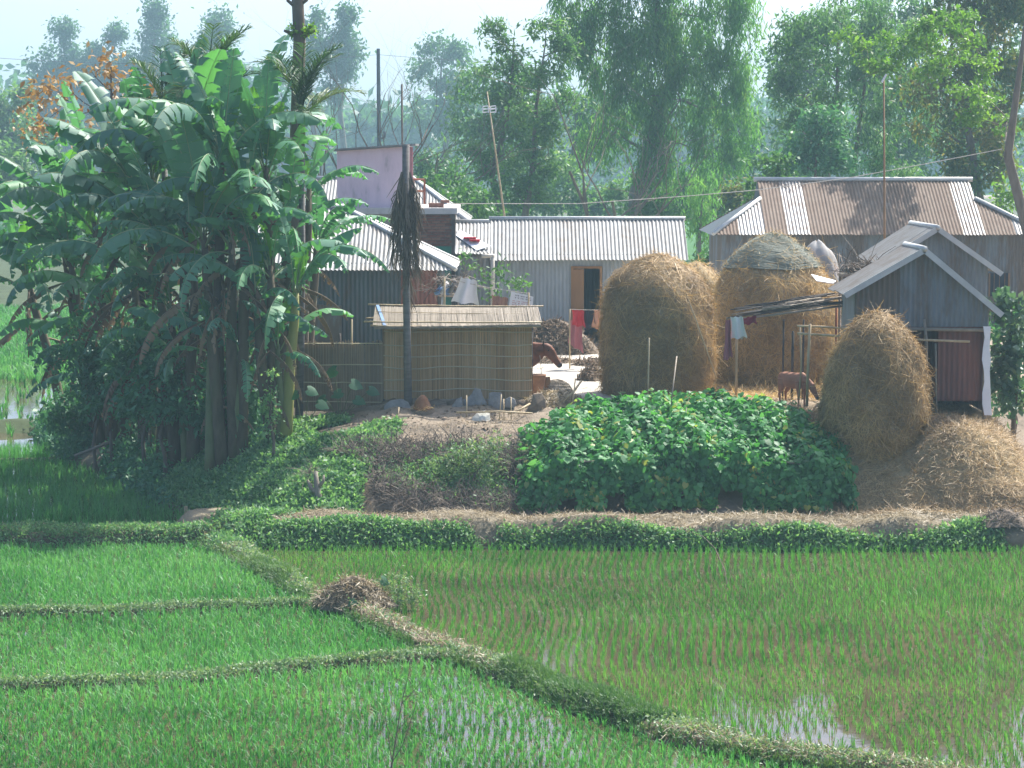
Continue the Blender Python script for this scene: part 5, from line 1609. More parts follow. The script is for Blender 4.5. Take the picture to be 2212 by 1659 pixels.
# heap of plastics and firewood on the rack beside the old house
Yk = 54.6
root = Vector((P(965, 660, Yk).x, Yk, 2.0))
rk = thing('storage_rack', 'bamboo rack piled with sticks and blue plastic beside the old tin house', 'rack', root)
for u in (948, 988):
    for dy in (0, .8):
        g = Geo(); x = P(u, 640, Yk).x; g.tube([(x - root.x, dy, -.05), (x - root.x, dy, P(u, 640, Yk).z - 2.0)], .025, 6)
        link('post', g.mesh('post'), 'post_dark', rk, True)
g = Geo(); z0 = P(960, 640, Yk).z - 2.0
for k in range(9):
    g.tube([(P(945, 640, Yk).x - root.x, k * .1, z0), (P(995, 640, Yk).x - root.x, k * .1, z0)], .018, 5)
link('shelf', g.mesh('shelf'), 'bamboo_grey', rk)
for k, (u, v, mt) in enumerate(((955, 628, 'blue_plastic'), (968, 618, 'white_sheet'), (975, 630, 'blue_plastic'), (985, 612, 'tarp_grey'))):
    q = P(u, v, Yk + .3)
    g = Geo(); g.tube([(q.x - root.x - .14, .2, z0 + .05), (q.x - root.x - .03, .3, q.z - 2.0 + .03), (q.x - root.x + .12, .25, z0 + .06)], [.05, .1, .04], 8)
    link('bundle', g.mesh('bundle'), mt, rk, True)
rgn = np.random.default_rng(61)
pts = np.stack([rgn.uniform(-.3, .35, 160), rgn.uniform(.05, .7, 160), z0 + rgn.uniform(.05, .42, 160)], 1)
strands(pts, np.tile(UPN, (160, 1)), .5, .02, 'twig', 'sticks', rgn, .3, 0, rk)

# ------------------------------------------------------------------ firewood rack between the golden stack and the cattle shed
Yw = 49.9
root = Vector((P(1690, 830, Yw).x, Yw, 1.98))
fr = thing('firewood_rack', 'raised rack of long dry sticks leading to the cattle shed', 'rack', root)
for (u, v0, v1, mt, r_) in ((1591, 690, 836, 'bamboo', .03), (1692, 690, 838, 'post_dark', .022), (1712, 715, 845, 'post_dark', .03), (1735, 690, 840, 'post_dark', .022), (1806, 660, 840, 'wood_red', .025)):
    a = P(u, v0, Yw); g = Geo(); g.tube([(a.x - root.x, 0, -.1), (a.x - root.x + .01, 0, a.z - 1.98)], r_, 6)
    link('post', g.mesh('post'), mt, fr, True)
g = Geo(); a, b = P(1572, 690, Yw), P(1840, 655, Yw)
for dy in (-.35, .35):
    g.tube([a + Vector((0, dy, 0)) - root, b + Vector((0, dy, 0)) - root], .022, 6)
link('rail', g.mesh('rail'), 'bamboo_grey', fr, True)
rs = random.Random(3)
for k in range(46):
    f0 = rs.uniform(0, .35); f1 = rs.uniform(.6, 1.05)
    y0, y1 = rs.uniform(-.4, .4), rs.uniform(-.4, .4)
    hz = abs(rs.gauss(0, .07)) + .03
    p0 = a.lerp(b, f0) + Vector((0, y0, hz)); p1 = a.lerp(b, f1) + Vector((0, y1, hz + rs.uniform(-.02, .05)))
    pm = p0.lerp(p1, .5) + Vector((0, rs.uniform(-.05, .05), rs.uniform(-.04, .05)))
    g = Geo(); g.tube([p0 - root, pm - root, p1 - root], rs.uniform(.007, .016), 5)
    link('stick', g.mesh('stick'), 'bark_dark' if k % 3 else 'bamboo_grey', fr, True)
cloth('washing', 'white cloth hanging from the firewood rack', [P(1578, 684, Yw - .5), P(1605, 682, Yw - .5), P(1612, 727, Yw - .5), P(1581, 733, Yw - .5)], 'white_cloth', 'cloth', amp=.04)
cloth('washing', 'cream cloth behind the white one on the firewood rack', [P(1592, 690, Yw - .42), P(1606, 688, Yw - .42), P(1611, 730, Yw - .42), P(1596, 732, Yw - .42)], 'cream_cloth', 'cloth', amp=.03)
cloth('washing', 'dark maroon cloth folded over the firewood rack', [P(1604, 686, Yw - .48), P(1634, 680, Yw - .48), P(1633, 698, Yw - .48), P(1605, 702, Yw - .48)], 'maroon_cloth', 'cloth', amp=.03)
cloth('washing', 'long faded pink scarf hanging from the end of the firewood rack', [P(1567, 690, Yw - .5), P(1578, 689, Yw - .5), P(1580, 770, Yw - .5), P(1565, 780, Yw - .5)], 'pink_cloth', 'scarf', amp=.05, nx=6)
# fence rails of the cattle shed
pole('bamboo_rail', 'upper bamboo rail tied to the cattle shed posts', [P(1722, 704, 48.2), P(1780, 706, 48.1), P(1845, 711, 48.0)], .02, cat='rail')
pole('bamboo_rail', 'long lower bamboo rail passing behind the conical haystack', [P(1722, 720, 48.1), P(1830, 727, 47.9), P(1960, 733, 47.7), P(2095, 738, 47.6)], .022, cat='rail')
pole('bamboo_post', 'pale jointed bamboo post in front of the cattle shed', [P(1750, 700, 48.05), P(1746, 780, 48.05), P(1743, 878, 48.05)], .03, 'bamboo', 'post')
pole('bamboo_post', 'thin slanting bamboo beside the jointed post', [P(1728, 705, 48.3), P(1731, 790, 48.4), P(1726, 862, 48.4)], .018, 'bamboo', 'post')
pole('bamboo_post', 'knobbly post tied to the long rail at the shed mouth', [P(1996, 690, 47.75), P(2001, 735, 47.75), P(2002, 905, 47.75)], .03, 'bamboo_grey', 'post')
pole('bamboo_post', 'short thin post inside the cattle shed mouth', [P(2021, 742, 47.85), P(2023, 905, 47.85)], .02, 'bamboo_grey', 'post')
# firewood thrown on the roof between the sheds
Yf = 52.2
q = P(1865, 588, Yf)
root = Vector((q.x, Yf, q.z - .25))
bp_ = thing('brushwood_pile', 'tangled brushwood heaped on a post platform between the tin sheds', 'brushwood', root)
rgn = np.random.default_rng(71)
pts = np.stack([rgn.uniform(-.45, .35, 260), rgn.uniform(-.3, .3, 260), .24 + rgn.uniform(0, .28, 260) * np.linspace(.5, 1, 260)], 1)
strands(pts, np.tile(UPN, (260, 1)), .5, .016, 'twig', 'sticks', rgn, .45, 0, bp_)
g = Geo(); g.box((-.5, -.35, .17), (.45, .35, .22)); link('platform', g.mesh('platform'), 'bamboo_grey', bp_)
for x in (-.45, .4):
    g = Geo(); g.tube([(x, -.3, 2.0 - root.z - .02), (x, -.3, .17)], .03, 6); link('post', g.mesh('post'), 'bamboo_grey', bp_, True)
    g = Geo(); g.tube([(x, .3, 2.0 - root.z - .02), (x, .3, .17)], .03, 6); link('post', g.mesh('post'), 'bamboo_grey', bp_, True)

# ------------------------------------------------------------------ slabs, sack, stakes and clay pot in front of the hut
def slab(name, label, outline, Y, thick, tilt, mat, cat='slab'):
    """A standing slab from its outline in pixels, leaning back a little."""
    pts = [P(u, v, Y) for u, v in outline]
    zb = min(p.z for p in pts); xc = sum(p.x for p in pts) / len(pts)
    root = Vector((xc, Y, zb))
    n = len(pts)
    fr_, bk = [], []
    for p in pts:
        d = p - root
        d.y += d.z * tilt
        fr_.append(d); bk.append(Vector((d.x * .96, d.y + thick, d.z * .96)))
    c = sum(fr_, Vector()) / n + Vector((0, -thick * .4, 0))
    g = Geo()
    V = [tuple(p) for p in fr_ + bk] + [tuple(c)]
    g.add(V, [(2 * n, (i + 1) % n, i) for i in range(n)] + [(i, (i + 1) % n, n + (i + 1) % n, n + i) for i in range(n)] + [tuple(range(n, 2 * n))])
    o = link(name, g.mesh(name), mat, loc=root)
    bv = o.modifiers.new('bevel', 'BEVEL'); bv.width = .012; bv.segments = 2
    return tag(o, label, cat)
slab('stone_slab', 'broad grey slab propped at the foot of the dead palm', [(829, 902), (829, 876), (842, 866), (866, 862), (882, 870), (889, 884), (888, 898), (872, 906), (846, 908)], 49.0, .12, .25, 'stone')
slab('stone_slab', 'leaning grey slab beside the clay pot', [(964, 904), (972, 884), (986, 863), (998, 858), (1000, 880), (996, 904)], 49.0, .08, .3, 'stone')
slab('stone_slab', 'tallest pointed grey slab against the hut plinth', [(996, 890), (1002, 866), (1018, 852), (1026, 838), (1038, 842), (1044, 858), (1052, 872), (1050, 888), (1024, 894)], 49.15, .08, .2, 'stone')
slab('stone_slab', 'square grey slab standing behind the thin stakes', [(1054, 884), (1056, 850), (1064, 847), (1084, 849), (1087, 870), (1086, 886)], 49.15, .08, .2, 'stone')
slab('stone_slab', 'small round stone beside the square slab', [(1090, 880), (1092, 862), (1102, 857), (1112, 862), (1116, 874), (1110, 882)], 49.15, .1, .2, 'stone')
slab('mud_block', 'broken mud block at the open end of the reed hut', [(1136, 890), (1148, 868), (1152, 852), (1170, 850), (1178, 862), (1180, 884), (1162, 894)], 49.0, .25, .25, 'mud_core', 'block')
slab('sack', 'pale full sack lying on the bank below the slabs', [(1017, 917), (1020, 903), (1031, 893), (1046, 890), (1058, 896), (1060, 912), (1052, 924), (1036, 921)], 48.3, .28, .5, 'sack', 'sack')
q = P(912, 900, 48.7)
root = Vector((q.x, 48.8, gz(q.x, 48.8) + .02))
cp = thing('clay_stove', 'orange clay stove cone on the bank beside the dead palm', 'stove', root)
g = Geo(); g.tube([(0, 0, -.05), (0, 0, .06), (0, 0, .18), (.01, 0, .27), (.01, 0, .31)], [.20, .19, .14, .08, .03], 14)
link('cone', g.mesh('cone'), 'clay', cp, True)
g = Geo(); g.tube([(0, .03, -.12), (0, .03, .0), (0, .03, .04)], [.27, .25, .2], 14)
link('mud_base', g.mesh('mud_base'), 'mud_core', cp, True)
rgn = np.random.default_rng(81)
pts = np.stack([rgn.normal(0, .12, 120), rgn.normal(-.12, .06, 120), rgn.uniform(.02, .08, 120)], 1)
strands(pts, np.tile(UPN, (120, 1)), .12, .008, 'straw', 'kindling', rgn, .3, 0, cp)
for (u, v0, v1, du, lb) in ((1008, 854, 904, 0, 'thin stake in front of the tallest slab'), (1083, 852, 892, -5, 'thin leaning stake in front of the square slab'), (1088, 862, 900, 1, 'short stake beside the square slab'), (1104, 858, 906, 0, 'thin stake in front of the small round stone'), (862, 880, 920, -3, 'short stub beside the broad slab')):
    p0, p1 = P(u, v0, 48.6), P(u + du, v1, 48.45)
    pole('stake', lb, [p0, Vector((p1.x, 48.45, gz(p1.x, 48.45) - .05))], .012, 'bamboo', 'stake')
pole('ground_rail', 'bamboo rail lying across the stakes below the hut', [P(986, 891, 48.35), P(1080, 889, 48.4), P(1150, 893, 48.45)], .018, 'bamboo', 'rail')
pole('ground_rail', 'short forked stick beside the mud block', [P(1098, 894, 48.5), P(1125, 884, 48.6), P(1145, 872, 48.8)], .02, 'bamboo', 'rail')
# leftover wall plinth
g = Geo()
for k in range(7):
    x = hx0 + (hx1 - hx0) * (k + .5) / 7
    g.tube([(x - root.x * 0, 49.75, 1.78), (x, 49.72, 1.93 + .03 * math.sin(k * 2)), (x, 49.8, 1.97)], [.30, .26, .05], 9)
o = link('mud_plinth', g.mesh('mud_plinth'), 'mud_core', smooth=True)
tag(o, 'low mud plinth along the foot of the reed hut', 'plinth')
# basket, tub, stump and sweepings in the courtyard
q = P(1202, 842, 51.0)
root = Vector((q.x, 51.0, gz(q.x, 51.0)))
bk = thing('basket', 'upturned bamboo basket on the courtyard beside the cow', 'basket', root)
for k in range(16):
    a0 = k / 16 * math.pi
    g = Geo(); pts = [(.34 * math.cos(a0) * math.cos(t_), .26 * math.sin(a0) * math.cos(t_), .30 * math.sin(t_) + .0) for t_ in np.linspace(0, math.pi, 9)]
    g.tube(pts, .008, 4); link('rib', g.mesh('rib'), 'bamboo_grey', bk)
for zz_ in (.01, .06, .12, .18, .24):
    c_ = math.sqrt(max(0, 1 - (zz_ / .30) ** 2)); g = Geo()
    g.tube([(.35 * c_ * math.cos(t_), .27 * c_ * math.sin(t_), zz_) for t_ in np.linspace(0, 2 * math.pi, 19)], .009, 4, cap=False)
    link('hoop', g.mesh('hoop'), 'bamboo_grey', bk)
g = Geo(); g.tube([(0, 0, .0), (0, 0, .1), (0, 0, .2), (0, 0, .25)], [.31, .29, .2, .08], 12); link('inner_mat', g.mesh('inner_mat'), 'bamboo_grey', bk, True)
q = P(1156, 840, 50.6)
g = Geo(); g.tube([(0, 0, 0), (0, 0, .2), (0, 0, .40), (0, 0, .42), (0, 0, .41), (0, 0, .12)], [.14, .18, .22, .23, .205, .15], 16)
tag(link('feed_tub', g.mesh('feed_tub'), 'clay', smooth=True, loc=(q.x, 50.6, 1.99)), 'round brown feed tub under the chin of the cow', 'tub')
q = P(1182, 842, 50.9)
g = Geo(); g.tube([(0, 0, -.02), (.01, 0, .2), (0, 0, .36)], [.07, .065, .06], 9)
tag(link('tether_stump', g.mesh('tether_stump'), 'wood', loc=(q.x, 50.9, 1.98)), 'short wooden stump beside the upturned basket', 'stump')

def heap(name, label, u, v, Y, rx, ry, h, core, straw, nstr, L, w, cat='heap', seed=1, zb=None):
    q = P(u, v, Y); rgn = np.random.default_rng(seed)
    root = Vector((q.x, Y, gz(q.x, Y) if zb is None else zb))
    t = thing(name, label, cat, root)
    S, M = 20, 7
    V = []
    for i in range(M + 1):
        f = i / M; rr = 1 - f
        for j in range(S):
            a0 = 2 * math.pi * j / S
            w_ = 1 + .15 * math.sin(3 * a0 + seed) + .1 * math.sin(5 * a0 + 2 * seed)
            V.append((rx * rr * w_ * math.cos(a0), ry * rr * w_ * math.sin(a0), -.06 + (h + .06) * (1 - rr ** 1.7) * (1 + .12 * math.sin(2 * a0 + seed))))
    g = Geo(); g.add(V, [(i * S + j, i * S + (j + 1) % S, (i + 1) * S + (j + 1) % S, (i + 1) * S + j) for i in range(M) for j in range(S)])
    link('core', g.mesh('core'), core, t, True)
    rr = np.sqrt(rgn.uniform(0, 1, nstr)); a0 = rgn.uniform(0, 6.28, nstr)
    pts = np.stack([rx * rr * np.cos(a0), ry * rr * np.sin(a0), h * (1 - rr ** 1.7) + .01], 1)
    nr = unit(np.stack([np.cos(a0) * rr * h / rx, np.sin(a0) * rr * h / ry, np.ones(nstr)], 1))
    strands(pts, nr, L, w, straw, 'litter', rgn, .35, .1, t)
    return t
heap('leaf_heap', 'large brown heap of dry leaves against the pale tin house', 1195, 735, 61.6, 1.1, .8, .75, 'mud_core', 'brown_litter', 6500, .17, .022, seed=2)
heap('leaf_heap', 'flat dark strip of sweepings on the courtyard below the clothes line', 1185, 747, 58.8, .75, .5, .09, 'mud_core', 'brown_litter', 700, .12, .025, seed=3)
heap('leaf_heap', 'low dark heap of sweepings near the haystack end of the clothes line', 1285, 752, 58.0, .5, .4, .14, 'mud_core', 'brown_litter', 600, .12, .025, seed=4)
heap('leaf_heap', 'small brown heap of dung at the foot of the tall haystack', 1278, 790, 54.2, .32, .4, .3, 'mud_core', 'brown_litter', 600, .1, .02, seed=5)
heap('rubbish_heap', 'heap of straw and chips in front of the upturned basket', 1195, 862, 49.7, .62, .5, .2, 'straw_core', 'dry_grass', 1400, .12, .012, seed=6)
pole('stick', 'thick stick leaning on the rubbish heap', [P(1256, 822, 49.6), P(1240, 845, 49.4), P(1216, 868, 49.2)], .022, 'bamboo', 'stick')
pole('stick', 'thin upright stick crossing the leaning one on the rubbish heap', [P(1243, 818, 49.5), P(1238, 860, 49.3), P(1236, 880, 49.2)], .014, 'bamboo', 'stick')
# straw heap on the bund with small plants
heap('straw_heap', 'matted brown straw heap on the diagonal bund', 762, 1318, HEAP[1], .58, .42, .36, 'mud_core', 'dry_grass', 2600, .15, .011, seed=7, zb=.14)
# logs on the bank
pole('log', 'long thin pale log lying along the bank below the straw slope', [P(1830, 1128, 44.0), P(1930, 1130, 43.95), P(2035, 1124, 44.0)], .035, 'bark_pale', 'log')
pole('log', 'thick forked pale log lying below the straw slope', [P(1880, 1148, 43.7), P(1930, 1138, 43.7), P(1990, 1134, 43.75), P(2050, 1126, 43.8)], .06, 'bark_pale', 'log', sides=9)
heap('root_clump', 'dark clump of roots at the end of the bank below the straw slope', 2165, 1168, 43.6, .45, .35, .2, 'mud_core', 'twig', 260, .18, .014, seed=9)
# grey stump on the bank
q = P(688, 1105, 45.3); q.z = gz(q.x, 45.3)
st = thing('tree_stump', 'bleached forked stump leaning on the creeper-covered bank', 'stump', q)
for pts, rr in (([(.06, -.1, -.1), (0, -.05, .1), (-.04, .05, .32), (-.05, .12, .5)], [.07, .06, .05, .03]), ([(0, -.05, .1), (-.13, 0, .2), (-.2, .05, .35)], [.05, .045, .02]), ([(0, 0, .22), (.09, .0, .33), (.1, .05, .44)], [.04, .03, .015])):
    g = Geo(); g.tube(pts, rr, 8); link('limb', g.mesh('limb'), 'bark_pale', st, True)
# scattered scraps
for k, (u, v, Y, mt, lb) in enumerate(((890, 1047, 46.0, 'white_sheet', 'scrap of white plastic on the brushwood slope'), (587, 985, 47.2, 'pink_flower', 'crumpled pink rag on the creeper'), (400, 1060, 46.6, 'bamboo', 'short cut stake at the foot of the banana grove'))):
    q = P(u, v, Y); q.z = gz(q.x, Y) + .03
    g = Geo()
    rs = random.Random(k)
    if k == 2:
        g.tube([(0, 0, -.1), (.01, 0, .3)], .035, 7)
    else:
        V = [(rs.uniform(-.12, .12), rs.uniform(-.08, .08), rs.uniform(0, .12)) for _ in range(9)]
        g.add(V, [(0, 1, 2, 3), (3, 4, 5, 6), (6, 7, 8, 0), (1, 4, 7, 2)])
    tag(link('stake' if k == 2 else 'scrap', g.mesh('scrap'), mt, loc=q), lb, 'stake' if k == 2 else 'scrap')

# ------------------------------------------------------------------ masts, poles and wires
q = P(1090, 470, 66.0)
root = Vector((q.x, 66.0, 2.0))
an = thing('antenna_mast', 'leaning bamboo mast with a white aerial grid behind the pale tin house', 'antenna', root)
g = Geo(); g.tube([(0, 0, -.05), q - root, P(1072, 340, 66.0) - root, P(1052, 198, 66.0) - root], [.034, .03, .024, .016], 7)
link('mast', g.mesh('mast'), 'bamboo', an, True)
g = Geo()
for (u0, u1) in ((1043, 1055), (1059, 1071)):
    for v in (230, 236.5, 243):
        g.tube([P(u0, v, 65.95) - root, P(u1, v - 1.5, 65.95) - root], .012, 4)
    for u in (u0, u1):
        g.tube([P(u, 230, 65.95) - root, P(u, 243.5, 65.95) - root], .014, 4)
g.tube([P(1043, 236, 65.95) - root, P(1071, 234, 65.95) - root], .014, 4)
link('aerial', g.mesh('aerial'), 'antenna_white', an)
q = P(1911, 560, 62.0)
root = Vector((q.x, 62.0, 2.0))
an = thing('antenna_mast', 'tall straight reddish mast with a small white aerial in front of the rusty house', 'antenna', root)
g = Geo(); g.tube([(0, 0, -.05), q - root, P(1909, 165, 62.0) - root], [.035, .032, .02], 7)
link('mast', g.mesh('mast'), 'wood', an, True)
g = Geo(); g.tube([P(1905, 178, 61.95) - root, P(1915, 160, 61.95) - root], .028, 6)
link('aerial', g.mesh('aerial'), 'antenna_white', an)
q = P(868, 330, 78.0)
pole('bamboo_mast', 'thin dark mast standing behind the pink room', [P(868, 182, 78.0), P(869, 330, 78.0), Vector((q.x, 78.0, 1.5))], .035, 'bark', 'mast')
q = P(820, 300, 110.0)
root = Vector((q.x, 110.0, gz(q.x, 110.0)))
up_ = thing('utility_pole', 'square grey utility pole rising among the bare branches', 'utility pole', root)
g = Geo(); top = P(817, 105, 110.0) - root
g.tube([(0, 0, -.1), top], [.12, .075], 4); link('pole', g.mesh('pole'), 'steel', up_)
for zz_ in (3.9, 5.4):
    g = Geo(); g.tube([top + Vector((.12, -.1, -zz_)), top + Vector((.26, -.12, -zz_ + .05)), top + Vector((.26, -.12, -zz_ + .3))], .06, 6); link('insulator', g.mesh('insulator'), 'steel', up_)
line('rope', 'pale rope slung over the roofs from the brick building to the bright-leaved tree', [P(978, 440, 70), P(1250, 440, 70), P(1480, 424, 70), P(1640, 410, 70), P(1830, 385, 70), P(2010, 352, 70), P(2165, 322, 70)], .011, 'rope')
line('power_line', 'faint power line crossing far behind the utility pole', [P(-200, 108, 110), P(817, 118, 110)], .009, 'wire', 'cable', sag=.5)
line('power_line', 'power line running on from the utility pole towards the far trees', [P(817, 118, 110), P(2300, 128, 110)], .009, 'wire', 'cable', sag=.6)
# dry twig growing in the near rice
root = PZ(842, 1690, 0); root.z = -.05
tw = thing('twig_plant', 'bare forked twig standing in the rice strip', 'twig', root)
Yt = root.y
def tp(u, v): return P(u, v, Yt) - root
for pts, rr in (([tp(842, 1700), tp(846, 1655), tp(856, 1590), tp(864, 1540), tp(872, 1500), tp(884, 1450)], [.012, .010, .008, .006, .005, .003]),
                ([tp(845, 1650), tp(870, 1610), tp(890, 1550), tp(902, 1510)], [.007, .006, .004, .003]),
                ([tp(868, 1520), tp(890, 1496), tp(914, 1470)], [.005, .004, .003]),
                ([tp(870, 1505), tp(900, 1500), tp(925, 1488)], [.004, .003, .002]),
                ([tp(846, 1640), tp(836, 1570), tp(830, 1520)], [.005, .004, .002]),
                ([tp(852, 1600), tp(826, 1550), tp(808, 1510)], [.004, .003, .002]),
                ([tp(858, 1580), tp(876, 1560), tp(886, 1535)], [.004, .003, .002])):
    g = Geo(); g.tube(pts, rr, 5); link('branch', g.mesh('branch'), 'bark', tw)
root = PZ(1572, 1268, 0)
rd = thing('arching_reed', 'thin brown reed arching from the bank over the rice', 'reed', root)
Yt = root.y
g = Geo(); g.tube([P(1573, 1272, Yt) - root, P(1565, 1230, Yt + .3) - root, P(1545, 1185, Yt + 1) - root, P(1518, 1158, Yt + 1.6) - root, P(1480, 1146, Yt + 2) - root], [.008, .008, .007, .006, .003], 5)
link('stem', g.mesh('stem'), 'bark', rd)
# ------------------------------------------------------------------ banana plants
def banana_leaf_geo(rg, L, Wd, a0, bend, ragged, droop, n=26):
    """Leaf along +x from the origin; returns blade and midrib."""
    t = np.linspace(0, 1, n + 1)
    el = np.radians(a0) - np.radians(bend) * t ** 1.5
    sw = np.radians(rg.uniform(-14, 14)) * t
    dx, dz = np.cos(el), np.sin(el)
    seg = L / n
    px = np.concatenate([[0], np.cumsum((dx * np.cos(sw))[:-1] * seg)]); pz = np.concatenate([[0], np.cumsum(dz[:-1] * seg)]); py = np.concatenate([[0], np.cumsum((dx * np.sin(sw))[:-1] * seg)])
    p = np.stack([px, py, pz], 1)
    tan = np.stack([dx * np.cos(sw), dx * np.sin(sw), dz], 1)
    nor = np.stack([-dz, np.zeros(n + 1), dx], 1)
    s = np.clip((t - .14) / .86, 0, 1)
    w = Wd * np.sin(np.pi * np.clip(s * .93 + .045, 0, 1)) ** .55 * (s > 0)
    g = Geo()
    roll = rg.uniform(-.35, .35)
    for side in (-1, 1):
        k = 2
        while k < n:
            m = int(rg.integers(1, 3)) if rg.uniform() < ragged else int(rg.integers(2, 5))
            m = min(m, n - k)
            dr0 = np.radians(droop) * rg.uniform(.6, 1.1) + roll * side
            dr1 = dr0 + np.radians(25 + 55 * ragged) * rg.uniform(.1, 1.3)
            ext = rg.uniform(.70, 1.06) if ragged > .3 else rg.uniform(.95, 1.02)
            gap = .32 * ragged * rg.uniform(0, 1)
            fw = rg.uniform(.12, .32)
            pts = []
            for j, sh in ((k, gap), (k + m, -gap)):
                b = p[j] + tan[j] * seg * sh * .2
                wj = w[j] * ext
                sd = np.array([-math.sin(sw[j]), math.cos(sw[j]), 0]) * side
                o1 = b + (sd * math.cos(dr0) - nor[j] * math.sin(dr0)) * wj * .5 + tan[j] * wj * fw * .4 + tan[j] * seg * sh
                o2 = o1 + (sd * math.cos(dr1) - nor[j] * math.sin(dr1)) * wj * .5 + tan[j] * wj * fw * .5 + tan[j] * seg * sh * 2.2
                pts.append((b, o1, o2))
            (b0, c0, e0_), (b1, c1, e1_) = pts
            V = [b0, b1, c1, c0, e1_, e0_]
            Fq = [(0, 1, 2, 3), (3, 2, 4, 5)]
            g.add(V, Fq if side > 0 else [f[::-1] for f in Fq])
            k += m
    r = Geo()
    r.tube([tuple(q) for q in p[::2]] , [max(.006, .022 * (1 - q)) for q in t[::2]], 5)
    return g, r

rg = np.random.default_rng(101)
LEAF = {}
def leaf_set(kind, count, L, W, a0, bend, ragged, droop):
    out = []
    for i in range(count):
        g, r = banana_leaf_geo(rg, rg.uniform(*L), rg.uniform(*W), rg.uniform(*a0), rg.uniform(*bend), rg.uniform(*ragged), rg.uniform(*droop))
        a, b = g.mesh('leaf'), r.mesh('midrib')
        a.materials.append(MATS[{'young': 'banana_leaf_young', 'dry': 'banana_leaf_dry'}.get(kind, 'banana_leaf')])
        b.materials.append(MATS['banana_leaf_dry' if kind == 'dry' else 'midrib'])
        for me in (a, b):
            me.polygons.foreach_set('use_smooth', np.ones(len(me.polygons), dtype=bool))
        out.append((a, b))
    LEAF[kind] = out
leaf_set('arch', 12, (2.4, 3.0), (.36, .45), (45, 72), (60, 110), (.6, 1.0), (15, 42))
leaf_set('erect', 6, (2.3, 2.8), (.32, .42), (74, 88), (10, 50), (.3, .9), (-40, 5))
leaf_set('low', 8, (2.2, 2.8), (.30, .40), (10, 40), (75, 115), (.7, 1.0), (25, 55))
leaf_set('young', 3, (1.2, 1.7), (.16, .24), (74, 86), (6, 30), (.05, .3), (-25, 10))
leaf_set('dry', 4, (1.6, 2.1), (.14, .2), (-35, -10), (50, 70), (.9, 1.0), (60, 85))

def add_leaf(parent, kind, idx, loc, az, scale=1.0, roll=0.0):
    a, b = LEAF[kind][idx % len(LEAF[kind])]
    o = bpy.data.objects.new('dry_leaf' if kind == 'dry' else 'leaf', a); COL.objects.link(o)
    o.parent = parent; o.location = loc; o.rotation_euler = (roll, 0, az); o.scale = (scale,) * 3
    m = bpy.data.objects.new('midrib', b); COL.objects.link(m); m.parent = o
    return o

def banana(u, v, Y, ub=None, n=9, label=None, scale=1.0, stem='stem_brown', azs=None, ndry=3, n_erect=2, young=1, r=.115, name='banana_plant'):
    Y = max(Y, .6 + float(np.interp(ub if ub is not None else u, [0, 90, 150, 235, 340, 455], [62, 60.5, 55.8, 54.0, 50.3, 47.6])))
    scale = 1.06 * scale * (Y / 49.0) ** .7 * (.8 if u > 515 and v < 600 else 1)
    top = P(u, v, Y)
    xb = P(ub if ub is not None else u + random.uniform(-25, 25), 900, Y).x
    zb = gz(xb, Y)
    root = Vector((xb, Y, zb))
    grp = None
    if label is not None and label.startswith('short banana'):
        grp = 'short banana plants of the grove'
    if label is not None and label.startswith('banana sucker'):
        grp = 'banana suckers of the grove'
    if label is None:
        label, grp = 'tall banana plant with large torn leaves in the dense grove', 'banana plants of the grove'
    t = thing(name, label, 'banana plant', root, group=grp)
    tl = top - root
    g = Geo()
    mid = tl * .5 + Vector((random.uniform(-.08, .08), random.uniform(-.08, .08), 0))
    g.tube([(0, 0, -.1), tl * .15, mid, tl * .85, tl + Vector((0, 0, .15))], [r * 1.25, r * 1.1, r * .95, r * .8, r * .45], 9)
    link('pseudostem', g.mesh('pseudostem'), stem, t, True)
    a0 = random.uniform(0, 6.28)
    for k in range(n):
        az = a0 + k * 2.4 + random.uniform(-.3, .3)
        kind = 'erect' if k < n_erect else ('low' if k > n - 3 else 'arch')
        add_leaf(t, kind, random.randrange(20), tl + Vector((.05 * math.cos(az), .05 * math.sin(az), .12 - .05 * k)), az, scale * random.uniform(.85, 1.08))
    for k, az in enumerate(azs or []):
        add_leaf(t, 'arch', random.randrange(20), tl + Vector((0, 0, .05)), az, scale)
    for k in range(young):
        add_leaf(t, 'young', random.randrange(20), tl + Vector((0, 0, .12)), random.uniform(0, 6.28), scale)
    for k in range(ndry):
        az = random.uniform(0, 6.28)
        add_leaf(t, 'dry', random.randrange(20), tl * random.uniform(.5, .97) + Vector((.09 * math.cos(az), .09 * math.sin(az), 0)), az, scale * random.uniform(.8, 1.1))
    return t

random.seed(77)
PI = math.pi
TALL = {(478, 345): 'tall banana plant with upright leaves just below the areca fronds', (575, 375): 'tall banana plant standing in front of the lopped trunk',
        (545, 310): 'tallest banana plant, rising between the areca fronds and the lopped trunk', (620, 500): 'banana plant close to the corner of the old dark tin house',
        (150, 560): 'outermost tall banana plant beside the far rice field', (205, 490): 'tall banana plant under the ochre-leaved tree'}
for (u, v, Y, ub) in ((478, 345, 48.6, 470), (575, 375, 49.2, 590), (405, 395, 50.2, 400), (300, 440, 50.6, 310), (205, 490, 51.2, 250), (530, 450, 47.6, 520),
                      (345, 540, 48.4, 350), (150, 560, 53.0, 220), (620, 500, 49.6, 600), (440, 520, 48.0, 480), (330, 400, 52.0, 330), (545, 310, 51.5, 540)):
    banana(u, v, Y, ub, n=8, ndry=7, n_erect=3, label=TALL.get((u, v)), azs=[PI + random.uniform(-.5, .5), random.uniform(-2.6, -.6)])
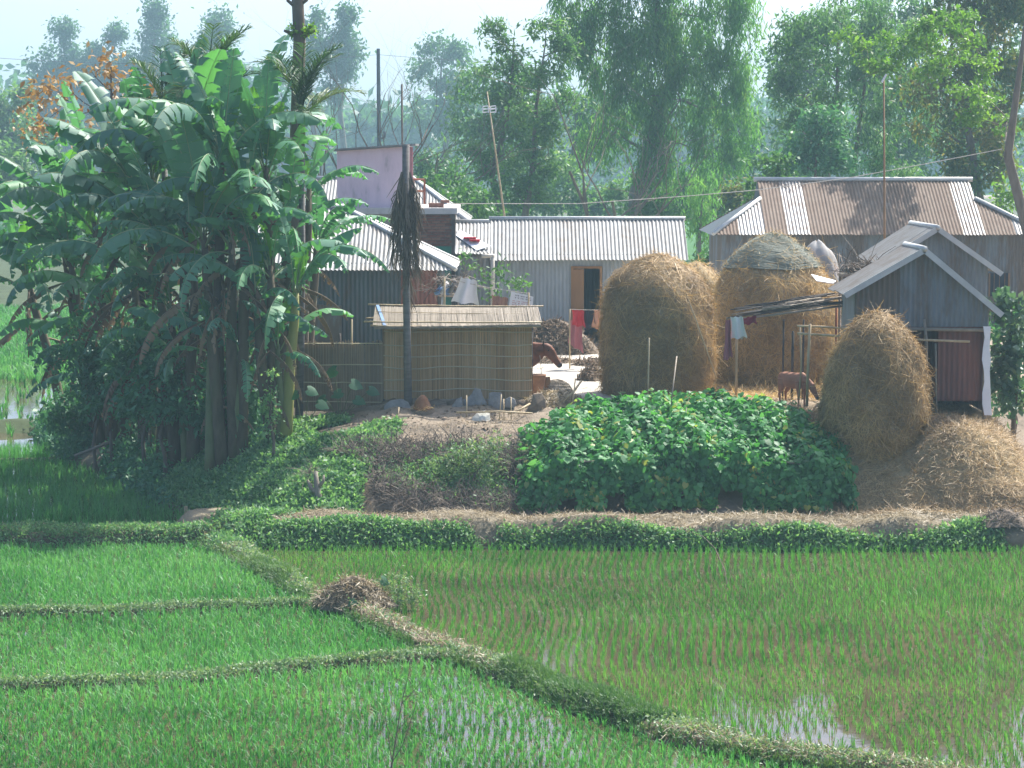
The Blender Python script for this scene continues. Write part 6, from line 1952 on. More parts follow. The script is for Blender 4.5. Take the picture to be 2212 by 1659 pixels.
for (u, v, Y, ub) in ((420, 590, 46.9, 415), (290, 610, 47.2, 320), (205, 610, 48.4, 240), (500, 540, 46.9, 505), (585, 590, 47.8, 590), (370, 680, 46.8, 375), (255, 690, 47.3, 270), (130, 480, 54.0, 210)):
    banana(u, v, Y, ub, n=6, label='short banana plant with drooping torn leaves under the taller ones', scale=.85, n_erect=1, azs=[PI + random.uniform(-.6, .6), random.uniform(-2.4, -.8)], ndry=6)
for (u, v, Y, ub) in ((395, 790, 46.6, 400), (520, 770, 46.4, 520), (320, 800, 47, 325), (600, 760, 47.0, 600), (240, 810, 47, 250), (180, 760, 47, 200)):
    banana(u, v, Y, ub, n=6, label='banana sucker with low drooping leaves among the stems', scale=.66, stem='stem_green', n_erect=1, azs=[-PI / 2 + random.uniform(-1.2, 1.2)], ndry=2, r=.08)
banana(455, 752, 46.7, 452, n=5, label='small banana plant standing alone at the front of the grove', scale=.55, stem='stem_green', n_erect=1, young=1, ndry=1, r=.10)
banana(553, 648, 46.6, 585, n=5, label='young banana plant with two drooping torn leaves above the creeper', scale=.75, n_erect=1, young=1, azs=[PI + .15, PI + .7], ndry=2)
banana(640, 640, 47.4, 615, n=4, label='banana plant with yellow-green stem and bright young leaf', scale=.75, stem='stem_yellow', n_erect=1, young=2, azs=[0.05, -.9], ndry=2)
banana(684, 545, 52.4, 660, n=5, label='banana plant leaning over the roof of the old tin house', scale=.75, n_erect=1, young=1, azs=[.1, -.35, -.9], ndry=1)
banana(668, 420, 51.8, 650, n=6, label='banana plant with bright young leaf in front of the pink room', scale=.62, n_erect=1, young=1, azs=[.2], ndry=1)
banana(60, 610, 51.5, 150, n=7, label='banana plant at the rim of the grove with leaves hanging over the far rice', scale=1.0, azs=[PI, -PI / 2], ndry=4)

# ------------------------------------------------------------------ palms
def frond_geo(rg, L, a0, bend, leaflets=34, ll=.5, droop=.5, w=.028):
    n = 12
    t = np.linspace(0, 1, n + 1)
    el = np.radians(a0) - np.radians(bend) * t ** 1.4
    seg = L / n
    p = np.stack([np.concatenate([[0], np.cumsum(np.cos(el[:-1]) * seg)]), np.zeros(n + 1), np.concatenate([[0], np.cumsum(np.sin(el[:-1]) * seg)])], 1)
    g = Geo()
    g.tube([tuple(q) for q in p[::2]], [.022 * (1 - .8 * q) for q in t[::2]], 4)
    for k in range(leaflets):
        f = .18 + .8 * k / leaflets
        i = min(n - 1, int(f * n)); fr_ = f * n - i
        b = p[i] * (1 - fr_) + p[i + 1] * fr_
        tn = unit(p[i + 1] - p[i])
        for sd in (-1, 1):
            d = unit(tn * .75 + np.array([0, sd * rg.uniform(.6, .9), 0]) + np.array([-tn[2], 0, tn[0]]) * rg.uniform(-.1, .45))
            l_ = ll * math.sin(math.pi * min(.97, f * .85 + .12)) ** .6 * rg.uniform(.8, 1.1)
            q1 = b + d * l_ * .55; q2 = q1 + (d - np.array([0, 0, droop * rg.uniform(.4, 1.3)])) * l_ * .45
            s = unit(np.cross(d, np.array([0, 0, 1.0]) + rg.normal(0, .3, 3))) * w / 2
            g.add([b - s * .5, b + s * .5, q1 + s, q1 - s, q2 + s * .2, q2 - s * .2], [(0, 1, 2, 3), (3, 2, 4, 5)])
    return g
rg = np.random.default_rng(131)
FROND = []
for k in range(5):
    me = frond_geo(rg, rg.uniform(1.3, 1.7), rg.uniform(68, 84), rg.uniform(35, 80)).mesh('frond'); me.materials.append(MATS['palm_leaf']); FROND.append(me)
for k in range(3):
    me = frond_geo(rg, rg.uniform(1.3, 1.6), rg.uniform(25, 50), rg.uniform(60, 90)).mesh('frond'); me.materials.append(MATS['palm_leaf' if k else 'palm_leaf_yellow']); FROND.append(me)

def areca(u, v, Y, ub, label, n=11, sc=1.0):
    top = P(u, v, Y); xb = P(ub, 880, Y).x
    root = Vector((xb, Y, gz(xb, Y)))
    t = thing('areca_palm', label, 'palm', root)
    tl = top - root
    g = Geo(); g.tube([(0, 0, -.1), tl * .5 + Vector((.03, 0, 0)), tl], [.085, .07, .06], 9); link('trunk', g.mesh('trunk'), 'palm_trunk', t, True)
    g = Geo(); g.tube([tl, tl + Vector((0, 0, .35)), tl + Vector((0, 0, .7))], [.075, .07, .03], 9); link('crownshaft', g.mesh('crownshaft'), 'stem_green', t, True)
    for k in range(n):
        az = k * 2.4 + random.uniform(-.2, .2)
        o = bpy.data.objects.new('frond', FROND[k % 5] if k < n - 4 else FROND[5 + k % 3]); COL.objects.link(o); o.parent = t
        o.location = tl + Vector((0, 0, .62 - .03 * k)); o.rotation_euler = (0, 0, az); o.scale = (sc,) * 3
areca(652, 300, 49.8, 645, 'slender areca palm with spiky crown beside the lopped trunk', 12, 1.0)
areca(452, 262, 51.0, 460, 'areca palm whose fronds rise out of the top of the banana grove', 11, 1.05)
areca(352, 285, 52.0, 370, 'areca palm half buried among the upper banana leaves', 9, .9)

# lopped trunk rising out of the picture
Y = 51.6
root = Vector((P(642, 900, Y).x, Y, 1.9))
lt_ = thing('lopped_tree', 'bare lopped trunk with cut side stubs rising above the areca palm', 'tree', root)
g = Geo(); g.tube([(0, 0, -.1), P(640, 500, Y) - root, P(641, 280, Y) - root, P(647, 90, Y) - root, P(643, 0, Y) - root, P(640, -120, Y) - root], [.17, .15, .14, .13, .125, .10], 10)
link('trunk', g.mesh('trunk'), 'bark', lt_, True)
for a, b, c, rr in (((645, 82), (625, 70), (614, 66), .05), ((650, 85), (668, 70), (684, 66), .05), ((646, 20), (630, 8), (620, 0), .05), ((648, 10), (662, 0), (668, -12), .045)):
    g = Geo(); g.tube([P(*a, Y) - root, P(*b, Y - .05) - root, P(*c, Y - .1) - root], [rr, rr * .8, rr * .6], 7); link('branch_stub', g.mesh('branch_stub'), 'bark', lt_, True)
for (u, v) in ((634, 66), (662, 68), (672, 62)):
    q = np.array(P(u, v, Y - .1) - root); nn_ = 60
    V = leaf_quads(q + rg.normal(0, .06, (nn_, 3)), rand_dirs(nn_, rg), rand_dirs(nn_, rg, 1), .1, .05)
    link('leaves', quad_mesh('leaves', V, rg.uniform(0, 1, nn_)), 'bright_leaf', lt_)['kind'] = 'stuff'

# dead palm in front of the reed hut
Y = 49.25
b0 = P(882, 868, Y)
root = Vector((b0.x, Y, gz(b0.x, Y) - .02))
dp = thing('dead_palm', 'dead palm trunk with a hanging skirt of dry brown fronds', 'palm', root)
g = Geo(); g.tube([(0, 0, -.15), P(879, 700, Y) - root, P(876, 480, Y) - root, P(877, 312, Y) - root], [.085, .075, .07, .075], 10)
link('trunk', g.mesh('trunk'), 'palm_trunk', dp, True)
for k in range(14):
    az = k * 2.4
    q = Vector(P(876, 372 + 12 * (k % 6), Y) - root)
    n = 60
    g = Geo()
    Lf = rg.uniform(1.3, 2.1) if k % 3 else rg.uniform(.8, 1.1)
    tilt = rg.uniform(.04, .17)
    cx, sy = math.cos(az), math.sin(az)
    ax_pts = [q + Vector((cx * (.07 + tilt * f * 1.2 + .10 * math.sin(f * 3.0) * .6), sy * (.07 + tilt * f + .06 * math.sin(f * 3)), -Lf * f)) for f in np.linspace(0, 1, 7)]
    g.tube(ax_pts, [.03, .024, .02, .016, .012, .008, .004], 5, rnd=.5)
    for j in range(n):
        f = rg.uniform(0.05, .95); i = int(f * 6)
        bpt = Vector(ax_pts[i]).lerp(Vector(ax_pts[i + 1]), f * 6 - i)
        d = Vector((rg.normal(cx * .1, .25), rg.normal(sy * .1, .25), -1)).normalized()
        l_ = rg.uniform(.25, .6)
        s = Vector((rg.normal(), rg.normal(), 0)).normalized() * rg.uniform(.006, .014)
        m_ = bpt + d * l_ * .5 + Vector((rg.normal(0, .03), rg.normal(0, .03), 0)); e_ = bpt + d * l_ + Vector((rg.normal(0, .03), rg.normal(0, .03), 0))
        g.add([bpt - s, bpt + s, m_ + s, m_ - s, e_ + s * .3, e_ - s * .3], [(0, 1, 2, 3), (3, 2, 4, 5)])
    link('dead_frond', g.mesh('dead_frond'), 'palm_leaf_dry', dp)

# ------------------------------------------------------------------ trees and bushes
def tree(name, label, Y, base_u, trunk_r, clumps, mat, L, W, per_m3, rng, sub=(.45, .75), droop=0.4, bark='bark', group=None, cat='tree', apex=None, n_sub=None, fill=1.0, flat=1.0, limbs=True, base_z=None, twig=True, hang=1.0, leaf_up=.6):
    """clumps: (u, v, ru, rv[, dY]) in pixels at the depth Y."""
    k = Y / F
    bx = P(base_u, 500, Y).x
    bz = gz(bx, Y) if base_z is None else base_z
    root = Vector((bx, Y, bz))
    t = thing(name, label, cat, root, group=group)
    C = []
    for c in clumps:
        p = P(c[0], c[1], Y)
        C.append((np.array(p) + np.array([0, c[4] if len(c) > 4 else 0, 0]), c[2] * k, c[3] * k))
    tz = max(c[0][2] for c in C)
    if apex is None:
        top = max(C, key=lambda c: c[0][2])[0]
        apex = Vector(top)
    else:
        apex = P(*apex, Y)
    g = Geo()
    al = Vector(apex) - root
    h = al.z
    tp_ = [Vector((0, 0, -.2)), al * .25 + Vector((rng.normal(0, .02 * h), rng.normal(0, .02 * h), 0)), al * .5 + Vector((rng.normal(0, .03 * h), rng.normal(0, .03 * h), 0)), al * .75 + Vector((rng.normal(0, .02 * h), 0, 0)), al]
    if limbs:
        g.tube(tp_, [trunk_r * 1.25, trunk_r, trunk_r * .75, trunk_r * .45, trunk_r * .12], 8)
    def on_trunk(z):
        f = min(.97, max(.05, z / h)) * 4
        i = min(3, int(f)); return tp_[i].lerp(tp_[i + 1], f - i)
    P_, A_, N_, S_, RR = [], [], [], [], []
    placed = []
    C.sort(key=lambda c: math.hypot(c[0][0] - root.x - al.x * (c[0][2] - root.z) / max(h, .1), c[0][1] - root.y - al.y * (c[0][2] - root.z) / max(h, .1)))
    for c, ru, rv in C:
        cl = Vector(c) - root
        hd = math.hypot(cl.x - al.x * cl.z / max(h, .1), cl.y)
        at = on_trunk(max(.28 * h, cl.z - .55 * hd - rv * .4))
        r0 = trunk_r * .45 * max(.3, 1 - at.z / h * .6)
        for q_, rq in placed:
            if (q_ - cl).length < .75 * (at - cl).length and q_.z < cl.z + .6 * ru:
                at, r0 = q_, max(rq * .6, trunk_r * .08)
        placed.append((cl, r0))
        mid = at.lerp(cl, .5) + Vector((rng.normal(0, .06) * hd, rng.normal(0, .06) * hd, -.06 * hd))
        if limbs:
            g.tube([at, mid, cl], [r0, r0 * .65, r0 * .3], 6)
        rm = rng.uniform(*sub)
        ns = n_sub or max(5, int(fill * 1.9 * (ru * ru * rv) / (rm ** 3)))
        ns = min(ns, 60)
        for j in range(ns):
            d = rng.normal(size=3); d /= np.linalg.norm(d)
            rad = rng.uniform(.25, 1.0) ** .5
            sc = np.array([d[0] * ru, d[1] * ru * .8, d[2] * rv]) * rad + c
            rs_ = rm * rng.uniform(.6, 1.25)
            if limbs and twig and j % 2 == 0:
                sl = Vector(sc) - root
                g.tube([cl, cl.lerp(sl, .5) + Vector((0, 0, .08 * ru)), sl], [r0 * .28, r0 * .18, r0 * .07], 4, cap=False)
            n = max(8, int(DENS * per_m3 * rs_ ** 2 * rng.uniform(.5, 1.3)))
            off = rng.normal(0, .42, (n, 3)) * np.array([rs_, rs_, rs_ * flat])
            P_.append(sc + off)
            RR.append(np.clip(rng.uniform(0, 1) * .5 + rng.uniform(0, .5, n), 0, 1))
    pos = np.concatenate(P_); n = len(pos)
    ax_ = rng.normal(size=(n, 3)); ax_[:, 2] = ax_[:, 2] * hang - droop * 1.6
    nr_ = rng.normal(size=(n, 3)); nr_[:, 2] += leaf_up * 2
    s = rng.uniform(.6, 1.3, n)
    V = leaf_quads(pos, ax_, nr_, L * s, W * s)
    if limbs:
        link('trunk', g.mesh('trunk'), bark, t, True)['kind'] = 'thing'
        bpy.data.objects[-1] if False else None
    for v_ in (V,):
        o = link('crown', quad_mesh('crown', v_ - np.array(root), np.concatenate(RR)), mat, t)
    return t

rg = np.random.default_rng(201)
DENS = 3.3
# far row beyond the fields
for (bu, cl, lb) in ((135, [(135, 85, 22, 28), (132, 120, 48, 32), (125, 165, 70, 40), (118, 215, 80, 45), (130, 275, 70, 50)], 'broad hazy cone-shaped tree rising behind the orange-brown teak'),
                 (246, [(246, 75, 18, 26), (244, 115, 42, 36), (240, 165, 58, 42), (250, 225, 60, 50)], 'smaller hazy pointed tree beside the broad cone-shaped one'),
                 (336, [(337, 30, 20, 28), (334, 75, 42, 44), (338, 130, 56, 50), (345, 200, 56, 60), (340, 280, 50, 50)], 'tallest hazy tree of the far row with a narrow top'),
                 (470, [(470, 55, 20, 26), (466, 95, 36, 34), (462, 140, 42, 42), (470, 220, 42, 60)], 'hazy far tree half hidden by the areca fronds')):
    tree('far_tree', lb, 330, bu, .5, cl, 'far_leaf', .6, .3, 30, rg, sub=(1.3, 1.9), droop=.3)
for (bu, cl, lb) in ((690, [(672, 40, 26, 30), (680, 85, 44, 36), (692, 130, 50, 40), (640, 125, 40, 34), (600, 140, 40, 34)], 'loose hazy tree behind the lopped trunk'),
                 (748, [(750, 40, 12, 22), (746, 75, 20, 24), (748, 115, 24, 24), (735, 150, 30, 26), (720, 190, 40, 34)], 'narrow hazy tree between the lopped trunk and the utility pole'),
                 (960, [(955, 115, 46, 30), (985, 140, 50, 40), (925, 175, 46, 40), (975, 200, 56, 46), (940, 250, 50, 40)], 'pale feathery tree behind the bare-branched tree')):
    tree('far_tree', lb, 290, bu, .4, cl, 'far_leaf' if bu != 960 else 'bush_leaf', .55, .26, 26, rg, sub=(1.1, 1.7), droop=.6)
# the hazy wood along the horizon
def wood():
    rgw = np.random.default_rng(303)
    pos, r = [], []
    x = -120.0
    while x < 120:
        Y = rgw.uniform(360, 460)
        h = rgw.uniform(8, 16) + (3 if x < -40 else 0)
        wd = rgw.uniform(3, 6)
        for j in range(16):
            c = np.array([x + rgw.normal(0, wd * .5), Y + rgw.normal(0, 2), .7 + h * rgw.uniform(.12, 1) ** .8])
            n = 36
            pos.append(c + rgw.normal(0, 1, (n, 3)) * np.array([1.7, 1.7, 1.2])); r.append(np.clip(rgw.uniform(0, .5) + rgw.uniform(0, .5, n), 0, 1))
        x += rgw.uniform(1.2, 2.4)
    pos = np.concatenate(pos); n = len(pos)
    V = leaf_quads(pos, rand_dirs(n, rgw, -.2), rand_dirs(n, rgw, .8), rgw.uniform(1.2, 2.3, n), rgw.uniform(.6, 1.3, n))
    o = link('far_wood', quad_mesh('far_wood', V, np.concatenate(r)), 'far_leaf')
    tag(o, 'blue hazy wood closing the fields along the horizon', 'wood', kind='stuff')
wood()
for k, (u, v, ru, rv, Y) in enumerate(((20, 240, 60, 60, 180), (70, 300, 60, 50, 170), (15, 340, 50, 45, 150))):
    tree('roadside_tree', ('round dark tree at the rim of the far fields', 'second round tree beyond the far rice field', 'low bushy tree beside the far rice field')[k], Y, u, .2,
         [(u, v, ru, rv), (u + 30, v + 30, ru * .8, rv * .7), (u - 20, v + 50, ru, rv)], 'acacia_leaf', .4, .22, 32, rg, sub=(.8, 1.1), droop=.2)
# teak with brown leaves
tree('teak_tree', 'tree with sparse ochre-brown leaves beyond the banana grove', 66, 200, .13,
     [(60, 205, 34, 34), (100, 190, 40, 28), (150, 195, 40, 36), (205, 165, 34, 30), (240, 135, 20, 20), (262, 180, 36, 32), (310, 215, 30, 30), (125, 240, 50, 34), (215, 240, 50, 36), (60, 255, 30, 34), (295, 260, 34, 36), (180, 285, 60, 40), (90, 300, 40, 40), (255, 300, 50, 40)],
     'teak_leaf', .20, .11, 22, rg, sub=(.3, .5), droop=.4, bark='bark_dark')

def bare_tree(name, label, Y, base_u, trunk_r, spreads, rng, depth=4, bark='bark', cat='tree'):
    bx = P(base_u, 500, Y).x; root = Vector((bx, Y, gz(bx, Y)))
    t = thing(name, label, cat, root)
    gt, gb = Geo(), Geo()
    def grow(p, d, L, r, lev):
        pts, rr = [p], [r]
        q, dd = p.copy(), d.copy()
        for i in range(4):
            dd = (dd + Vector((rng.normal(0, .16), rng.normal(0, .16), rng.normal(0, .10) + .03))).normalized()
            q = q + dd * L / 4; pts.append(q.copy()); rr.append(r * (1 - .14 * (i + 1)))
        (gt if lev == 0 else gb).tube(pts, rr, 6 if lev < 2 else 4, cap=False)
        if lev < depth:
            for k in range(3 if lev < 3 else 2):
                i = int(rng.integers(2, 5))
                nd = (dd + Vector((rng.normal(0, .65), rng.normal(0, .5), rng.normal(0, .3) + .12))).normalized()
                grow(pts[i], nd, L * rng.uniform(.6, .82), rr[i] * .62, lev + 1)
    for (u, v, l_) in spreads:
        d = (P(u, v, Y) - root - Vector((0, 0, 1.0))); d.y += rng.normal(0, 1)
        grow(Vector((0, 0, -.1)), d.normalized(), l_, trunk_r, 0)
    link('trunk', gt.mesh('trunk'), bark, t, True); link('branches', gb.mesh('branches'), bark, t)
    return t
bare_tree('bare_tree', 'leafless spreading tree with dark tangled branches behind the pink room', 92, 800, .13, [(700, 240, 5.0), (760, 200, 5.2), (840, 190, 5.2), (910, 230, 5.0), (960, 300, 5)], np.random.default_rng(17), 4, 'bark')
# acacias
tree('acacia_tree', 'feathery acacia beside the antenna mast behind the pale tin house', 96, 1060, .16,
     [(1052, 60, 22, 12), (1085, 92, 34, 18), (1120, 120, 44, 26), (1080, 150, 52, 30), (1140, 175, 52, 34), (1050, 205, 50, 30), (1105, 230, 60, 36), (1050, 270, 44, 28), (1035, 330, 56, 26), (1075, 360, 50, 26), (1140, 300, 50, 40)],
     'acacia_leaf', .22, .075, 105, rg, sub=(.4, .65), droop=.3, flat=.7, apex=(1110, 80))
tree('acacia_tree', 'darker dense acacia between the antenna mast and the weeping eucalyptus', 93, 1120, .15,
     [(1180, 55, 44, 20), (1230, 85, 40, 24), (1190, 120, 46, 28), (1170, 180, 50, 34), (1215, 225, 40, 36), (1160, 250, 56, 44), (1130, 330, 56, 44), (1185, 330, 44, 44), (1110, 400, 60, 50), (1165, 420, 46, 44), (1080, 445, 44, 30)],
     'acacia_leaf', .22, .085, 125, rg, sub=(.45, .7), droop=.3, flat=.75, apex=(1180, 80))
bare_tree('slanting_tree', 'pair of slanting pale trunks forking below the eucalyptus', 90, 1330, .12, [(1230, 300, 5.2), (1300, 300, 4.8), (1345, 330, 4.6)], np.random.default_rng(29), 3, 'bark')
# big eucalyptus
tree('eucalyptus_tree', 'great weeping eucalyptus towering behind the pale tin house', 101, 1362, .24,
     [(1390, -330, 60, 60), (1250, -100, 60, 50), (1190, -50, 50, 30), (1370, -240, 90, 70), (1450, -210, 90, 70), (1320, -150, 90, 60), (1420, -130, 110, 60), (1540, -110, 80, 60), (1610, 200, 36, 60), (1600, 280, 36, 50), (1280, 300, 36, 40), (1590, 350, 30, 40), (1370, -60, 110, 50), (1280, 20, 60, 40), (1370, 40, 90, 50), (1470, 30, 80, 50), (1560, 20, 60, 50), (1615, 50, 40, 56), (1600, -20, 50, 40), (1220, 20, 40, 30), (1240, 80, 44, 36), (1290, 110, 70, 50), (1400, 120, 90, 56), (1500, 120, 80, 60), (1590, 140, 50, 60),
      (1300, 200, 60, 54), (1380, 215, 80, 56), (1470, 215, 76, 56), (1570, 230, 44, 60), (1390, 300, 70, 50), (1470, 310, 60, 50), (1330, 285, 36, 44), (1545, 320, 40, 50), (1420, 380, 60, 46), (1490, 400, 44, 50)],
     'eucalyptus_leaf', .30, .055, 230, rg, sub=(.38, .6), droop=1.3, flat=2.1, bark='bark_pale', apex=(1395, -330), fill=.55, hang=.5, leaf_up=.1)
tree('eucalyptus_tree', 'young weeping eucalyptus at the end of the pale tin house', 88, 1515, .09,
     [(1520, 400, 30, 40), (1535, 450, 34, 44), (1505, 470, 30, 44), (1530, 510, 30, 36)], 'eucalyptus_leaf', .26, .045, 150, rg, sub=(.4, .55), droop=1.3, flat=1.6, bark='bark_pale', hang=.5, leaf_up=.1)
# trees behind the rusty house
tree('acacia_tree', 'lacy tree with browning tips next to the eucalyptus', 97, 1790, .17,
     [(1725, 55, 32, 22), (1690, 90, 36, 24), (1810, 20, 60, 34), (1830, 110, 50, 40), (1760, 80, 46, 30), (1700, 140, 50, 34), (1770, 140, 56, 40), (1680, 195, 40, 34), (1735, 205, 56, 36), (1800, 210, 50, 44), (1710, 260, 46, 30)],
     'acacia_leaf', .24, .075, 110, rg, sub=(.45, .7), droop=.5, flat=.8)
tree('bamboo_clump', 'pale leafy bamboo clump bending behind the rusty house', 95, 1880, .12,
     [(1800, 40, 40, 30), (1860, 25, 56, 34), (1930, 30, 56, 40), (1850, 95, 60, 44), (1920, 110, 60, 48), (1990, 80, 56, 50), (1870, 175, 60, 50), (1950, 190, 60, 50), (1850, 255, 50, 46), (1920, 270, 56, 50), (1870, 335, 50, 44), (1940, 345, 56, 44), (1990, 265, 46, 50)],
     'bamboo_leaf', .30, .055, 125, rg, sub=(.45, .7), droop=.9, flat=.8, cat='bamboo')
tree('broad_tree', 'tree with yellowing leaves between the bamboo and the bright-leaved tree', 92, 2060, .18,
     [(2080, -60, 70, 50), (2160, -80, 70, 60), (2110, -150, 80, 60), (2200, -30, 60, 50), (2050, 20, 60, 40), (2130, 10, 60, 40), (2190, 40, 50, 50), (2060, 110, 60, 50), (2130, 120, 60, 50), (2190, 150, 46, 50), (2030, 190, 56, 46), (2100, 210, 60, 50), (2180, 240, 50, 50), (2020, 270, 56, 46), (2090, 300, 60, 46), (2170, 330, 60, 46), (2030, 345, 60, 40), (2110, 375, 70, 30)],
     'mixed_leaf', .26, .10, 110, rg, sub=(.5, .75), droop=.4)
tree('evergreen_tree', 'dark dense evergreen close behind the ridge of the rusty house', 86, 1780, .12,
     [(1775, 265, 40, 26), (1750, 300, 50, 30), (1800, 310, 46, 30), (1730, 340, 46, 30), (1780, 350, 56, 30), (1720, 370, 50, 26), (1820, 350, 44, 36)], 'under_leaf', .24, .10, 130, rg, sub=(.45, .6), droop=.3)
tree('papaya_tree', 'low bright spreading bush at the hip of the rusty house', 80, 1655, .07,
     [(1640, 350, 36, 14), (1680, 345, 34, 12), (1660, 375, 40, 16), (1630, 400, 30, 18), (1690, 385, 30, 18), (1640, 430, 34, 24)], 'bush_leaf', .24, .12, 60, rg, sub=(.3, .45), droop=.2, flat=.5, cat='bush')
tree('bright_tree', 'tree with bright yellow-green leaves and dark boughs beside the rusty house', 70, 2204, .17,
     [(1895, 48, 30, 14, 7), (1950, 80, 36, 16, 7), (1960, 115, 34, 14, 7), (2030, 105, 40, 18, 7), (2010, 60, 40, 18, 7.5), (2090, 70, 44, 24, 7), (2110, 125, 44, 20, 6), (2160, 60, 40, 34, 5), (2190, 130, 34, 40, 4), (2170, 200, 44, 24, 3), (2120, 180, 34, 16, 5), (2205, 260, 28, 34, 2), (2140, 100, 40, 20, 6), (2060, 60, 36, 16, 7), (1990, 130, 30, 14, 6.5), (2080, 150, 36, 14, 5.5), (2150, 250, 30, 16, 3), (2060, 20, 50, 24, 7), (2150, 10, 50, 24, 6)],
     'bright_leaf', .17, .09, 130, rg, sub=(.28, .42), droop=.3, bark='bark', apex=(2225, -40), flat=.6, fill=1.5)
tree('bush', 'yellow-green bush behind the wing of the rusty house', 79, 2190, .05, [(2180, 420, 40, 26), (2205, 400, 30, 30), (2160, 440, 30, 20)], 'bright_leaf', .18, .09, 60, rg, sub=(.3, .45), droop=.2, cat='bush')
for (u, v, ru, rv, Y, mt, lb) in ((955, 405, 60, 36, 88, 'bush_leaf', 'light green bush behind the grey hipped roof'), (1010, 440, 50, 34, 86, 'bush_leaf', 'bush between the hipped roof and the acacia'),
                                  (1420, 455, 60, 24, 100, 'bush_leaf', 'low bush below the great eucalyptus'), (1600, 420, 40, 24, 98, 'mixed_leaf', 'browning bush between the eucalyptus and the rusty house'), (1545, 555, 30, 34, 84, 'bush_leaf', 'green weeds in the gap beside the rusty house'), (920, 370, 44, 36, 120, 'far_leaf', 'hazy bush below the bare-branched tree')):
    tree('bush', lb, Y, u, .05, [(u, v, ru, rv), (u - ru * .6, v + rv * .5, ru * .6, rv * .6), (u + ru * .6, v + rv * .4, ru * .6, rv * .6)], mt, .22, .11, 90, rg, sub=(.4, .6), droop=.2, cat='bush')
# denser row closing the view between the village trees and the far wood
for (bu, Y, mt, cl, lb) in ((1720, 140, 'acacia_leaf', [(1700, 120, 60, 50), (1760, 90, 60, 50), (1690, 200, 50, 50), (1750, 190, 60, 60), (1720, 280, 60, 50), (1780, 270, 60, 60), (1710, 350, 60, 40)], 'broad round tree behind the lacy one'),
                            (1950, 135, 'acacia_leaf', [(1880, 60, 70, 60), (1960, 50, 70, 60), (2030, 80, 70, 60), (1900, 160, 70, 60), (1990, 170, 70, 60), (1920, 260, 70, 60), (2010, 280, 70, 60), (1950, 350, 80, 44)], 'great dark tree filling the view behind the bamboo clump'),
                            (2150, 130, 'bamboo_leaf', [(2110, 60, 60, 60), (2180, 40, 60, 60), (2140, 150, 70, 60), (2200, 180, 60, 60), (2110, 250, 70, 60), (2190, 290, 60, 60), (2140, 350, 70, 40)], 'tall pale tree behind the one with yellowing leaves'),
                            (1080, 135, 'acacia_leaf', [(1030, 180, 50, 44), (1100, 170, 60, 50), (1010, 260, 50, 44), (1080, 270, 60, 50), (1160, 250, 50, 50), (1030, 350, 60, 44), (1120, 360, 60, 44), (1190, 340, 50, 44)], 'round tree behind the two acacias'),
                            (1260, 150, 'far_leaf', [(1240, 190, 50, 44), (1290, 240, 50, 44), (1240, 290, 50, 44), (1300, 330, 50, 40), (1230, 370, 50, 30)], 'dull hazy tree between the acacias and the eucalyptus'),
                            (1560, 150, 'far_leaf', [(1540, 260, 50, 40), (1600, 280, 50, 40), (1570, 340, 60, 40), (1630, 350, 50, 36), (1520, 380, 50, 30)], 'low hazy tree behind the drooping side of the eucalyptus')):
    tree('village_tree', lb, Y, bu, .22, cl, mt, .36, .15, 42, rg, sub=(.7, 1.0), droop=.4, fill=1.1)
rg2 = np.random.default_rng(411)
for k, u in enumerate(range(985, 1660, 75)):
    v = 412 + rg2.uniform(-8, 14); Yb_ = rg2.uniform(115, 150)
    tree('field_bush', 'low hazy bush along the field edge beneath the village trees', Yb_, u, .05, [(u, v, 46, 26), (u - 30, v + 18, 34, 20), (u + 32, v + 16, 34, 20), (u + 5, v + 34, 50, 18)], ('bush_leaf', 'far_leaf', 'acacia_leaf')[k % 3], .3, .14, 60, rg2, sub=(.5, .75), droop=.2, cat='bush', group='bushes along the field edge', twig=False)
# far road bank behind the eucalyptus
zz = P(1500, 424, 260).z
nmat('road_soil', [(0.30, 0.24, 0.18), (0.40, 0.33, 0.26)], .8, rough=.95)
nmat('grassy_bank', [(0.05, 0.09, 0.035), (0.10, 0.13, 0.06), (0.15, 0.14, 0.08)], .9, rough=.95, bump=.5)
g = Geo(); g.add([(-200, 259, zz - .25), (200, 259, zz - .25), (200, 259.6, zz), (-200, 259.6, zz), (200, 265, zz), (-200, 265, zz)], [(0, 1, 2, 3), (3, 2, 4, 5)])
structure(link('road', g.mesh('road'), 'road_soil'))
g = Geo(); g.add([(-200, 254, .4), (200, 254, .4), (200, 258.99, zz - .22), (-200, 258.99, zz - .22), (200, 265.2, zz - .02), (-200, 265.2, zz - .02), (200, 269, .4), (-200, 269, .4)], [(0, 1, 2, 3), (5, 4, 6, 7)])
structure(link('road_bank', g.mesh('road_bank'), 'grassy_bank'))

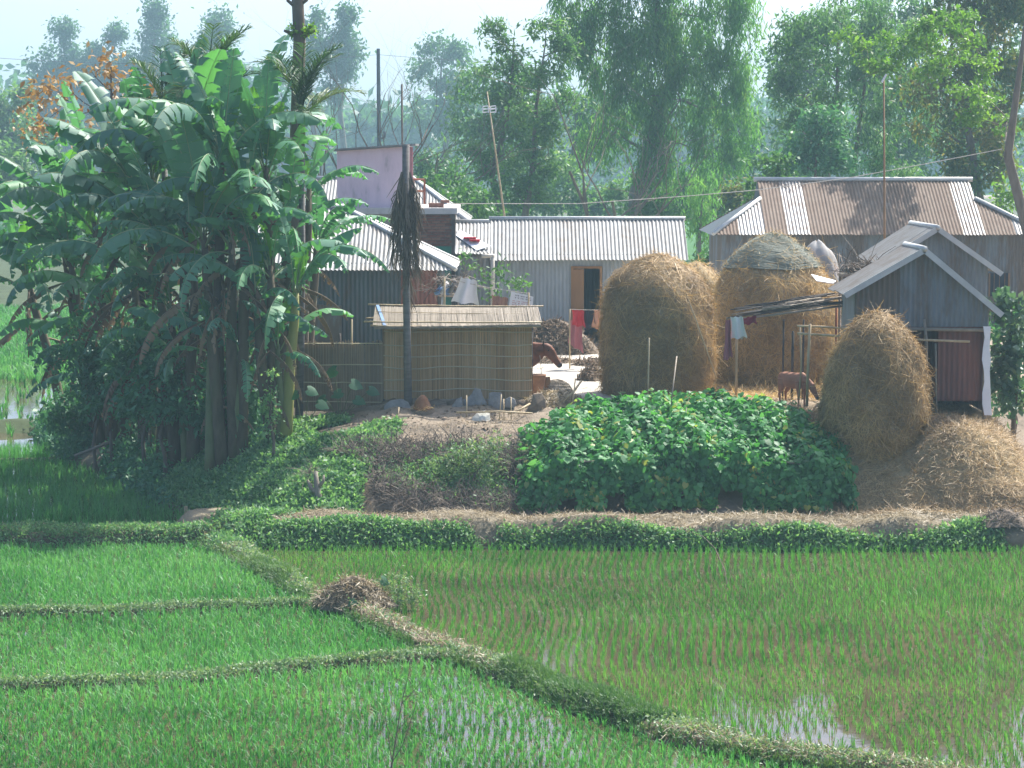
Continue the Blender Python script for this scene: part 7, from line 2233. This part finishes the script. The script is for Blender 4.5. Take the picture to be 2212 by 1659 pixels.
# ------------------------------------------------------------------ plants near by
tree('castor_bush', 'pale broad-leaved bush beside the cattle shed', 49.5, 2195, .05, [(2185, 660, 34, 30), (2205, 710, 44, 40), (2172, 750, 34, 36), (2200, 790, 44, 36), (2165, 810, 24, 30), (2190, 850, 44, 30)], 'castor_leaf', .17, .12, 260, rg, sub=(.2, .3), droop=.3, cat='bush', twig=False)
tree('shade_bush', 'dark leafy bush behind the pale broad-leaved one', 52, 2190, .05, [(2180, 700, 40, 40), (2200, 770, 50, 50), (2180, 840, 50, 40)], 'under_leaf', .16, .09, 200, rg, sub=(.26, .4), droop=.3, cat='bush', twig=False)
tree('lime_sapling', 'sapling with sparse bright leaves behind the reed hut', 58.5, 1050, .03,
     [(1000, 560, 16, 20), (1035, 575, 22, 18), (1060, 600, 22, 20), (1085, 585, 20, 18), (1110, 612, 22, 12), (1040, 620, 20, 20), (1070, 640, 20, 14), (1128, 612, 8, 5)], 'bush_leaf', .13, .06, 60, rg, sub=(.14, .22), droop=.2, cat='sapling')
for (u, v, ru, rv, Y, lb) in ((205, 735, 90, 60, 53.0, 'dark glossy bush in the shade of the banana grove'), (240, 820, 90, 60, 52.5, 'second dark bush below the glossy one in the grove'), (350, 840, 80, 70, 49.3, 'dark undergrowth bush among the banana stems'), (160, 870, 60, 50, 55.5, 'dark bush at the foot of the grove beside the far rice'), (480, 850, 50, 60, 48.8, 'dark undergrowth behind the small banana plant'), (310, 740, 80, 60, 50.5, 'dark leafy shrub between the tall banana stems')):
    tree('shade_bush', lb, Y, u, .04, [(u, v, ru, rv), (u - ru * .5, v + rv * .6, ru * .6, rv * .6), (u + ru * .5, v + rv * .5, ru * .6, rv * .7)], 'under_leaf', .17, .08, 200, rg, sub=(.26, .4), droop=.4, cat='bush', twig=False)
tree('creeper_column', 'creeper climbing the stems at the corner of the reed fence', 47.3, 585, .03, [(585, 820, 16, 40), (580, 880, 24, 40), (570, 930, 30, 30)], 'weed_leaf', .09, .05, 500, rg, sub=(.12, .18), droop=.3, cat='creeper', twig=False)
tree('pale_shrub', 'pale thin-leaved shrub between the brushwood and the gourd vine', 45.9, 1010, .02, [(985, 985, 34, 24), (1030, 975, 34, 26), (1060, 1005, 34, 26), (930, 1010, 40, 20), (950, 1050, 44, 24), (1000, 1020, 46, 26), (1050, 1040, 40, 24), (1075, 960, 20, 20)], 'weed_pale', .09, .03, 420, rg, sub=(.14, .2), droop=.1, cat='shrub')
tree('bund_shrub', 'wispy pale-flowered shrub beside the straw heap on the bund', HEAP[1] + .15, 850, .012, [(835, 1268, 24, 18), (865, 1258, 28, 20), (880, 1285, 30, 22), (850, 1295, 34, 22), (895, 1300, 18, 18)], 'weed_pale', .05, .018, 900, rg, sub=(.07, .11), droop=.0, cat='shrub')
tree('bund_shrub', 'dark low shrub at the shady end of the straw heap', HEAP[1] - .05, 690, .012, [(690, 1305, 22, 14), (712, 1298, 22, 16)], 'weed_leaf', .06, .025, 900, rg, sub=(.07, .11), droop=.0, cat='shrub')

def taro(u, v, Y, label, leaves, size=.26):
    x = P(u, v, Y).x; root = Vector((x, Y, max(gz(x, Y), .02)))
    t = thing('taro_plant', label, 'taro', root)
    for (lu, lv, az, sc) in leaves:
        tip = P(lu, lv, Y - .05) - root
        g = Geo(); g.tube([(0, 0, -.05), tip * .6 + Vector((0, 0, .03)), tip], .007, 5); link('stalk', g.mesh('stalk'), 'stem_green', t)
        V = heart_leaves(np.array([[0, 0, 0]]), np.array([[math.cos(az), math.sin(az) * .5, -.5]]), np.array([[0, -.65, .6]]), np.array([size * sc]), rg)
        link('leaf', quad_mesh('leaf', V, [.5], 11, HEART_Q), 'taro_leaf', t, True, loc=tip)
taro(735, 890, 48.9, 'taro plant with broad leaves at the foot of the reed fence', [(722, 800, 2.6, 1.2), (762, 828, .3, 1.1), (800, 842, .1, 1.0), (735, 848, 3.4, 1.0), (700, 860, 2.9, .9), (770, 862, -.3, 1.0)], .24)
taro(655, 890, 48.2, 'taro plant under the reed fence corner', [(640, 850, 2.6, 1.0), (668, 842, .4, 1.0), (690, 872, -.2, 1.0)], .24)
taro(825, 1290, HEAP[1] + .1, 'single tall taro leaf beside the wispy shrub', [(827, 1252, .9, 1.0)], .17)
taro(768, 1320, HEAP[1] - .4, 'small taro leaf on the face of the straw heap', [(766, 1298, -2.2, .9)], .17)
pole('fallen_branch', 'pale fallen branch at the foot of the banana grove', [P(160, 985, 50.3), P(200, 970, 50.4), P(235, 955, 50.5)], .03, 'bark_pale', 'branch')
# ------------------------------------------------------------------ the hazy air
def build_haze():
    m, nt, out = _new('haze')
    pv = nt.nodes.new('ShaderNodeVolumePrincipled')
    pv.inputs['Color'].default_value = (0.55, 0.86, 0.98, 1)
    pv.inputs['Density'].default_value = 0.0009
    pv.inputs['Anisotropy'].default_value = 0.15
    nt.links.new(pv.outputs[0], out.inputs['Volume'])
    g = Geo()
    g.box((-960, -60, -2.5), (960, 960, 42))
    o = link('haze', g.mesh('haze'), m)
    tag(o, 'pale blue haze in the air over the whole village', 'haze', kind='stuff')

build_haze()
